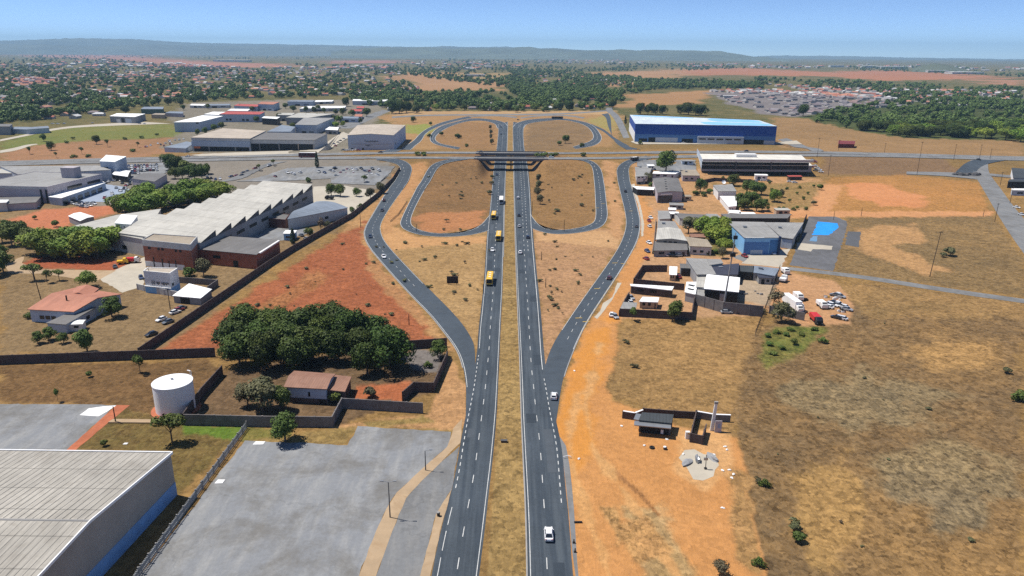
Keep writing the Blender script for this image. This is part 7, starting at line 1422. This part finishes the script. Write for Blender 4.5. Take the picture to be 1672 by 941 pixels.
for poly, n, meshes, lb, gr, a0 in AREAS:
    xs = [p[0] for p in poly]; ys = [p[1] for p in poly]; k = 0; got = []; tries = 0
    while k < n and tries < 20000:
        tries += 1; x, y = RX.uniform(min(xs), max(xs)), RX.uniform(min(ys), max(ys)); p = P(x, y)
        if not inpoly(x, y, poly) or any(math.hypot(p[0] - g[0], p[1] - g[1]) < (11 if meshes is HE else 24) for g in got): continue
        got.append(p); k += 1; s = RX.uniform(.85, 1.3)
        o = link('house', meshes[RX.randrange(2)], None, p, a0 + RX.uniform(-.15, .15) + (math.pi / 2 if RX.random() < .35 else 0)); o.scale = (s * RX.uniform(.9, 1.3), s, s); tag(o, lb, 'house', gr)
E_, X_ = [], []
src = HM[0]; nv = len(src.vertices); base = np.empty(nv * 3, np.float32); src.vertices.foreach_get('co', base); base = base.reshape(-1, 3)
mbs = {0: MB(), 1: MB(), 2: MB(), 3: MB(), 4: MB()}
for poly, n in FARA:
    xs = [p[0] for p in poly]; ys = [p[1] for p in poly]; k = 0
    while k < n:
        x, y = RX.uniform(min(xs), max(xs)), RX.uniform(min(ys), max(ys))
        if not inpoly(x, y, poly): continue
        k += 1; p = P(x, y); s = RX.uniform(.9, 1.4) * (1 if p[1] < 4000 else 2.0); a = RX.uniform(0, 3.14); ca_, sa_ = math.cos(a) * s, math.sin(a) * s
        tr3 = lambda q: (q[0] * ca_ - q[1] * sa_ + p[0], q[0] * sa_ + q[1] * ca_ + p[1], q[2] * s)
        w, d, h, r = 6, 4.2, 3, 1.7; m_ = mbs[RX.choice((0, 0, 1, 2, 2, 3))]
        m_.add([tr3(q) for q in ((-w, -d, h), (w, -d, h), (w, 0, h + r), (-w, 0, h + r), (w, d, h), (-w, d, h))], [(0, 1, 2, 3), (4, 5, 3, 2)])
        mbs[4].add([tr3(q) for q in ((-w, -d, 0), (w, -d, 0), (w, d, 0), (-w, d, 0), (-w, -d, h), (w, -d, h), (w, d, h), (-w, d, h), (w, 0, h + r), (-w, 0, h + r))], [(0, 1, 5, 4), (1, 2, 6, 8, 5), (2, 3, 7, 6), (3, 0, 4, 9, 7)])
allm = MB(); mats_ = [mat('suburb_roof_red', (.32, .11, .075)), mat('suburb_roof_orange', (.42, .19, .12)), mat('suburb_roof_grey', (.25, .24, .24)), mat('suburb_roof_white', (.5, .49, .47)), FWL]
for i in range(5): allm.mat(i).add(mbs[i].v, mbs[i].f)
tag(allm.build('suburb', mats_), 'countless small houses of the suburbs fading into the haze', 'suburb', kind='stuff')
# far white sheds near the right horizon
for px, py, w, d, lb in ((1574,121,150,60,'white shed shining near the right horizon'),(1456,112,120,50,'long white shed left of the shining white shed'),(1420,111,70,40,'small white shed before the long white shed near the horizon'),(1530,118.5,90,30,'low white shed just left of the shining white shed'),(1365,110,60,30,'tiny white shed far right of the flat topped bluff'),(776,125,90,20,'white sheds at the edge of the centre brown field'),(380,101,160,50,'bright white shed row far away on the left'),(220,107,100,30,'white shed by the long red field on the left'),(1192,160,60,15,'low white building at the edge of the grey estate')):
    x, y, z = P(px, py); k = y / 3500; mb = MB(); mb.prism([(-w / 2 * k, -d / 2 * k), (w / 2 * k, -d / 2 * k), (w / 2 * k, d / 2 * k), (-w / 2 * k, d / 2 * k)], -1, 9 * min(k, 1.6)); mb.mat(1); mb.prism([(-w / 2 * k - 1, -d / 2 * k - 1), (w / 2 * k + 1, -d / 2 * k - 1), (w / 2 * k + 1, d / 2 * k + 1), (-w / 2 * k - 1, d / 2 * k + 1)], 9 * min(k, 1.6), 9 * min(k, 1.6) + .6)
    tag(mb.build('distant_shed', [M['pale'], M['r_white']], None, (x, y, 0), RX.uniform(-.1, .1)), lb, 'shed')
HAZE = 6.0e-5; SKY = 0.15
# ------------------------------------------------------------------ far hills
def hill(sky, dist, depth, col, seed, label):
    xs = np.arange(sky[0][0], sky[-1][0] + 1, 6.0); hs = np.interp(xs, [p[0] for p in sky], [p[1] for p in sky])
    hs = hs + .5 * fbm(xs, xs * 0, 60, seed) + .25 * fbm(xs, xs * 0, 17, seed + 1)
    top = []
    for x, y in zip(xs, hs):
        r = ray(x, y); k = dist / math.hypot(r[0], r[1]); top.append((r[0] * k, r[1] * k, max(H + r[2] * k, 1.0)))
    top = np.array(top); n = len(top); rows = []
    prof = [(-1.0, -.02), (-.75, .18), (-.5, .45), (-.25, .78), (-.08, .97), (0, 1.0), (.15, .93), (.5, .5), (1.0, -.02)]
    for s, k in prof:
        q = top.copy(); l = (dist + s * depth) / dist; q[:, 0] *= l; q[:, 1] *= l
        q[:, 2] = top[:, 2] * (k + (.13 * fbm(q[:, 0], q[:, 1], 1600, seed + 3) if -.9 < s < -.04 else 0)); rows.append(q)
    v = np.concatenate(rows); m = len(prof)
    f = np.array([(j * n + i, j * n + i + 1, (j + 1) * n + i + 1, (j + 1) * n + i) for j in range(m - 1) for i in range(n - 1)])
    mt = mat('hillside_' + ('wooded' if seed % 2 else 'distant'), col, .95, .3, .002)
    tag(link('hills', rawmesh('hills', v, f, [mt], True)), label, 'hills', kind='structure')
hill([(-300,67),(-60,67),(0,66.5),(90,63.5),(160,63),(230,64.5),(300,69.5),(420,72),(560,74),(700,78),(860,88)], 21500, 2500, (.10, .11, .08), 2, 'long pale blue ridge highest at the far left')
hill([(-300,74),(0,72),(150,75),(300,74),(420,76),(560,76.5),(640,77.5),(694,76.5),(800,77.5),(900,80),(1000,84),(1120,92)], 17500, 2000, (.09, .10, .07), 4, 'low hazy ridge across the middle distance')
hill([(540,84),(600,78.5),(640,78.5),(694,77.5),(740,80),(790,79),(841,78.8),(948,82),(990,82.5),(1012,80.8),(1040,82.5),(1062,81.5),(1112,82.5),(1160,83.2),(1179,83.8),(1196,87.5),(1215,90.5),(1240,93),(1290,97)], 12500, 1800, (.10, .115, .075), 3, 'darker wooded hills right of centre ending in a flat topped bluff')
hill([(1130,94),(1279,91),(1360,91.5),(1447,93.5),(1560,95.5),(1672,97),(1900,99)], 20500, 2000, (.09, .10, .07), 6, 'faint low plateau along the right horizon')
hill([(1490,112),(1506,107),(1525,104.3),(1545,105.5),(1566,111),(1580,114)], 5200, 300, (.03, .045, .02), 5, 'small dark wooded mound near the right horizon')
# ------------------------------------------------------------------ air
HZ = MB(); HZ.box(-26000, 26000, -3000, 24500, -2.0, 470.0)
m = D.materials.new('haze_air'); m.use_nodes = True; t = m.node_tree; t.nodes.remove(t.nodes['Principled BSDF'])
pv = t.nodes.new('ShaderNodeVolumePrincipled'); pv.inputs['Color'].default_value = (.46, .74, 1, 1); pv.inputs['Density'].default_value = HAZE; pv.inputs['Anisotropy'].default_value = .0
t.links.new(pv.outputs[0], t.nodes['Material Output'].inputs['Volume'])
tag(HZ.build('haze', m), 'thin blue haze softening everything toward the horizon', 'haze', kind='stuff')
# ------------------------------------------------------------------ camera, sun, sky
cam = D.cameras.new('camera'); co = D.objects.new('camera', cam); COL.objects.link(co); SC.camera = co
cam.sensor_width = 36; cam.lens = 36 * F / 1672; cam.clip_start = 1; cam.clip_end = 90000
fwd = Vector((0, cp, -sp)); up0 = Vector((0, sp, cp)); rt0 = Vector((1, 0, 0))
rt = rt0 * cr + up0 * sr; up = up0 * cr - rt0 * sr
co.matrix_world = Matrix(((rt.x, up.x, -fwd.x, 0), (rt.y, up.y, -fwd.y, 0), (rt.z, up.z, -fwd.z, H), (0, 0, 0, 1)))
EL = R(64); AZ = math.atan2(.30, -.95)     # the sun stands ahead on the left
sd = Vector((math.cos(EL) * math.cos(AZ), math.cos(EL) * math.sin(AZ), math.sin(EL)))
sl = D.lights.new('sun', 'SUN'); sl.energy = 4.7; sl.angle = R(.53); sl.color = (1, .955, .88)
so = D.objects.new('sun', sl); COL.objects.link(so); so.rotation_euler = (-sd).to_track_quat('-Z', 'Y').to_euler(); so.location = (-300, 200, 450)
w = D.worlds.new('World'); SC.world = w; w.use_nodes = True; t = w.node_tree
sk = t.nodes.new('ShaderNodeTexSky'); sk.sky_type = 'NISHITA'; sk.sun_disc = False; sk.sun_elevation = EL; sk.sun_rotation = math.pi / 2 - AZ
sk.altitude = 3000; sk.air_density = .6; sk.dust_density = 0; sk.ozone_density = 4.0
tcw = t.nodes.new('ShaderNodeTexCoord'); mpw = t.nodes.new('ShaderNodeMapping'); mpw.inputs['Scale'].default_value = (1, 1, 1.7); nrw = t.nodes.new('ShaderNodeVectorMath'); nrw.operation = 'NORMALIZE'
t.links.new(tcw.outputs['Generated'], mpw.inputs[0]); t.links.new(mpw.outputs[0], nrw.inputs[0]); t.links.new(nrw.outputs[0], sk.inputs['Vector'])
t.links.new(sk.outputs[0], t.nodes['Background'].inputs['Color']); t.nodes['Background'].inputs['Strength'].default_value = SKY
SC.view_settings.view_transform = 'Standard'; SC.view_settings.look = 'None'; SC.view_settings.exposure = .36; SC.view_settings.gamma = 1
SC.view_settings.use_curve_mapping = False
c = SC.cycles; c.max_bounces = 4; c.diffuse_bounces = 2; c.glossy_bounces = 2; c.transmission_bounces = 2; c.volume_bounces = 0; c.transparent_max_bounces = 4
c.use_denoising = False
try: c.volume_step_rate = 10; c.volume_max_steps = 32
except Exception: pass
